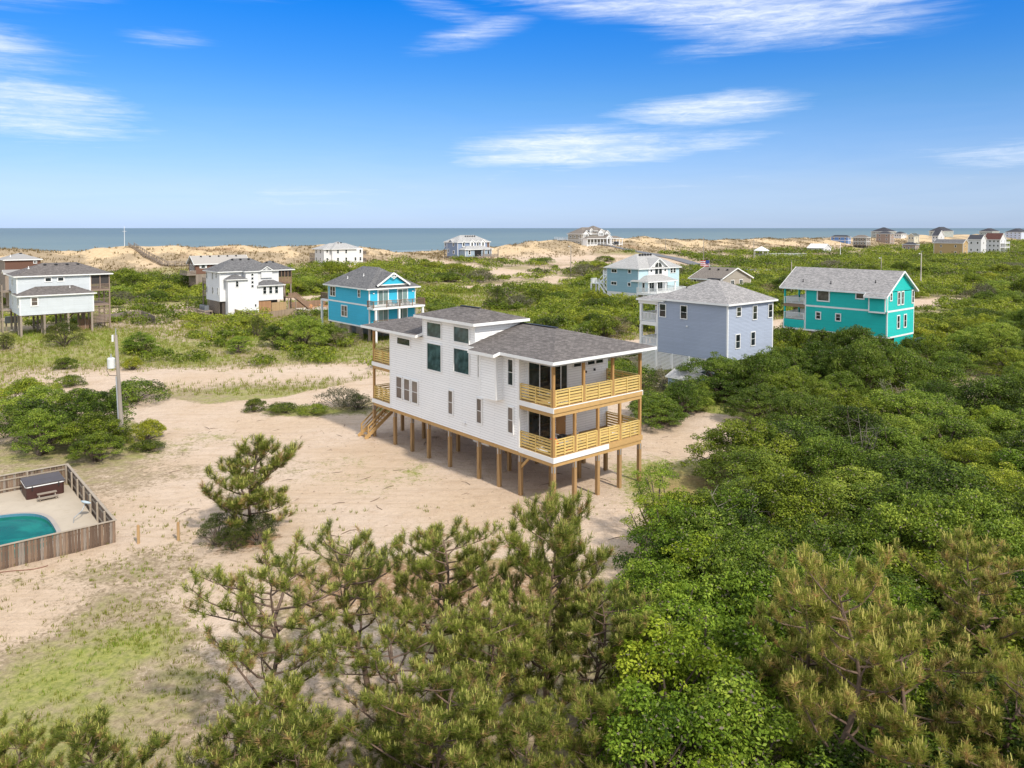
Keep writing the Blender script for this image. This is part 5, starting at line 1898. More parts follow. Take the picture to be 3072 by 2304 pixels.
    white, taupe, blue, yellow, pink = P('far_white2', (.60, .60, .61)), P('far_taupe', (.25, .20, .165)), P('far_royal_blue', (.10, .22, .52)), P('far_yellow', (.44, .31, .15)), P('far_dusty_tan', (.34, .25, .205))
    lav, cream, sage = P('far_lavender', (.50, .55, .68)), P('far_cream', (.58, .53, .42)), P('far_sage', (.35, .38, .36))
    far_house('low white house with white roof in front of the royal blue house', 823.5, 807.7, 831, 480, 1.0, 4.2, white, P('far_white_metal_roof', (.72, .72, .72)), 'gable', .5, 1, 3, 2, axis='y')
    far_house('royal blue house with dark roof and white bands far right', 848, 831, 850.5, 600, 1.5, 9.6, blue, navy, 'hip', .55, 3, 3, 1, band=True)
    far_house('taupe house on stilts with brown roof right of the royal blue house', 866.5, 853, 870, 560, 2.0, 9.7, taupe, ROOF_TAN, 'hip', .55, 2, 4, 1, base=1.8, band=True)
    far_house('tall dusty tan house with navy roof among the far houses', 890, 876, 894, 640, 2.5, 11.8, pink, navy, 'hip', .4, 3, 2, 2)
    far_house('white trimmed house with dark hip roof behind the dusty tan house', 889, 871, 896, 730, 5.0, 13.2, sage, navy, 'hip', .5, 3, 3, 2)
    far_house('pale house with navy roof right of the dusty tan house', 901, 894, 906, 700, 2.0, 11.4, white, navy, 'hip', .5, 3, 3, 2)
    far_house('cream gabled house beside the dark tree far right', 914, 908, 919, 660, 2.0, 10.0, cream, sage_roof(), 'gable', .8, 2, 2, 1, axis='x')
    far_house('small low house with navy roof in front of the cream house', 915.5, 902.5, 919, 540, .5, 4.9, pink, navy, 'hip', .45, 1, 3, 1)
    far_house('mustard yellow house with grey roof far right', 963, 934, 968, 470, -.3, 7.5, yellow, ROOF_GREY, 'gable', .5, 2, 2, 1, axis='y', win=(.8, 1.2))
    far_house('plain white gabled house between the mustard and red roofed houses', 981, 968, 986, 500, .2, 9.4, white, navy, 'gable', .6, 2, 2, 1, axis='y')
    far_house('white house with red brown roof and three tiers of decks far right', 1000, 984, 1006, 525, .0, 8.9, white, red, 'gable', .7, 3, 4, 2, axis='y', decks=[('y', .1, .95, 2.5, 3.2, TRIM), ('y', .1, .95, 2.5, 6.2, TRIM)])
    far_house('grey house with navy roof and white gable behind the mustard house', 943, 929, 953, 770, 3.0, 13.5, sage, navy, 'hip', .6, 3, 3, 2)
    far_house('house with broad navy roof just behind the mustard house', 938, 932, 944, 690, 3.0, 9.8, white, navy, 'gable', .7, 2, 2, 1, axis='y')
    far_house('grey roofed house behind the red roofed house on the horizon', 992, 979, 999, 830, 4.0, 13.0, sage, navy, 'hip', .5, 2, 3, 2)
    far_house('lavender blue house with navy roof at the right edge', 1021, 1005, 1030, 860, 4.0, 12.0, lav, navy, 'hip', .5, 3, 4, 1)


def sage_roof():
    return shingle('green_grey_shingles', (.12, .13, .12), (.10, .105, .10))


build_grey(); build_teal(); build_blue(); build_gabled(); build_left(); build_arch(); build_far()
# ------------------------------------------------------------------ plants
def leaf_material(name, dark, mid, light, trans=.2, shine=.12):
    m, q, b, out = _bsdf(name)
    at = q.n('ShaderNodeAttribute')
    at.attribute_name = 'tone'
    sp = q.n('ShaderNodeSeparateColor')
    q.link(at.outputs['Color'], sp.inputs[0])
    r, g, bl = sp.outputs
    oi = q.n('ShaderNodeObjectInfo')
    geo = q.n('ShaderNodeNewGeometry')
    big = q.noise(geo.outputs['Position'], .22, 2.0)
    a = q.math('ADD', q.math('MULTIPLY', r, .55), q.math('ADD', q.math('MULTIPLY', g, .45), q.math('MULTIPLY', q.math('SUBTRACT', big, .5), .9)))
    a = q.math('ADD', a, q.math('MULTIPLY', q.math('SUBTRACT', oi.outputs['Random'], .5), .5))
    c = q.mix(q.ramp(a, .05, .55), dark, mid)
    c = q.mix(q.ramp(a, .5, 1.05), c, light)
    # some plants are yellower, some greyer than their neighbours
    h2 = q.math('FRACT', q.math('MULTIPLY', oi.outputs['Random'], 7.31))
    c = q.mix(q.math('MULTIPLY', q.ramp(h2, .62, 1.0), .55), c, q.mix(1.0, c, (1.55, 1.22, .8), 'MULTIPLY'))
    c = q.mix(q.math('MULTIPLY', q.ramp(h2, .38, .0), .45), c, q.mix(1.0, c, (1.0, .90, 1.1), 'MULTIPLY'))
    # dead twigs and grey leaves
    c = q.mix(q.ramp(bl, .955, .965), c, (0.20, 0.165, 0.125))
    q.link(c, b.inputs['Base Color'])
    b.inputs['Roughness'].default_value = 0.5
    b.inputs['Specular IOR Level'].default_value = shine
    tr = q.n('ShaderNodeBsdfTranslucent')
    q.link(q.mix(1.0, c, (1.25, 1.35, .6), 'MULTIPLY'), tr.inputs['Color'])
    mx = q.n('ShaderNodeMixShader')
    mx.inputs[0].default_value = trans
    q.link(b.outputs[0], mx.inputs[1])
    q.link(tr.outputs[0], mx.inputs[2])
    q.link(mx.outputs[0], out.inputs[0])
    return m


LEAF_OAK = leaf_material('oak_leaves', (0.024, 0.043, 0.006), (0.130, 0.195, 0.022), (0.33, 0.395, 0.055))
LEAF_DARK = leaf_material('dark_oak_leaves', (0.016, 0.032, 0.005), (0.080, 0.130, 0.016), (0.20, 0.26, 0.035))
LEAF_MYRTLE = leaf_material('wax_myrtle_leaves', (0.028, 0.056, 0.006), (0.145, 0.230, 0.019), (0.33, 0.42, 0.05))
LEAF_SCRUB = leaf_material('scrub_leaves', (0.028, 0.048, 0.006), (0.120, 0.168, 0.017), (0.30, 0.335, 0.038))
LEAF_CEDAR = leaf_material('cedar_leaves', (0.022, 0.038, 0.008), (0.065, 0.092, 0.016), (0.14, 0.145, 0.03))
LEAF_GREY = leaf_material('grey_scrub_leaves', (0.06, 0.06, 0.035), (0.13, 0.125, 0.075), (0.22, 0.205, 0.135))
BARK = plain('bark', (0.13, 0.10, 0.08), .95, .25, 4.0, bump=.5)
PINEBARK = plain('pine_bark', (0.17, 0.115, 0.085), .95, .3, 5.0, bump=.6)
DEADWOOD = plain('bleached_dead_wood', (0.36, 0.32, 0.27), .9, .2, 3.0)


def leaf_cloud(rng, centers, radii, n, size, up=.15, jit=.55, tri=False):
    """leaf faces on the shells of many small clumps"""
    k = len(centers)
    w = radii ** 2
    idx = rng.choice(k, n, p=w / w.sum())
    d = rng.normal(size=(n, 3))
    d[:, 2] = np.abs(d[:, 2]) * .9 - .28 * rng.random(n)
    d /= np.linalg.norm(d, axis=1)[:, None]
    rad = radii[idx] * (1 - .45 * rng.random(n) ** 2.2)
    p = centers[idx] + d * rad[:, None] * np.array([1, 1, .8])
    nr = d + rng.normal(size=(n, 3)) * jit
    nr[:, 2] += up
    nr /= np.linalg.norm(nr, axis=1)[:, None]
    t = np.cross(nr, rng.normal(size=(n, 3)))
    t /= np.linalg.norm(t, axis=1)[:, None]
    b = np.cross(nr, t)
    L = size * (.6 + .8 * rng.random(n))[:, None]
    if tri:
        V = np.stack([p - t * L * .5 - b * L * .3, p + t * L * .6, p - t * L * .4 + b * L * .4], 1)
        m = 3
    else:
        V = np.stack([p - t * L * .5, p - b * L * .26, p + t * L * .5, p + b * L * .26], 1)
        m = 4
    cl = rng.random(k)[idx]
    tone = np.stack([rng.random(n), cl, rng.random(n), np.ones(n)], 1)
    return V.reshape(-1, 3), m, np.repeat(tone, m, 0)


def cloud_mesh(name, V, m, tone, mat):
    n = len(V) // m
    me = grid_mesh(name, V, np.arange(n * m).reshape(n, m))
    a = me.color_attributes.new('tone', 'FLOAT_COLOR', 'POINT')
    a.data.foreach_set('color', tone.astype(np.float32).reshape(-1))
    me.materials.append(mat)
    return me


def crown_clumps(rng, n, R_, Hh, z0, flat=.5, sweep=0.0, fill=.25):
    """clump centres for an uneven domed crown of radius R_ between z0 and Hh"""
    a = rng.random(n) * 2 * math.pi
    cz = rng.random(n) ** .75
    ang = rng.random(8) * 6.28
    lob = 1 + .17 * np.cos(2 * a + ang[0]) + .13 * np.cos(3 * a + ang[1]) + .08 * np.cos(5 * a + ang[2])
    rr = np.sqrt(np.clip(1 - cz ** 2.1, 0, 1)) * lob
    inner = rng.random(n) < fill
    rr = np.where(inner, rr * rng.random(n) ** .5, rr * (.82 + .18 * rng.random(n)))
    z = z0 + (Hh - z0) * cz * (.86 + .2 * rng.random(n))
    z = np.where(inner, z * .9, z)
    spr = rng.random(n) < .22
    rr = np.where(spr & ~inner, rr * 1.13, rr)
    z = np.where(spr, z * 1.08, z)
    c = np.stack([np.cos(a) * rr * R_ + sweep * z, np.sin(a) * rr * R_, z], 1)
    return c, spr


def shrub_proto(name, seed, R_, Hh, nclump, nleaf, size, mat, trunk=True, z0=.25, cr=(.16, .30), sweep=0.0, bark=None, jit=.55):
    """returns (crown mesh, trunk mesh)"""
    rng = np.random.default_rng(seed)
    c, spr = crown_clumps(rng, nclump, R_ * .84, Hh * .86, z0, sweep=sweep)
    rad = R_ * (cr[0] + (cr[1] - cr[0]) * rng.random(nclump)) * np.where(spr, .62, 1.0)
    V, m, tone = leaf_cloud(rng, c, rad, nleaf, size, jit=jit)
    crown = cloud_mesh('crown', V, m, tone, mat)
    mb = MB()
    stems = rng.integers(2, 5)
    base = [Vector((rng.normal() * .12 * R_, rng.normal() * .12 * R_, -.35)) for _ in range(stems)]
    pick = rng.choice(nclump, min(nclump, 16), replace=False)
    for q, i in enumerate(pick):
        b = base[q % stems]
        e = Vector(c[i])
        mid = b.lerp(e, .5) + Vector((rng.normal() * .15, rng.normal() * .15, .12 * Hh))
        w = .022 * R_ + .012
        mb.tube([b, b.lerp(mid, .5) + Vector((0, 0, .06 * Hh)), mid, e], [w * 1.5, w * 1.1, w * .75, w * .3], 5, cap=False)
    tm = mb.mesh('trunk', smooth=True)
    tm.materials.append(bark or BARK)
    return crown, tm


def pine_proto(name, seed, Hh, spread, nl, dens, brown, lean=0.0, lo=.28, cand=.6, mat=None, leaders=1):
    """irregular coastal pine: crooked stem, limbs sweeping upward, tufted shoots"""
    rng = np.random.default_rng(seed)
    rn = random.Random(seed)
    mb = MB()
    ph = [rn.random() * 6 for _ in range(4)]
    def P(z):
        return Vector((lean * z + .035 * Hh * math.sin(z * 1.1 / Hh * 7 + ph[0]), .035 * Hh * math.sin(z * .8 / Hh * 7 + ph[1]), z))
    hs = np.linspace(-.4, Hh * .97, 11)
    mb.tube([P(z) for z in hs], [max(.014, .105 * (Hh / 7) * (1 - max(z, 0) / Hh) ** .9 + .012) for z in hs], 7)
    tips = []
    U = Vector((0, 0, 1))
    def curve(s, d, L, lift, w0, n=3):
        pts = [s]
        p = s.copy()
        dd = d.normalized()
        for k in range(n):
            dd = (dd + U * lift + Vector((rn.uniform(-.22, .22), rn.uniform(-.22, .22), rn.uniform(-.1, .1)))).normalized()
            p = p + dd * (L / n)
            pts.append(p.copy())
        mb.tube(pts, [w0 * (1 - .8 * k / n) + .003 for k in range(n + 1)], 4, cap=False)
        return pts, dd
    def along(pts, f):
        f = min(.999, max(0, f)) * (len(pts) - 1)
        k = int(f)
        return pts[k].lerp(pts[k + 1], f - k)
    a0 = rn.random() * 6.28
    for k in range(nl):
        t = lo + (1 - lo) * ((k + rn.random()) / nl) ** .92
        z = Hh * t * .97
        prof = (1 - t) ** .36 * min(1, .55 + (t - lo) * 1.3)
        a = a0 + k * 2.4 + rn.uniform(-.5, .5)
        L = spread * prof * rn.uniform(.45, 1.2) + .25
        d = Vector((math.cos(a), math.sin(a), rn.uniform(-.05, .55)))
        pts, dd = curve(P(z), d, L, rn.uniform(.10, .30), .010 + .013 * L, 4)
        tips.append((pts[-1], (dd + U * .5).normalized()))
        m = max(4, int(L * 6.0 * dens))
        for q in range(m):
            f = .25 + .75 * (q + rn.random()) / m
            b0 = along(pts, f)
            sd_ = (dd * .5 + Vector((rn.uniform(-1, 1), rn.uniform(-1, 1), rn.uniform(0, .9)))).normalized()
            l2 = rn.uniform(.25, .75) * (1.15 - .5 * f)
            p2, d2 = curve(b0, sd_, l2, .22, .007, 2)
            tips.append((p2[-1], (d2 + U * .6).normalized()))
            for r_ in range(rn.choice((1, 2, 2, 3))):
                b1 = along(p2, rn.uniform(.3, .95))
                s3 = (d2 + Vector((rn.uniform(-1, 1), rn.uniform(-1, 1), rn.uniform(.1, 1)))).normalized()
                e3 = b1 + s3 * rn.uniform(.1, .28)
                mb.tube([b1, e3], [.005, .003], 3, cap=False)
                tips.append((e3, (s3 + U * .7).normalized()))
    tips.append((P(Hh), U))
    tm = mb.mesh('trunk', smooth=True)
    tm.materials.append(PINEBARK)
    V, T = [], []
    for (p, d) in tips:
        p = np.array(p); d = np.array(d)
        n = int(rng.integers(34, 50))
        br = rng.random() < brown
        ax = rng.random(n) * .30
        out_ = rng.normal(size=(n, 3))
        out_ -= (out_ @ d)[:, None] * d
        out_ /= np.linalg.norm(out_, axis=1)[:, None]
        fw = .2 + .8 * rng.random(n)
        dirs = d * fw[:, None] + out_ * (.75 - .35 * rng.random(n))[:, None]
        dirs /= np.linalg.norm(dirs, axis=1)[:, None]
        base = p - d * ax[:, None]
        L = (.14 + .17 * rng.random(n))[:, None]
        side = np.cross(dirs, rng.normal(size=(n, 3)))
        side /= np.linalg.norm(side, axis=1)[:, None]
        wd = .0065
        V.append(np.stack([base - side * wd, base + side * wd, base + dirs * L], 1).reshape(-1, 3))
        kind = np.where(rng.random(n) < (.85 if br else .06), .5, 0.0)
        tone = np.stack([rng.random(n), kind, np.full(n, rng.random()), np.ones(n)], 1)
        T.append(np.repeat(tone, 3, 0))
        if rng.random() < cand and d[2] > .3:
            for _ in range(int(rng.integers(1, 4))):
                o = p + rng.normal(size=3) * .025
                cd_ = d * .3 + np.array([0, 0, 1.0]) + rng.normal(size=3) * .16
                cd_ /= np.linalg.norm(cd_)
                l = .08 + .16 * rng.random()
                s1 = np.cross(cd_, [1, .2, 0]); s1 /= np.linalg.norm(s1)
                s2 = np.cross(cd_, s1)
                r = .015
                ring = [o + (s1 * math.cos(a) + s2 * math.sin(a)) * r for a in (0, 2.1, 4.2)]
                tip = o + cd_ * l
                up = [tip + (s1 * math.cos(a) + s2 * math.sin(a)) * r * .7 for a in (0, 2.1, 4.2)]
                for i in range(3):
                    j = (i + 1) % 3
                    V.append(np.array([ring[i], ring[j], up[j], ring[i], up[j], up[i]]))
                    T.append(np.tile(np.array([rng.random(), 1.0, rng.random(), 1.0]), (6, 1)))
    V = np.concatenate(V); T = np.concatenate(T)
    crown = cloud_mesh('crown', V, 3, T, mat)
    return crown, tm


def needle_material(name, dark, light, brown, candle):
    m, q, b, out = _bsdf(name)
    at = q.n('ShaderNodeAttribute')
    at.attribute_name = 'tone'
    sp = q.n('ShaderNodeSeparateColor')
    q.link(at.outputs['Color'], sp.inputs[0])
    r, g, bl = sp.outputs
    oi = q.n('ShaderNodeObjectInfo')
    a = q.math('ADD', q.math('MULTIPLY', r, .5), q.math('ADD', q.math('MULTIPLY', bl, .5), q.math('MULTIPLY', q.math('SUBTRACT', oi.outputs['Random'], .5), .3)))
    c = q.mix(q.ramp(a, .1, .9), dark, light)
    c = q.mix(q.ramp(g, .3, .45), c, q.mix(r, brown, tuple(x * 1.5 for x in brown)))
    c = q.mix(q.ramp(g, .7, .9), c, q.mix(r, candle, tuple(x * .75 for x in candle)))
    q.link(c, b.inputs['Base Color'])
    b.inputs['Roughness'].default_value = .55
    b.inputs['Specular IOR Level'].default_value = .25
    tr = q.n('ShaderNodeBsdfTranslucent')
    q.link(c, tr.inputs['Color'])
    mx = q.n('ShaderNodeMixShader')
    mx.inputs[0].default_value = .4
    q.link(b.outputs[0], mx.inputs[1]); q.link(tr.outputs[0], mx.inputs[2])
    q.link(mx.outputs[0], out.inputs[0])
    return m


NEEDLE = needle_material('pine_needles', (0.10, 0.14, 0.020), (0.34, 0.385, 0.06), (0.42, 0.275, 0.12), (0.64, 0.63, 0.18))
NEEDLE2 = needle_material('olive_pine_needles', (0.105, 0.135, 0.02), (0.35, 0.37, 0.06), (0.46, 0.30, 0.12), (0.68, 0.63, 0.19))


def plant(name, proto, label, cat, x, y, s=1.0, sz=None, rz=None, group=None, z=None, tilt=0.0):
    t = thing(name, label, cat, (x, y, (H(x, y) if z is None else z)), random.uniform(0, 6.28) if rz is None else rz, group)
    t.scale = (s, s, s if sz is None else sz)
    t.rotation_euler[1] = tilt
    put('crown', proto[0], None, t)
    put('trunk', proto[1], None, t)
    return t


random.seed(11)
OAK = [shrub_proto('oak', 101 + k, 2.8, 4.6, 170, 18000, .12, LEAF_OAK, z0=.9, cr=(.09, .22), sweep=.05) for k in range(3)]
BIG = [shrub_proto('broad_oak', 151 + k, 4.0, 5.2, 260, 32000, .125, LEAF_OAK, z0=.8, cr=(.07, .17), sweep=.05) for k in range(3)]
def recolor(pl, mat):
    out = []
    for c_, t_ in pl:
        m_ = c_.copy()
        m_.materials.clear()
        m_.materials.append(mat)
        out.append((m_, t_))
    return out


BIGD = recolor(BIG, LEAF_DARK)
OAKD = recolor(OAK, LEAF_DARK)
MYR = [shrub_proto('myrtle', 201 + k, 2.2, 4.8, 130, 16000, .105, LEAF_MYRTLE, z0=.5, cr=(.08, .24)) for k in range(3)]
SCR = [shrub_proto('scrub', 301 + k, 1.9, 1.7, 80, 7000, .11, LEAF_SCRUB, z0=.12, cr=(.14, .28)) for k in range(3)]
LOWO = [shrub_proto('low_oak', 351 + k, 2.4, 2.4, 100, 9000, .12, LEAF_OAK, z0=.15, cr=(.14, .27), sweep=.1) for k in range(2)]
CED = [shrub_proto('cedar', 401 + k, 2.6, 3.6, 120, 12000, .085, LEAF_CEDAR, z0=.35, cr=(.10, .2), jit=1.0) for k in range(2)]
GRS = [shrub_proto('grey_scrub', 451, 2.0, 1.6, 70, 3200, .10, LEAF_GREY, z0=.12, cr=(.14, .26), bark=DEADWOOD)]
OPEN = [shrub_proto('open_tree', 481, 2.4, 5.0, 46, 5200, .09, LEAF_MYRTLE, z0=1.4, cr=(.12, .24))]
PINE = [pine_proto('pine', 500, 7.4, 3.6, 44, 1.2, .10, .04, .06, .6, NEEDLE),
        pine_proto('pine', 501, 7.2, 4.4, 28, .60, .16, .08, .22, .35, NEEDLE),
        pine_proto('pine', 502, 7.0, 3.3, 36, .85, .16, .02, .05, .85, NEEDLE2),
        pine_proto('pine', 503, 4.4, 2.5, 28, 1.25, .12, .06, .05, .4, NEEDLE),
        pine_proto('pine', 504, 7.0, 4.0, 38, 1.05, .12, -.06, .10, .5, NEEDLE),
        pine_proto('pine', 505, 6.8, 3.2, 34, .85, .22, .03, .05, .8, NEEDLE2)]


# ---------- foreground pines
def pines():
    G = 'pines in the foreground'
    L = [(-8.6, 24.8, 1, 1.0, 'sparse pine leaning over the dappled sand at lower left', 0.2, .05),
         (-5.6, 27.3, 1, .98, 'open wide pine with bare grey lower branches below the house', 2.2, .03),
         (1.3, 26.6, 0, 1.0, 'tall pine with many pale new shoots under the house corner', 1.0, .02),
         (-2.2, 20.6, 4, .82, 'bushy pine at the bottom centre of the view', 4.0, -.03),
         (-2.6, 28.6, 4, .95, 'open pine behind the wide pine, in front of the straw', 5.0, -.04),
         (3.0, 25.6, 4, .80, 'green pine at the left edge of the bright myrtles', 4.7, .0),
         (-.6, 23.4, 0, .86, 'green pine just left of the tall pine with pale shoots', 2.6, .02),
         (-3.9, 23.6, 1, .80, 'low branching pine over the bare sand at the bottom', .4, -.05),
         (-8.2, 21.2, 3, .85, 'young pine with upright shoots at lower left', .5, .0),
         (-5.8, 20.2, 3, .95, 'young pine beside the bare sand at the bottom edge', 1.9, .0),
         (-11.6, 21.0, 3, .85, 'pine sapling at the bottom edge, right of the grassy patch', 2.9, .0),
         (-14.6, 21.6, 3, .70, 'smallest pine sapling on the grassy patch', .9, .0),
         (-16.9, 22.6, 3, .85, 'pine sapling in the bottom left corner', 3.9, .0),
         (9.5, 21.3, 2, 1.05, 'tall olive pine with bare brown trunk at lower right', .3, -.02),
         (11.6, 21.6, 5, 1.0, 'olive pine with tall pale shoots near the right edge', 1.9, .02),
         (13.8, 20.0, 2, .92, 'olive pine cut by the right edge at the bottom', 3.0, .0),
         (9.9, 25.2, 2, .98, 'brownish pine rising from the myrtle thicket', 5.2, .0),
         (16.8, 26.8, 5, 1.06, 'reddish brown pine at the right edge behind the olive pines', 2.5, .0),
         (-15.3, 43.2, 3, 1.18, 'lone scrubby pine on the sand left of the house', .8, .06)]
    for x, y, k, s, lab, rz, tl in L:
        plant('pine_tree', PINE[k], lab, 'pine', x, y, s * (1.3 if y > 40 else 1.08), s * ((.95 if y > 40 else 1.02) if (y > 40 or lab.startswith('tall')) else .86), rz, G, tilt=tl)
    rn = random.Random(31)
    words = ['farthest left', 'second from the left', 'third from the left', 'fourth from the left', 'fifth from the left', 'sixth from the left', 'seventh from the left', 'eighth from the left', 'farthest right']
    for k, (x, y, s) in enumerate(((-9.6, 19.4, .6), (-7.4, 19.0, .72), (-6.6, 22.0, .8), (-4.6, 19.2, .7), (-3.4, 21.8, .72), (-1.2, 18.6, .78), (.4, 20.4, .8), (1.4, 18.4, .75), (2.2, 21.6, .8))):
        plant('pine_tree', PINE[3], 'young bushy pine in the low row along the bottom edge, ' + words[k], 'pine', x, y, s * 1.15, s, rn.random() * 6, 'young pines along the bottom edge')
    for k, (x, y, s) in enumerate(((-9.9, 23.4, .6), (-7.5, 25.6, .5), (-4.4, 25.4, .6), (-1.8, 25.2, .55), (.2, 28.6, .5))):
        plant('shrub', GRS[0], 'grey twiggy brush under the foreground pines, %s from the left' % ('first', 'second', 'third', 'fourth', 'fifth')[k], 'shrub', x, y, s, s, rn.random() * 6, 'brush under the pines')
    # low shrubs round the foot of the lone pine
    for x, y, s, lab in ((-16.5, 42.4, 1.0, 'dark leafy shrub left of the lone pine'), (-14.3, 42.4, .95, 'dark leafy shrub right of the lone pine'), (-15.4, 41.4, .8, 'smallest dark shrub in front of the lone pine')):
        plant('shrub', CED[0], lab, 'shrub', x, y, s * .55, s * .5, None, 'shrubs at the lone pine')


pines()


def placename(x, y):
    """a phrase for a spot, told by the things near it"""
    marks = [((27, 88), 'the blue grey house'), ((54, 112), 'the teal house'), ((-22, 124), 'the sky blue house'), ((-56, 156), 'the gabled white house'), ((-74, 124), 'the pale grey stilt house'),
             ((34, 184), 'the light blue house'), ((64, 220), 'the tan cottage'), ((-66, 296), 'the large white dune house'), ((-20, 350), 'the slate blue stilt house'), ((45, 428), 'the large beige house'), ((-80, 208), 'the brown cottage'), ((140, 470), 'the low white house'), ((300, 500), 'the mustard house')]
    d = [(math.hypot(x - a, y - b), n, a, b) for (a, b), n in marks]
    dd, n, a, b = min(d)
    dx = x / y - a / b
    if y < b - 7:
        rel = 'in front of'
    elif y > b + 12:
        rel = 'behind'
    else:
        rel = 'left of' if dx < 0 else 'right of'
    return rel + ' ' + n


USED = {}


def ordinal(n):
    return ['first', 'second', 'third', 'fourth', 'fifth', 'sixth', 'seventh', 'eighth', 'ninth', 'tenth'][n] if n < 10 else '%dth' % (n + 1)


# ---------- thickets: broadleaf trees crowding together
TH1 = [(3.4, 22), (6, 28), (8.4, 34), (7.6, 41), (9.2, 45), (13.5, 48.5), (16.5, 54), (21, 59.5), (25, 64), (34, 66), (47, 72), (55, 72), (41, 52), (28, 34), (19, 24), (12, 18), (5, 17)]
TH2 = [(11.5, 67), (20, 68), (30, 71), (42, 82), (46, 90), (40, 93), (30, 88), (22, 80), (14, 74)]
TH3 = [(50, 84), (58, 80), (76, 96), (100, 128), (96, 140), (76, 124), (66, 112), (64, 100), (56, 94)]


def thicket():
    rn = random.Random(5)
    spots = []
    def fill(poly, step, kinds, zmul):
        xs = [p[0] for p in poly]; ys = [p[1] for p in poly]
        y = min(ys)
        while y < max(ys):
            x = min(xs) + rn.random() * step
            st = step * (.8 + .25 * (y > 40) + .2 * (y > 70))
            while x < max(xs):
                px, py = x + rn.uniform(-.35, .35) * st, y + rn.uniform(-.35, .35) * st
                if in_poly(np.array([px]), np.array([py]), poly, .05)[0] > .5 and abs(px) < .70 * py + 5:
                    spots.append((px, py, rn.choice(kinds), rn.uniform(.85, 1.2), zmul * rn.uniform(.68, 1.14) * ((.72 + .6 * min(1, max(0, (px - 12) / 30))) if poly is TH2 else 1)))
                x += st
            y += step * .9 * (.8 + .25 * (y > 40) + .2 * (y > 70))
    fill(TH1, 4.6, ['big', 'bigd', 'myr', 'big'], .90)
    fill(TH2, 4.0, ['bigd', 'oakd'], 1.0)
    fill(TH3, 5.0, ['big', 'oak', 'big'], .92)
    # hand placed fronts
    spots[:] = [s for s in spots if not (s[0] < 9.5 and s[1] < 30)]
    front = [(5.0, 24.5, 'myr', 1.25, 1.08), (7.2, 25.6, 'myr', 1.3, 1.05), (4.0, 21.4, 'myr', 1.15, .98), (6.4, 21.8, 'myr', 1.25, .98), (5.0, 18.6, 'myr', 1.1, .85), (7.6, 18.8, 'myr', 1.1, .85), (3.3, 18.8, 'myr', 1.0, .75),
             (6.3, 28.4, 'myr', 1.1, .95), (8.9, 29.0, 'myr', 1.25, 1.0), (6.0, 31.4, 'myr', 1.05, .85), (8.4, 32.6, 'myr', 1.2, .98), (7.0, 34.6, 'myr', 1.1, .88), (9.8, 36.2, 'oak', 1.15, .95), (8.1, 37.6, 'myr', 1.1, .92), (9.4, 40.4, 'oak', .95, .85)]
    spots += front
    pr = {'oak': OAK, 'myr': MYR, 'big': BIG, 'bigd': BIGD, 'oakd': OAKD}
    cnt = {}
    ordd = sorted(spots, key=lambda s: s[1])
    for x, y, k, s, sz in ordd:
        if y < 31 and k == 'myr' and x < 9.6:
            lab0, key = 'bright green wax myrtle in the lower right foreground, %s from the camera', 'm1'
        elif y < 64:
            lab0, key = 'dense green tree in the broad thicket right of the new house, %s nearest the camera', 'm2'
        elif in_poly(np.array([x]), np.array([y]), TH2, .05)[0] > .5:
            lab0, key = 'dark green oak in the row before the blue grey and teal houses, %s nearest', 'm3'
        else:
            lab0, key = 'green tree in the thicket below the teal house, right edge, %s nearest', 'm4'
        n = cnt.get(key, 0); cnt[key] = n + 1
        p = pr[k][rn.randrange(3)]
        if y > 60 and k == 'myr': sz *= .85
        plant('wax_myrtle' if k == 'myr' else 'live_oak', p, lab0 % ordinal(n), 'tree', x, y, s, sz, rn.random() * 6.28,
              {'m1': 'bright myrtles in the foreground', 'm2': 'trees of the thicket beside the house', 'm3': 'oaks before the blue grey house', 'm4': 'trees below the teal house'}[key])
    plant('wax_myrtle', OPEN[0], 'open airy tree with bare stems beside the new house corner', 'tree', 8.2, 42.3, .95, 1.0, 1.0, 'trees of the thicket beside the house')
    plant('wax_myrtle', OPEN[0], 'thin leafy tree at the left tip of the broad thicket', 'tree', 7.4, 39.6, .8, .85, 3.0, 'trees of the thicket beside the house')
    def snag(seed):
        r2 = random.Random(seed)
        mb = MB()
        for k in range(7):
            a = r2.random() * 6.28
            L = r2.uniform(1.6, 2.6)
            b = Vector((r2.uniform(-.2, .2), r2.uniform(-.2, .2), 0))
            m1 = b + Vector((math.cos(a) * .5, math.sin(a) * .5, L * 1.1))
            e1 = m1 + Vector((math.cos(a) * r2.uniform(.3, 1.1), math.sin(a) * r2.uniform(.3, 1.1), L * .9))
            mb.tube([b, m1, e1], [.045, .024, .006], 5, cap=False)
            for j in range(5):
                s0 = m1.lerp(e1, r2.random())
                mb.tube([s0, s0 + Vector((r2.uniform(-.7, .7), r2.uniform(-.7, .7), r2.uniform(.1, .6)))], [.016, .004], 3, cap=False)
        me = mb.mesh('branches')
        me.materials.append(plain('grey_dead_twigs', (0.21, 0.18, 0.15), .9, .2, 3.0))
        return me
    sn = [snag(1), snag(2)]
    for k, (x, y, s) in enumerate(((11.5, 38.5, .85), (24.0, 52.0, .9), (12.8, 31.0, .85), (33.5, 66.0, .85), (38, 84, .95))):
        o = put('dead_shrub', sn[k % 2], None, None, (x, y, H(x, y)), k * 1.7)
        o.scale = (s * 1.3, s * 1.3, s)
        tag(o, 'bare dead branches in the thicket ' + ['near the new house corner', 'behind its centre', 'above the olive pines', 'at its far right end', 'before the teal house'][k], 'dead shrub', 'dead branches in the thicket')
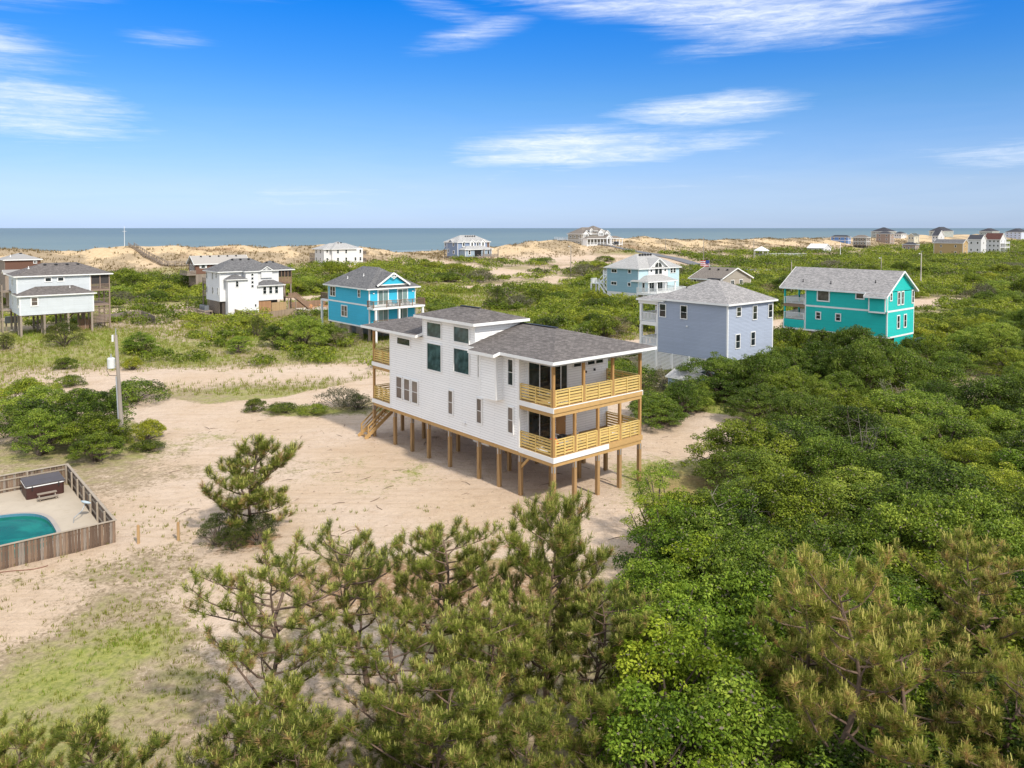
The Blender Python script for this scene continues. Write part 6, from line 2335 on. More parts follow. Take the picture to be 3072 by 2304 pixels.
    # left group behind the pool fence
    for k, (x, y, s, sz) in enumerate([(-36.6, 59.2, 1.0, .8), (-33.2, 60.0, .95, .72), (-39.5, 62.5, 1.1, .85), (-35.3, 63.5, 1.1, .88), (-41.5, 66.5, 1.15, .9), (-37.8, 67.0, 1.0, .84), (-31.6, 57.2, .75, .52), (-45, 70, 1.1, .9)]):
        plant('live_oak', OAK[k % 3], 'dark green oak behind the pool fence at left, %s nearest' % ordinal(k), 'tree', x, y, s, sz, None, 'oaks behind the pool fence')
    singles = [(LOWO, -38.2, 77.2, 1.45, .95, 'rounded dark shrub beside the sand road, right of the utility pole'), (SCR, -49.5, 84.5, .85, .8, 'small round green shrub on sand at left'),
               (SCR, -30.6, 63.4, .85, .95, 'leafy shrub at the foot of the utility pole'), (SCR, -29.0, 60.2, .8, .45, 'low spreading shrub in front of the utility pole'), (SCR, -32.3, 61.8, .6, .7, 'small shrub left of the utility pole foot'),
               (CED, -65.5, 111.5, 1.3, 1.15, 'dark spreading cedar in front of the pale grey stilt house'), (CED, -72.5, 108.5, .6, .7, 'small cedar beside the cable box at left'),
               (SCR, -56.0, 95.5, .75, .95, 'dark round shrub on the sandy clearing, leftmost'), (SCR, -47.5, 95.0, .75, .95, 'dark round shrub on the sandy clearing, right one'),
               (BIG, -30.5, 111.5, 1.2, .98, 'broad grey green oak left of the sky blue house'), (OAK, -27.5, 114.5, .95, .8, 'oak crowding the front of the sky blue house'), (OAK, -35.5, 113.5, .9, .75, 'oak at the left of the broad grey green oak'),
               (MYR, -52.0, 106.5, 1.3, .72, 'light green spreading tree beyond the top of the utility pole'), (MYR, -38.5, 107.5, 1.0, .55, 'light green shrub right of the fallen branch'), (CED, -41.5, 124, .7, .95, 'dark conical cedar before the plank fence'),
               (CED, -3.2, 168.0, .9, 1.5, 'dark conical cedar rising from the scrub beyond the new roof'), (OAK, -9.8, 120.0, .9, .85, 'bright green tree right of the sky blue balcony'), (MYR, -12.6, 121.5, .8, .85, 'leafy tree against the sky blue balcony'),
               (GRS, -16.9, 75.0, 1.35, 1.25, 'twisted half dead shrub beside the sand road'), (CED, -15.2, 74.2, .75, .45, 'shrub behind the twisted half dead shrub'), (SCR, -19.2, 72.6, 1.0, .5, 'low green patch of shrub near the stairs'), (SCR, -22.2, 73.0, 1.0, .5, 'low green shrub on the sand before the stairs'), (SCR, -24.8, 73.4, .6, .8, 'small green shrub on the sand road verge'),
               (OAK, 13.4, 69.0, .9, .62, 'leafy shrub right of the upper deck'), (OAK, 17.6, 73.0, .8, .6, 'shrub beside the small grey shed'), (MYR, 24, 236, 1.2, .8, 'oval dark shrub below the big beige house, left one'),
               (LOWO, 12.0, 330, 2.6, 1.3, 'oval dark shrub on the sand before the beige house, left'), (LOWO, 34.0, 318, 2.8, 1.35, 'oval dark shrub on the sand before the beige house, middle'), (LOWO, 44.0, 360, 2.4, 1.2, 'oval dark shrub just below the beige house porch'), (LOWO, 24.5, 296, 1.9, 1.0, 'small oval shrub beside the utility pole by the beige house'), (LOWO, 50, 290, 2.6, .9, 'low shrub strip behind the light blue house')]
    for k, (pl, x, y, s, sz, lab) in enumerate(singles):
        plant('shrub' if sz < 1.0 else 'tree', pl[k % len(pl)], lab, 'shrub' if pl in (SCR, GRS, LOWO) else 'tree', x, y, s, sz)


thicket()

# ---------- scrub over the flats: the largest stand as shrubs of their own, the rest is one mass
BOXES = []
for o in list(bpy.data.objects):
    if o.get('category') == 'house':
        mi = o.matrix_basis.inverted()
        lo, hi = [1e9] * 2, [-1e9] * 2
        for ch in o.children_recursive:
            if ch.type == 'MESH' and ch.parent is o:
                for c in ch.bound_box:
                    p = Vector(c) + ch.location
                    for k in range(2):
                        lo[k] = min(lo[k], p[k]); hi[k] = max(hi[k], p[k])
        BOXES.append((mi, lo, hi))


def scrub():
    rn = np.random.default_rng(77)
    pts = []
    y = 84.0
    while y < 900:
        st = 2.9 + .011 * (y - 84)
        x = -.74 * y - 12
        while x < .74 * y + 12:
            pts.append((x + rn.uniform(-.5, .5) * st, y + rn.uniform(-.5, .5) * st, st))
            x += st
        y += st * .85
    A = np.array(pts)
    x, y, st = A[:, 0], A[:, 1], A[:, 2]
    u = x * EY[0] + y * EY[1]
    v = x * EX[0] + y * EX[1]
    n1 = fbm(x, y, 30, 3, 11)
    n2 = fbm(x, y, 9, 3, 12)
    dens = .64 + 1.5 * (n1 - .5) + 1.3 * (n2 - .5)
    # thin, low growth on the left flats, thick on the right
    left = sstep(20, -25, x - (y - 100) * .05) * sstep(176, 150, u)
    dens = dens - left * .45 - .25 * left * sstep(112, 96, y)
    dens = dens + .25 * sstep(-10, 40, x) * sstep(235, 205, u)
    dens = dens - 1.2 * sstep(262, 280, u)
    for pts_, w in ((ROAD1, 5.0), (ROAD2, 4.6), (ASPHALT, 7.0)):
        dens = dens - 2 * sstep(w + 2.5, w, seg_dist(x, y, pts_))
    c, g, r = masks(x, y)
    dens = dens - 1.2 * sstep(.4, .12, c)
    dens = dens - 1.3 * np.exp(-(((x - 35) / 48) ** 2 + ((y - 368) / 40) ** 2))
    keep = (rn.random(len(x)) < np.clip(dens, 0, 1)) & (u < 276)
    keep &= ~((in_poly(x, y, TH2, 1) > .3) | (in_poly(x, y, TH3, 1) > .3) | (in_poly(x, y, LOT, 2) > .3))
    for mi, lo, hi in BOXES:
        a, b = mi[0][0] * x + mi[0][1] * y + mi[0][3], mi[1][0] * x + mi[1][1] * y + mi[1][3]
        keep &= ~((a > lo[0] - 2.0) & (a < hi[0] + 2.0) & (b > lo[1] - 2.2) & (b < hi[1] + 2.0))
    x, y, st, u, v, n1, n2, left = [q[keep] for q in (x, y, st, u, v, n1, n2, left)]
    hgt = (.25 + 2.0 * n1 + 1.9 * rn.random(len(x)) ** 1.5) * (1 - .42 * left) * (1 - .45 * sstep(260, 420, y))
    tall = rn.random(len(x)) < .09
    hgt *= np.where(tall, 1.55, 1.0)
    rad = st * (.52 + .50 * rn.random(len(x))) * np.where(tall, 1.35, 1.0)
    # keep sight lines: lower before houses that show their foot
    hgt *= 1 - .35 * np.exp(-(((x + 58) / 26) ** 2 + ((y - 128) / 20) ** 2))
    hgt *= 1 - .35 * np.exp(-(((x + 60) / 20) ** 2 + ((y - 176) / 18) ** 2))
    z = height(x, y)
    pal = fbm(x, y, 18, 3, 14) + .35 * (rn.random(len(x)) - .5)
    size = rad * hgt ** .5 / y
    order = np.argsort(-size)
    order = order[np.abs(x[order]) < .69 * y[order] + 1]
    single = order[:260]
    cnt = {}
    for i in single:
        kinds = (SCR, LOWO, GRS)[0 if pal[i] > .47 else (1 if pal[i] > .33 else 2)]
        p = kinds[int(rn.integers(len(kinds)))]
        base = (1.9, 1.7) if kinds is SCR else ((2.4, 2.4) if kinds is LOWO else (2.0, 1.6))
        w = ('yellow green shrub', 'dark green shrub', 'grey twiggy shrub')[0 if kinds is SCR else (1 if kinds is LOWO else 2)]
        pn = placename(float(x[i]), float(y[i]))
        key = w + pn
        n = cnt.get(key, 0); cnt[key] = n + 1
        plant('shrub', p, '%s %s, %s largest there' % (w, pn, ordinal(n)), 'shrub', float(x[i]), float(y[i]), float(rad[i] / base[0] * 1.06), float(hgt[i] / base[1]), None, 'scrub over the sandy flats', float(z[i]))
    rest = np.ones(len(x), bool)
    rest[single] = False
    idx = np.nonzero(rest)[0]
    Vs, Ts = [], []
    nleaf = np.clip(70000 / y[idx], 80, 640).astype(int)
    # lumps: each shrub is a handful of clumps
    for i, n in zip(idx, nleaf):
        k = 7
        a = rn.random(k) * 6.28
        rr = np.sqrt(rn.random(k)) * .8
        cz = np.sqrt(np.clip(1 - rr ** 2, .05, 1)) * (.55 + .35 * rn.random(k))
        cen = np.stack([x[i] + np.cos(a) * rr * rad[i], y[i] + np.sin(a) * rr * rad[i], z[i] + cz * hgt[i] * .8], 1)
        cr = np.full(k, rad[i] * .42)
        V, m, tone = leaf_cloud(rn, cen, cr, n, (.12 + .0013 * y[i]), up=.1, jit=.45, tri=True)
        low = z[i] - .1
        V[:, 2] = np.maximum(V[:, 2], low)
        t = tone
        t[:, 1] = np.clip(.45 * t[:, 1] + (pal[i] - .38) * 2.2, -.2, 1.2)
        t[:, 2] = np.where(pal[i] < .32, .62 + .5 * t[:, 2], t[:, 2])
        Vs.append(V); Ts.append(t)
    V = np.concatenate(Vs); T = np.concatenate(Ts)
    me = cloud_mesh('scrub', V, 3, T, LEAF_SCRUB)
    o = put('scrub', me, None)
    tag(o, 'low green coastal scrub covering the flats into the distance', 'scrub', kind='stuff')
    return len(single), len(idx), len(V) // 3


print('SCRUB', scrub())
# ------------------------------------------------------------------ pool yard at the left
def pool_yard():
    ox, oy = uv2xy(46.9, 10.3)
    FW, q, b, out = _bsdf('old_fence_boards')
    tc = q.n('ShaderNodeTexCoord')
    oi = q.n('ShaderNodeObjectInfo')
    rnd = oi.outputs['Random']
    g1 = q.noise(q.mapping(tc.outputs['Object'], (16, 16, 1.1)), 1.0, 5.0, .65)
    cc = q.mix(q.ramp(rnd, .1, .75), (0.12, 0.078, 0.054), (0.25, 0.17, 0.115))
    cc = q.mix(q.ramp(rnd, .78, .86), cc, (0.26, 0.22, 0.185))
    cc = q.mix(q.math('MULTIPLY', q.ramp(g1, .42, .68), .6), cc, (0.075, 0.05, 0.04))
    q.link(cc, b.inputs['Base Color'])
    b.inputs['Roughness'].default_value = .9
    FR = plain('grey_fence_rail', (0.36, 0.30, 0.235), .9, .15, 2, grain=(2, 2, 9))
    z0 = -1.08
    f = thing('fence', 'weathered brown plank fence round the pool yard', 'fence', (ox, oy, 0), GRID)
    h = 1.28
    m = MB(); m.box(-.066, .066, -.011, .011, 0, h); me_x = m.mesh('plank'); me_x.materials.append(FW)
    m = MB(); m.box(-.011, .011, -.066, .066, 0, h); me_y = m.mesh('plank'); me_y.materials.append(FW)
    rn = random.Random(3)
    def zg(lx, ly):
        p = f.matrix_basis @ Vector((lx, ly, 0))
        return H(p.x, p.y)
    n = 64
    for k in range(n):
        for y, me in ((0.0, me_x), (13.4, me_x)):
            o = put('plank', me, None, f, (-.08 - k * .145, y, z0 + rn.uniform(-.015, .015)))
            o.rotation_euler = (0, rn.uniform(-.012, .012), rn.uniform(-.05, .05))
    for k in range(92):
        o = put('plank', me_y, None, f, (0, .08 + k * .145, z0 + rn.uniform(-.015, .015)))
        o.rotation_euler = (rn.uniform(-.012, .012), 0, rn.uniform(-.05, .05))
    boards(f, 'cap_rail', FR, [(-9.4, .09, -.08, .07, z0 + h + .005, z0 + h + .045), (-.08, .075, .075, 13.3, z0 + h + .006, z0 + h + .044), (-9.4, .08, 13.31, 13.5, z0 + h + .005, z0 + h + .045)])
    boards(f, 'rail', FR, [(-9.4, -.05, .015, .055, z0 + zz, z0 + zz + .09) for zz in (.3, .95)] + [(-.06, -.016, .06, 13.3, z0 + zz, z0 + zz + .09) for zz in (.3, .95)] + [(-9.4, -.05, 13.335, 13.385, z0 + zz, z0 + zz + .09) for zz in (.3, .95)])
    for y in np.linspace(.1, 13.2, 8):
        post(f, -.12, y, z0 - .3, z0 + h, .1, FR)
    for x in np.linspace(-2.4, -9.3, 4):
        post(f, x, .11, z0 - .3, z0 + h, .1, FR); post(f, x, 13.28, z0 - .3, z0 + h, .1, FR)
    # concrete terrace with the pool let into it
    def pl(a, k=1.0):
        c, s = math.cos(a), math.sin(a)
        return (-7.6 + 5.3 * k * math.copysign(abs(c) ** .62, c), 4.7 + 4.1 * k * math.copysign(abs(s) ** .62, s))
    N = 56
    CON = plain('pool_concrete', (0.44, 0.375, 0.295), .9, .14, .8, dirt=(.28, .225, .16, .5))
    t = thing('pool_terrace', 'pale concrete terrace inside the plank fence', 'terrace', (ox, oy, 0), GRID)
    mb = MB()
    zt = -.92
    ring = [pl(2 * math.pi * k / N, 1.045) for k in range(N)]
    rect = []
    for k in range(N):
        a = 2 * math.pi * k / N
        c, s = math.cos(a), math.sin(a)
        kx = ((12.4 - 7.6 + 2.6) if c > 0 else 6.5)
        q = max(abs(c) / ((7.45) if c > 0 else 6.0), abs(s) / (8.6 if s > 0 else 4.6))
        rect.append((-7.6 + c / q, 4.7 + s / q))
    for k in range(N):
        j = (k + 1) % N
        mb.face([(*ring[k], zt), (*ring[j], zt), (*rect[j], zt), (*rect[k], zt)])
    part('slab', mb, CON, t)
    w = thing('swimming_pool', 'swimming pool with murky green water and pale coping', 'pool', (ox, oy, 0), GRID)
    mb = MB()
    inner = [pl(2 * math.pi * k / N, 1.0) for k in range(N)]
    for k in range(N):
        j = (k + 1) % N
        a, b, c, d = inner[k], inner[j], ring[j], ring[k]
        mb.face([(*a, zt + .03), (*b, zt + .03), (*c, zt + .03), (*d, zt + .03)])
        mb.face([(*c, zt + .03), (*d, zt + .03), (*d, zt - .02), (*c, zt - .02)])
    part('coping', mb, plain('coping_grey', (.34, .30, .265), .7, .15), w)
    mb = MB()
    for k in range(N):
        j = (k + 1) % N
        mb.face([(*inner[k], zt + .03), (*inner[j], zt + .03), (*inner[j], zt - .5), (*inner[k], zt - .5)])
    part('liner', mb, plain('blue_liner', (.10, .26, .36), .4, .12, 2), w)
    wm, q, b, out = _bsdf('green_pool_water')
    tc = q.n('ShaderNodeTexCoord')
    nz = q.noise(q.mapping(tc.outputs['Object'], (1, 1, 1)), .35, 5.0, .6, 1.2)
    n2 = q.noise(tc.outputs['Object'], 1.4, 5.0, .65, 2.0)
    c = q.mix(q.ramp(nz, .35, .65), (0.0, 0.10, 0.065), (0.005, 0.19, 0.125))
    c = q.mix(q.math('MULTIPLY', q.ramp(n2, .56, .75), .45), c, (0.02, 0.06, 0.045))
    q.link(c, b.inputs['Base Color'])
    b.inputs['Roughness'].default_value = .12
    b.inputs['Specular IOR Level'].default_value = .2
    bp = q.n('ShaderNodeBump'); bp.inputs['Strength'].default_value = .12
    q.link(q.noise(tc.outputs['Object'], 5, 3.0), bp.inputs['Height']); q.link(bp.outputs[0], b.inputs['Normal'])
    mb = MB(); mb.face([(*p, zt - .14) for p in inner])
    part('water', mb, wm, w)
    mb = MB(); mb.box(-8.0, -7.3, 8.62, 8.78, zt - .1, zt + .05)
    part('skimmer', mb, TRIM, w)
    # covered hot tub
    s = thing('hot_tub', 'brown hot tub with dark folded cover in the fence corner', 'hot tub', (*(f.matrix_basis @ Vector((-1.75, 11.7, 0))).to_2d(), zt), GRID)
    def rbox(mb, hx, hy, z0_, z1_, r=.2, n=5):
        pts = []
        for cx, cy, a0 in ((hx - r, hy - r, 0), (-hx + r, hy - r, 90), (-hx + r, -hy + r, 180), (hx - r, -hy + r, 270)):
            for i in range(n + 1):
                a = R(a0 + 90 * i / n)
                pts.append((cx + r * math.cos(a), cy + r * math.sin(a)))
        k = len(pts)
        mb.face([(*p, z1_) for p in pts]); mb.face([(*p, z0_) for p in pts][::-1])
        for i in range(k):
            j = (i + 1) % k
            mb.face([(*pts[i], z0_), (*pts[j], z0_), (*pts[j], z1_), (*pts[i], z1_)])
    mb = MB(); rbox(mb, 1.08, 1.05, .0, .78, .16)
    part('cabinet', mb, plain('brown_tub_cabinet', (.060, .026, .022), .5, .1, 2), s)
    mb = MB(); rbox(mb, 1.13, 1.10, .78, .84, .2)
    part('rim', mb, TRIM, s)
    cov = plain('dark_vinyl_cover', (.085, .075, .078), .6, .15, 1.5)
    for y0, y1 in ((-.52, -.01), (.52, .01)):
        mb = MB()
        mb.box(-1.12, 1.12, min(y0 * 2.1, y1), max(y0 * 2.1, y1), .845, .93)
        part('cover_half', mb, cov, s)
    for x in (-.75, .75):
        mb = MB(); mb.box(x - .03, x + .03, -1.115, -1.105, .55, .84); part('strap', mb, BLACKPL, s)
    # step bench
    s = thing('step_bench', 'small grey two tier step beside the hot tub', 'step', (*(f.matrix_basis @ Vector((-1.75, 10.05, 0))).to_2d(), zt), GRID)
    g = plain('taupe_plastic', (.27, .225, .18), .7, .1)
    boards(s, 'tread', g, [(-.55, .55, -.02, .26, .36, .41), (-.6, .6, -.34, -.06, .17, .22)])
    for x in (-.45, .45):
        mb = MB(); mb.bar((x, -.3, 0), (x, .2, .36), .06, .12); mb.bar((x, .2, 0), (x, .2, .36), .06, .1); mb.bar((x, -.25, 0), (x, -.25, .17), .06, .1); part('leg', mb, g, s)
    # parasol foot
    s = thing('parasol_base', 'round white parasol foot on the pool terrace', 'parasol base', (*(f.matrix_basis @ Vector((-4.6, 11.6, 0))).to_2d(), zt), 0)
    mb = MB(); mb.tube([(0, 0, 0), (0, 0, .05), (0, 0, .09)], [.32, .32, .1], 20); part('plate', mb, TRIM, s)
    mb = MB(); mb.tube([(0, 0, .09), (0, 0, .42)], [.035, .035], 8); part('tube', mb, TRIM, s)
    # satellite dish on its mast
    s = thing('satellite_dish', 'small grey dish on a bent mast inside the pool fence', 'satellite dish', (*(f.matrix_basis @ Vector((-.55, 4.9, 0))).to_2d(), zt), GRID + .6)
    mb = MB(); mb.tube([(-.9, 0, 0), (-.85, 0, .28), (-.25, 0, .5), (0, 0, .85)], [.03] * 4, 6); part('mast', mb, STEEL, s)
    mb = MB()
    for r0, r1, za, zb in ((0, .14, 0, .015), (.14, .25, .015, .05), (.25, .33, .05, .095)):
        for i in range(16):
            a0, a1 = 6.283 * i / 16, 6.283 * (i + 1) / 16
            mb.face([(r0 * math.cos(a0), r0 * math.sin(a0) * .8, za), (r1 * math.cos(a0), r1 * math.sin(a0) * .8, zb), (r1 * math.cos(a1), r1 * math.sin(a1) * .8, zb), (r0 * math.cos(a1), r0 * math.sin(a1) * .8, za)])
    d = part('reflector', mb, plain('pale_blue_grey_metal', (.42, .50, .55), .4, .05), s, loc=(0, 0, .86))
    d.rotation_euler = (.25, .35, 0)
    # fence stubs on the sand
    for k, (u, v) in enumerate(((45.9, 11.25), (44.9, 13.1))):
        x, y = uv2xy(u, v)
        s = thing('timber_post', ['short timber post on the sand, nearer the pool fence', 'short timber post on the sand, farther from the pool fence'][k], 'post', (x, y, H(x, y)), .3 + k, 'timber posts on the sand')
        mb = MB(); mb.tube([(0, 0, -.3), (0, 0, 1.02), (.01, 0, 1.06)], [.085, .08, .06], 9); part('shaft', mb, PILE, s, smooth=True)
    # garden hose by the fence
    mb = MB()
    pts = []
    for k in range(60):
        a = k * .42
        if k < 36:
            pts.append((-7.6 + .45 * math.cos(a) + .006 * k, -1.0 + .28 * math.sin(a), .03 + .004 * k))
        else:
            pts.append((-7.15 + (k - 36) * .16, -1.0 + .5 * math.sin((k - 36) * .22) + (k - 36) * .02, .03))
    mb.tube([tuple((f.matrix_basis @ Vector((p[0], p[1], 0))).to_2d()) + (H(*(f.matrix_basis @ Vector((p[0], p[1], 0))).to_2d()) + p[2],) for p in pts], [.018] * 60, 5)
    o = part('garden_hose', mb, plain('red_brown_hose', (.22, .085, .06), .6, .1), smooth=True)
    tag(o, 'coiled garden hose on the grass outside the pool fence', 'hose')


pool_yard()


# ------------------------------------------------------------------ utility poles
def pole(label, x, y, ztop, lean=(0, 0), transformer=False, arm=True, r=.15, col=None, lamp=False):
    z = H(x, y)
    t = thing('utility_pole', label, 'utility pole', (x, y, z), 0, 'utility poles')
    h = ztop - z
    m = col or plain('weathered_pole_wood', (.27, .235, .20), .9, .2, 1.0, grain=(9, 9, .5))
    mb = MB()
    mb.tube([(0, 0, -.5), (lean[0] * .5, lean[1] * .5, h * .5), (lean[0], lean[1], h)], [r * 1.2, r, r * .75], 10)
    part('shaft', mb, m, t, smooth=True)
    lx, ly = lean
    if arm:
        mb = MB(); mb.tube([(lx, ly, h), (lx, ly, h + .55)], [.05, .03], 8); part('insulator', mb, STEEL, t)
    if lamp:
        mb = MB(); mb.bar((lx, ly, h - .25), (lx - .7, ly - .2, h - .05), .06, .06); part('bracket', mb, STEEL, t)
        mb = MB(); mb.tube([(lx - .7, ly - .2, h - .2), (lx - .7, ly - .2, h - .0), (lx - .7, ly - .2, h + .08)], [.24, .22, .06], 10); part('lamp_head', mb, plain('lamp_white', (.7, .7, .68), .5, .05), t)
    if transformer:
        f = .74
        cx, cz = lx * f - .52, h * f
        mb = MB(); mb.tube([(cx, 0, cz - .42), (cx, 0, cz - .38), (cx, 0, cz + .38), (cx, 0, cz + .47)], [.25, .3, .3, .22], 18)
        tr = part('transformer', mb, plain('transformer_paint', (.66, .68, .67), .4, .06), t, smooth=False)
        mb = MB(); mb.tube([(cx, 0, cz + .47), (cx, 0, cz + .62), (cx, 0, cz + .8)], [.07, .05, .03], 8); part('bushing', mb, STEEL, tr)
        mb = MB(); mb.bar((cx + .28, 0, cz + .2), (lx * f, 0, cz + .2), .08, .08); mb.bar((cx + .28, 0, cz - .2), (lx * f, 0, cz - .2), .08, .08); part('bracket', mb, STEEL, tr)
        mb = MB(); mb.tube([(cx - .28, .05, cz - .1), (cx - .4, .05, cz - .6), (cx - .2, .05, cz - 1.0), (lx * f - .1, .05, cz - 1.0)], [.022] * 4, 6); part('cable', mb, BLACKPL, tr)
        mb = MB(); mb.tube([(-.17 + lx * .0, -.06, -.3), (-.15 + lx * .62, -.06, h * .62)], [.075, .06], 8); part('conduit', mb, plain('grey_conduit', (.34, .36, .39), .6, .08), t)
        mb = MB(); mb.box(lx - .32, lx - .2, -.06, .06, h - .55, h + .0); part('cutout', mb, TRIM, t)
    return t


pole('grey wooden utility pole with white transformer beside the sand road', -31.9, 61.9, 8.0, (-.36, 0), True)
pole('utility pole with lamp on the sand below the beige house', 21.2, 275, 10.2, lamp=True)
pole('tall bare utility pole behind the flag', 75.5, 301, 13.2)
pole('utility pole left of the white gazebo', 120.3, 380, 11.8)
pole('pale utility pole with lamp behind the teal roof end', 126.0, 235, 8.9, lamp=True, col=plain('pale_pole_wood', (.42, .38, .33), .9, .15))
pole('utility pole carrying a small transformer behind the teal roof', 125.8, 260, 6.6, arm=True, lamp=True)
pole('thin white pole before the royal blue house', 193.5, 450, 8.0, col=TRIM, r=.12)
pole('short pole at the left end of the teal roof', 69.6, 190, 8.2)
pole('thin pole between the small navy roofed and cream houses', 298, 560, 12.5)
pole('utility pole on the dune grass right of the beige house', 88.0, 438, 11.5)


# ------------------------------------------------------------------ fences, boardwalk and other small things farther off
def gpt(tx, ty, z=-1.0):
    d = ray(tx / 3, ty / 3)
    k = (z - CAM_H) / d[2]
    return Vector((d[0] * k, d[1] * k, 0))


def plank_fence(label, pts, h, mat, w=.18):
    f = thing('fence', label, 'fence', (pts[0].x, pts[0].y, 0), 0, None)
    m = MB(); m.box(-w / 2 + .008, w / 2 - .008, -.015, .015, 0, h); me = m.mesh('plank'); me.materials.append(mat)
    for a, b in zip(pts[:-1], pts[1:]):
        d = b - a
        n = max(2, int(d.length / w))
        ang = math.atan2(d.y, d.x)
        for k in range(n):
            p = a.lerp(b, (k + .5) / n)
            o = put('plank', me, None, f, (p.x - pts[0].x, p.y - pts[0].y, H(p.x, p.y) - .05), ang)
        mb = MB()
        for zz in (.3, h - .25):
            mb.bar((a.x - pts[0].x, a.y - pts[0].y + .04, H(a.x, a.y) + zz), (b.x - pts[0].x, b.y - pts[0].y + .04, H(b.x, b.y) + zz), .04, .09)
        rr = part('rail', mb, mat, f)
        rr['kind'] = 'stuff'
    return f


PF = plain('tan_plank_fence', (.33, .25, .175), .9, .25, 1.0, grain=(8, 8, .8))
GF = plain('grey_plank_fence', (.27, .225, .185), .9, .25, 1.0, grain=(8, 8, .8))
plank_fence('tan plank fence in front of the gabled white house', [gpt(655, 935), gpt(760.5, 966), gpt(881, 946)], 1.5, PF)
plank_fence('grey plank fence corner beside the pale grey stilt house', [gpt(290, 985), gpt(385, 960), gpt(425, 958), gpt(466, 984)], 1.6, GF)


def fence_posts():
    a, b = gpt(1508, 786, 1.2), gpt(1700, 808, 1.0)
    for k in range(14):
        p = a.lerp(b, k / 13)
        m = MB(); m.tube([(0, 0, -.3), (0, 0, 1.5)], [.13, .12], 6)
        t = thing('fence_post', 'dark fence post on the sand below the beige house, %s from the left' % ordinal(k), 'post', (p.x, p.y, H(p.x, p.y)), 0, 'fence posts on the sand')
        part('shaft', m, OLDWOOD, t)


fence_posts()


def boardwalk():
    t = thing('boardwalk', 'grey timber dune stairs climbing to the beach at left', 'boardwalk', (0, 0, 0), 0)
    run = [uv2xy(282, 92), uv2xy(284, 80), uv2xy(300, 78), uv2xy(316, 77)]
    m = MB(); m.box(-1.0, 1.0, -.3, .3, -.04, .04); me = m.mesh('plank'); me.materials.append(OLDWOOD)
    k = 0
    for (ax, ay), (bx, by) in zip(run[:-1], run[1:]):
        L = math.hypot(bx - ax, by - ay)
        n = int(L / .75)
        za, zb = H(ax, ay) + .7, H(bx, by) + .7
        ang = math.atan2(by - ay, bx - ax) - math.pi / 2
        for i in range(n):
            f = (i + .5) / n
            o = put('plank', me, None, t, (ax + (bx - ax) * f, ay + (by - ay) * f, za + (zb - za) * f), ang)
        nx, ny = (by - ay) / L, -(bx - ax) / L
        for s in (-1, 1):
            mb = MB()
            for zz in (.6, 1.05):
                mb.bar((ax + nx * s, ay + ny * s, za + zz), (bx + nx * s, by + ny * s, zb + zz), .1, .16)
            for i in range(int(L / 2.2) + 1):
                f = min(1, i * 2.2 / L)
                px, py = ax + (bx - ax) * f + nx * s, ay + (by - ay) * f + ny * s
                mb.box(px - .07, px + .07, py - .07, py + .07, H(px, py) - .5, za + (zb - za) * f + 1.1)
            part('handrail', mb, OLDWOOD, t)
    x, y = uv2xy(317, 75)
    t2 = thing('mast', 'thin pale mast with crossbar at the top of the dune stairs', 'mast', (x, y, H(x, y)))
    mb = MB(); mb.tube([(0, 0, -.3), (0, 0, 7.5)], [.1, .06], 6); part('shaft', mb, TRIM, t2)
    mb = MB(); mb.bar((-.8, 0, 5.6), (.8, 0, 5.6), .08, .08); part('crossbar', mb, TRIM, t2)


boardwalk()


def gazebo():
    x, y = (761.5 - 512) / FPX * 430, 430
    z = H(x, y)
    t = thing('gazebo', 'small white gazebo with pointed roof on the far dune', 'gazebo', (x, y, z), GRID)
    hip_roof(t, -2.6, 2.6, -2.6, 2.6, 3.6, .75, .5, plain('white_gazebo_roof', (.75, .75, .75), .6, .05), .25)
    for a in (-2.5, 2.5):
        for b in (-2.5, 2.5):
            post(t, a, b, -.5, 3.5, .3, TRIM)
    slab(t, -2.6, 2.6, -2.6, 2.6, .3, .6, TRIM, 'floor')
    rail(t, (-2.5, -2.5), (2.5, -2.5), .6, 1.1, TRIM, gap=.3)
    rail(t, (-2.5, -2.5), (-2.5, 2.5), .6, 1.1, TRIM, gap=.3)
    t = thing('walkway', 'long white railed walkway right of the gazebo', 'walkway', ((770 - 512) / FPX * 430, 430, z), 0)
    a, b = (0, 0), ((806 - 770) / FPX * 430, 14)
    slab(t, 0, b[0], -1, 1, .2, .5, TRIM, 'floor')
    rail(t, (0, -1), (b[0], -1), .5, 1.4, TRIM, gap=.5)
    rail(t, (0, 1), (b[0], 1), .5, 1.4, TRIM, gap=.5)
    # flag behind the tan cottage
    fx, fy = (709.5 - 512) / FPX * 228, 228
    t = thing('flagpole', 'small striped flag on a pole behind the tan cottage', 'flag', (fx, fy, H(fx, fy)))
    mb = MB(); mb.tube([(0, 0, 0), (0, 0, 8.2)], [.07, .05], 6); part('shaft', mb, TRIM, t)
    fl = [plain('flag_red', (.45, .03, .04), .7, .05), plain('flag_white', (.7, .7, .7), .7, .05)]
    for k in range(7):
        mb = MB()
        z0_, z1_ = 6.2 + k * .26, 6.2 + (k + 1) * .26
        for i in range(6):
            a0, a1 = -2.6 * i / 6, -2.6 * (i + 1) / 6
            w0, w1 = .18 * math.sin(i * 1.3), .18 * math.sin((i + 1) * 1.3)
            mb.face([(a0, w0, z0_), (a1, w1, z0_), (a1, w1, z1_), (a0, w0, z1_)])
        part('stripe', mb, fl[k % 2], t)
    mb = MB(); mb.box(-1.1, -.02, -.24, -.2, 7.1, 8.05); part('canton', mb, plain('flag_blue', (.03, .05, .2), .7, .05), t)


gazebo()


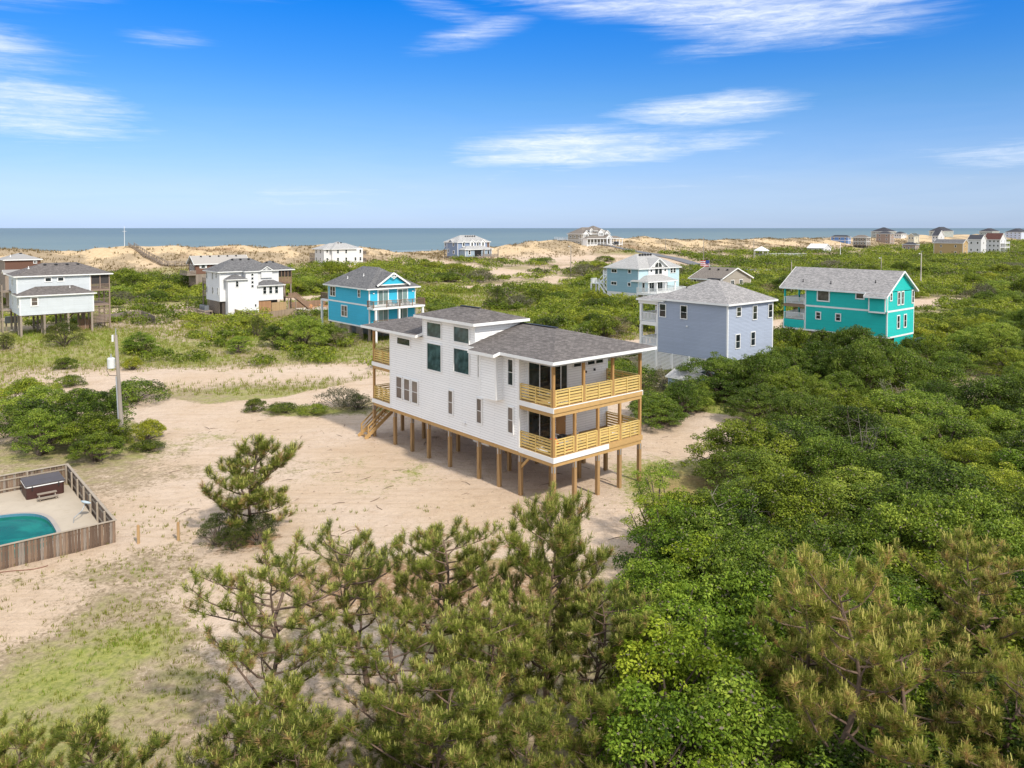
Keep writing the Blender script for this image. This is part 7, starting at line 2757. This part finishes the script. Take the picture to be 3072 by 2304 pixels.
def shed():
    t = thing('shed', 'small blue grey shed with pale roof beside the slatted base', 'shed', (18.7, 78.4, 0), GRID)
    m = plain('shed_blue_grey', (.26, .33, .42), .7, .08)
    mb = MB(); mb.box(0, 2.6, 0, 3.2, -1.2, .9); part('wall', mb, m, t)
    vb = MB()
    for k in range(8):
        vb.box(-.03, .0, .2 + k * .4, .26 + k * .4, -1.2, .9); vb.box(.2 + k * .3, .26 + k * .3, -.03, .0, -1.2, .9)
    bt = part('batten', vb, m, t); bt['kind'] = 'stuff'
    gable_roof(t, 0, 2.6, 0, 3.2, .93, .42, .2, ROOF_SILVER, 'y', .2, .12, m)
    t = thing('shed', 'dark topped shed mostly hidden behind the oak row', 'shed', (21.6, 80.2, 0), GRID)
    mb = MB(); mb.box(0, 2.2, 0, 2.0, -1.2, 1.2); part('wall', mb, m, t)
    gable_roof(t, 0, 2.2, 0, 2.0, 1.22, .4, .2, ROOF_DARK, 'x', .15, .12, m)


shed()


# ------------------------------------------------------------------ vehicles
def car(label, loc, rz, col, suv=False):
    t = thing('parked_car', label, 'car', loc, rz, 'parked cars')
    h = 1.78 if suv else 1.5
    L, W = 4.6, 1.85
    prof = [(-2.3, .45), (-2.28, .85), (-1.35, .98), (-.75, h - .06), (1.2 if not suv else 1.95, h), (2.05 if not suv else 2.25, 1.05), (2.3, .95), (2.3, .45), (1.85, .38), (-1.85, .38)]
    mb = MB()
    wl = W / 2
    def sec(y, ins):
        return [(p[0], y * (1 - (ins if p[1] > 1.0 else 0)), p[1]) for p in prof]
    a, b = sec(-wl, .14), sec(wl, .14)
    mb.face(a[::-1]); mb.face(b)
    for k in range(len(prof)):
        j = (k + 1) % len(prof)
        mb.face([a[k], a[j], b[j], b[k]])
    part('body', mb, col, t)
    gl = glass('car_glass', (.02, .025, .03))
    mb = MB(); mb.face([(-1.34, -wl * .84, 1.02), (-1.34, wl * .84, 1.02), (-.80, wl * .78, h - .10), (-.80, -wl * .78, h - .10)])
    w = part('windshield', mb, gl, t); w.location = (-.02, 0, .015)
    for s in (-1, 1):
        mb = MB()
        x1 = 1.1 if not suv else 1.8
        mb.face([(-1.1, s * wl * .905, 1.04), (x1 + .45, s * wl * .905, 1.04), (x1, s * wl * .885, h - .14), (-.65, s * wl * .885, h - .14)])
        part('side_window', mb, gl, t)
        for x in (-1.45, 1.45):
            mb = MB(); mb.tube([(x, s * (wl - .18), .33), (x, s * (wl + .02), .33)], [.33, .33], 16)
            wh = part('wheel', mb, BLACKPL, t)
            mb = MB(); mb.tube([(x, s * (wl + .021), .33), (x, s * (wl + .035), .33)], [.21, .19], 12); part('rim', mb, STEEL, wh)
        mb = MB(); mb.box(-2.31, -2.2, s * .55, s * .85, .68, .84); part('headlight', mb, plain('headlight_glass', (.7, .7, .68), .15, .02), t)
    mb = MB(); mb.box(-2.325, -2.29, -.45, .45, .5, .8); part('grille', mb, BLACKPL, t)
    return t


def vehicles():
    p = MatrixOf(51.77, 105.0, (1.6, 5.6))
    car('silver car parked under the teal house', (p.x, p.y, H(p.x, p.y)), GRID + math.pi * .5 + math.pi, plain('silver_paint', (.42, .43, .45), .3, .04, spec=.5))
    p = MatrixOf(51.77, 105.0, (4.6, 7.2))
    car('dark car parked behind the silver car under the teal house', (p.x, p.y, H(p.x, p.y)), GRID + math.pi * .5 + math.pi, plain('dark_blue_paint', (.03, .045, .07), .3, .04, spec=.5))
    p = MatrixOf(38.39, 420, (23.4, -3.2))
    car('black car parked under the beige house carport', (p.x, p.y, H(p.x, p.y) + .1), GRID, plain('black_paint', (.012, .013, .016), .25, .04, spec=.5), True)
    car('blue car beside the small navy roofed house far right', ((921 - 512) / FPX * 525, 525, H((921 - 512) / FPX * 525, 525)), .2, plain('blue_paint', (.06, .12, .25), .3, .04, spec=.5))


def MatrixOf(x, y, l):
    return Vector((x + EX[0] * l[0] + EY[0] * l[1], y + EX[1] * l[0] + EY[1] * l[1]))


vehicles()


# ------------------------------------------------------------------ things on the porch of the new house
def porch_things():
    F1 = 2.30
    M = MAIN.matrix_basis
    p = M @ Vector((1.0, 1.2, F1))
    t = thing('hose_reel', 'black reel wound with orange hose on the lower porch', 'hose reel', p, GRID)
    mb = MB(); mb.tube([(-.3, 0, .42), (-.26, 0, .42)], [.42, .42], 20); part('flange', mb, BLACKPL, t)
    mb = MB(); mb.tube([(.26, 0, .42), (.3, 0, .42)], [.42, .42], 20); part('flange', mb, STEEL, t)
    for k in range(8):
        x = -.21 + k * .06
        mb = MB(); mb.tube([(x + .004 * math.sin(a), .35 * math.cos(a), .42 + .35 * math.sin(a)) for a in np.linspace(0, 6.283, 22)], [.032] * 22, 6, cap=False)
        part('hose_turn', mb, plain('orange_hose', (.72, .12, .03), .5, .06), t)
    p = M @ Vector((2.0, 1.3, F1))
    t = thing('compressor', 'grey compressor frame beside the orange hose reel', 'compressor', p, GRID)
    mb = MB(); mb.tube([(-.4, 0, .3), (.4, 0, .3)], [.22, .22], 14); part('tank', mb, plain('tank_grey', (.25, .26, .28), .5, .1), t)
    mb = MB(); mb.box(-.25, .25, -.18, .18, .52, .85); part('motor', mb, BLACKPL, t)
    mb = MB(); mb.bar((-.45, 0, .4), (-.55, 0, 1.0), .05, .05); mb.bar((-.55, -.25, 1.0), (-.55, .25, 1.0), .05, .05); part('handle', mb, STEEL, t)
    for x in (-.3, .3):
        mb = MB(); mb.tube([(x, -.24, .12), (x, -.3, .12)], [.12, .12], 10); part('wheel', mb, BLACKPL, t)
    p = M @ Vector((2.9, 1.0, F1))
    t = thing('folding_trestle', 'grey folding trestle standing on the lower porch', 'trestle', p, GRID + .4)
    for s in (-1, 1):
        for a in (-.45, .45):
            mb = MB(); mb.bar((a, s * .28, 0), (a, 0, .8), .05, .05); part('leg', mb, STEEL, t)
    mb = MB(); mb.box(-.55, .55, -.05, .05, .8, .88); part('beam', mb, OLDWOOD, t)
    p = M @ Vector((1.9, .55, F1))
    t = thing('toolbox', 'small red toolbox behind the lower railing', 'toolbox', p, GRID)
    mb = MB(); mb.box(-.28, .28, -.14, .14, 0, .22); part('box', mb, plain('red_plastic', (.55, .04, .03), .4, .05), t)
    mb = MB(); mb.bar((-.15, 0, .27), (.15, 0, .27), .04, .03); mb.box(-.16, -.12, -.02, .02, .22, .27); mb.box(.12, .16, -.02, .02, .22, .27); part('handle', mb, BLACKPL, t)
    rn = random.Random(9)
    for k, (x, y, z) in enumerate(((.8, 1.0, 5.45), (1.6, .7, 5.45), (1.0, 2.0, 2.3), (.7, 1.7, 2.3), (7.4, 1.2, 2.3))):
        q = M @ Vector((x, y, z + .004))
        t = thing('drywall_offcut', ['pale board offcut on the upper porch, nearer the wall', 'pale board offcut on the upper porch, by the corner post', 'pale board offcut behind the hose reel', 'pale board offcut left of the hose reel', 'pale board offcut at the right end of the lower porch'][k], 'board', q, rn.random() * 3, 'board offcuts on the porches')
        mb = MB(); mb.box(-.45, .45, -.25, .25, 0, .02); part('sheet', mb, TRIM, t)
        mb = MB(); mb.box(-.2, .3, -.2, .1, .021, .04); part('scrap', mb, TRIM, t)


porch_things()


# ------------------------------------------------------------------ pool behind the gabled white house
def back_pool():
    x, y = uv2xy(149, 76)
    z = H(x, y) + .05
    t = thing('swimming_pool', 'small turquoise pool beside the brown stairs of the gabled white house', 'pool', (x, y, z), GRID)
    mb = MB()
    for b in ((-5, 6, -5, -2, 0, .12), (-5, 6, 2, 9, 0, .12), (-5, -4, -2, 2, 0, .12), (5, 6, -2, 2, 0, .12)):
        mb.box(*b)
    part('deck', mb, plain('pale_pool_deck', (.52, .46, .39), .9, .08), t)
    mb = MB(); mb.box(-4, 5, -2, 2, -.4, .05); part('water', mb, plain('turquoise_water', (.02, .22, .28), .1, .1, 1.0), t)
    plank_fence('brown plank fence behind the small turquoise pool', [Vector((*uv2xy(158.5, 70), 0)), Vector((*uv2xy(158.5, 83), 0)), Vector((*uv2xy(144, 83.5), 0))], 1.6, plain('brown_yard_fence', (.27, .17, .11), .9, .2), .3)
    lw = plain('orange_teak', (.42, .20, .08), .7, .15)
    for k in range(6):
        px, py = uv2xy(153.5 + (k % 2) * 2.2, 73 + k * 1.45)
        c = thing('lounger', 'orange wood lounger by the small turquoise pool, %s from the left' % ordinal(k), 'lounger', (px, py, z + .13), GRID + .3 * k, 'loungers by the turquoise pool')
        mb = MB(); mb.box(-.32, .32, -.9, .4, .32, .4); part('seat', mb, lw, c)
        mb = MB(); mb.bar((0, .4, .38), (0, .95, .85), .6, .08); part('backrest', mb, lw, c)
        for a in (-.28, .28):
            for b in (-.8, .35):
                m = MB(); m.box(a - .03, a + .03, b - .03, b + .03, 0, .32); part('leg', m, lw, c)


back_pool()


# ------------------------------------------------------------------ things near the left houses
def cable_box():
    p = gpt(35, 1003)
    t = thing('meter_box', 'grey meter cabinet on timber legs at the left edge', 'cabinet', (p.x, p.y, H(p.x, p.y)), GRID)
    mb = MB(); mb.box(-.9, .9, -.3, .3, 1.3, 2.4); part('cabinet', mb, plain('cabinet_grey', (.26, .27, .29), .6, .08), t)
    for x in (-.7, .7):
        post(t, x, .1, -.3, 1.3, .2, OLDWOOD, 'leg')
    for k, (tx, ty) in enumerate(((450, 968), (620, 896))):
        p = gpt(tx, ty)
        t = thing('marker_post', ['short white marker post in the weeds', 'white marker post near the far sand road'][k], 'post', (p.x, p.y, H(p.x, p.y)), 0, 'white marker posts')
        mb = MB(); mb.tube([(0, 0, -.2), (0, 0, 1.3), (0, 0, 1.36)], [.07, .07, .03], 8); part('shaft', mb, TRIM, t)
    rn = random.Random(4)
    for k, (tx, ty) in enumerate(((545, 985), (880, 1003), (25, 1010), (1230, 968))):
        p = gpt(tx, ty)
        mb = MB()
        for i in range(5):
            a = rn.uniform(-.6, .6)
            L = rn.uniform(1.2, 2.6)
            mb.tube([(0, 0, .05), (L * .4 * math.cos(a), L * .4 * math.sin(a), .35 + .2 * rn.random()), (L * math.cos(a + .3), L * math.sin(a + .3), .2 + .7 * rn.random())], [.07, .05, .015], 5)
        o = part('driftwood', mb, DEADWOOD, loc=(p.x, p.y, H(p.x, p.y)))
        tag(o, ['bleached dead branch in the weeds before the plank fence', 'bleached dead branch left of the sky blue house', 'bleached dead branch at the left edge', 'bleached dead branch beside the sky blue house'][k], 'branch', 'bleached dead branches')


cable_box()


# ------------------------------------------------------------------ ground litter and grass
def litter():
    rn = random.Random(8)
    mb = MB()
    n = 0
    while n < 620:
        x, y = rn.uniform(-30, 14), rn.uniform(30, 76)
        c = float(in_poly(np.array([x]), np.array([y]), LOT, 1.5)[0])
        if rn.random() > c * (.25 + .75 * float(fbm(np.array([x]), np.array([y]), 5, 2, 4)[0])):
            continue
        if seg_dist(np.array([x]), np.array([y]), ROAD1)[0] < 3.5:
            continue
        a = rn.uniform(-3.14, 3.14)
        L = rn.choice((.1, .12, .15, .2, .2, .3, .35, 1.0)) * rn.uniform(.5, 1.3)
        z = H(x, y)
        b = a + rn.uniform(-.5, .5)
        w = .008 + .012 * L
        mx, my = x + L * .5 * math.cos(a), y + L * .5 * math.sin(a)
        mb.tube([(x, y, z + .01), (mx, my, z + .02 + rn.random() * .05), (mx + L * .5 * math.cos(b), my + L * .5 * math.sin(b), z + .012)], [w, w, w * .4], 3, cap=False)
        n += 1
    o = part('twigs', mb, plain('grey_brown_twigs', (.15, .105, .075), .9, .25, 2))
    tag(o, 'dark twigs and roots strewn over the sand round the new house', 'twigs', kind='stuff')


litter()


def grass():
    rng = np.random.default_rng(21)
    def batch(x, y, hh, ww, nb, tonec, spread):
        n = len(x)
        z = height(x, y)
        V, T = [], []
        for k in range(nb):
            a = rng.random(n) * 6.28
            r = rng.random(n) * spread
            bx, by = x + np.cos(a) * r, y + np.sin(a) * r
            ln = hh * (.5 + .7 * rng.random(n))
            ax, ay = rng.normal(size=n) * .35 * ln, rng.normal(size=n) * .35 * ln
            b2 = rng.random(n) * 6.28
            wx, wy = np.cos(b2) * ww, np.sin(b2) * ww
            t = np.stack([np.stack([bx - wx, by - wy, z - .03], 1), np.stack([bx + wx, by + wy, z - .03], 1), np.stack([bx + ax, by + ay, z + ln], 1)], 1)
            V.append(t.reshape(-1, 3))
            tn = np.stack([rng.random(n), tonec + .15 * rng.random(n), rng.random(n) * .94, np.ones(n)], 1)
            T.append(np.repeat(tn, 3, 0))
        return np.concatenate(V), np.concatenate(T)
    Vs, Ts = [], []
    def scatter(n, x0, x1, y0, y1, hh, ww, nb, spread, f):
        x = rng.uniform(x0, x1, n); y = rng.uniform(y0, y1, n)
        c, g, r = masks(x, y)
        k = rng.random(n) < f(x, y, c, g, r)
        x, y, g = x[k], y[k], g[k]
        V, T = batch(x, y, hh, ww, nb, np.clip(g * .8, 0, 1), spread)
        Vs.append(V); Ts.append(T)
    patch = lambda x, y, s, sd: sstep(.5, .66, fbm(x, y, s, 3, sd))
    # fresh tufts in the near yard
    scatter(34000, -34, -4, 17, 50, .17, .02, 6, .13, lambda x, y, c, g, r: np.clip(c * g * 1.3, 0, 1) * (.25 + .75 * patch(x, y, 3, 33)) * in_poly(x, y, YARD, 2))
    scatter(2600, -32, 6, 30, 60, .24, .022, 9, .16, lambda x, y, c, g, r: .45 * patch(x, y, 4, 35) * (y < 48))
    # taller growth on the left flats
    scatter(26000, -80, -8, 80, 150, .45, .035, 5, .3, lambda x, y, c, g, r: np.clip(c * (.35 + g) * 1.1, 0, 1) * sstep(.25, .5, c))
    scatter(30000, -60, 60, 120, 240, .6, .09, 4, .6, lambda x, y, c, g, r: np.clip(c * (.35 + g), 0, 1) * sstep(.25, .5, c))
    scatter(9000, -14, 60, 62, 130, .40, .035, 5, .3, lambda x, y, c, g, r: np.clip(c * (.35 + g), 0, 1) * sstep(.25, .5, c) * (in_poly(x, y, LOT, 1) < .4))
    V = np.concatenate(Vs); T = np.concatenate(Ts)
    GR = leaf_material('grass_blades', (0.17, 0.15, 0.05), (0.22, 0.235, 0.05), (0.18, 0.30, 0.035), .2, .1)
    o = put('grass', cloud_mesh('grass', V, 3, T, GR), None)
    tag(o, 'tufts of yellow green grass on the sand and among the shrubs', 'grass', kind='stuff')
    # dune grass
    n = 30000
    v = rng.uniform(-80, 760, n); u = rng.uniform(270, 372, n)
    x, y = uv2xy(u, v)
    c, g, r = masks(x, y)
    k = (rng.random(n) < np.clip(c * 1.2 - .1, 0, 1)) & (np.abs(x) < .72 * y + 20)
    V, T = batch(x[k], y[k], .75, .16, 4, np.zeros(k.sum()), .8)
    DG = leaf_material('dune_grass_blades', (0.17, 0.125, 0.06), (0.25, 0.19, 0.085), (0.27, 0.24, 0.09), .2, .1)
    o = put('dune_grass', cloud_mesh('dune_grass', V, 3, T, DG), None)
    tag(o, 'dry tan beach grass on the dunes', 'grass', kind='stuff')


grass()
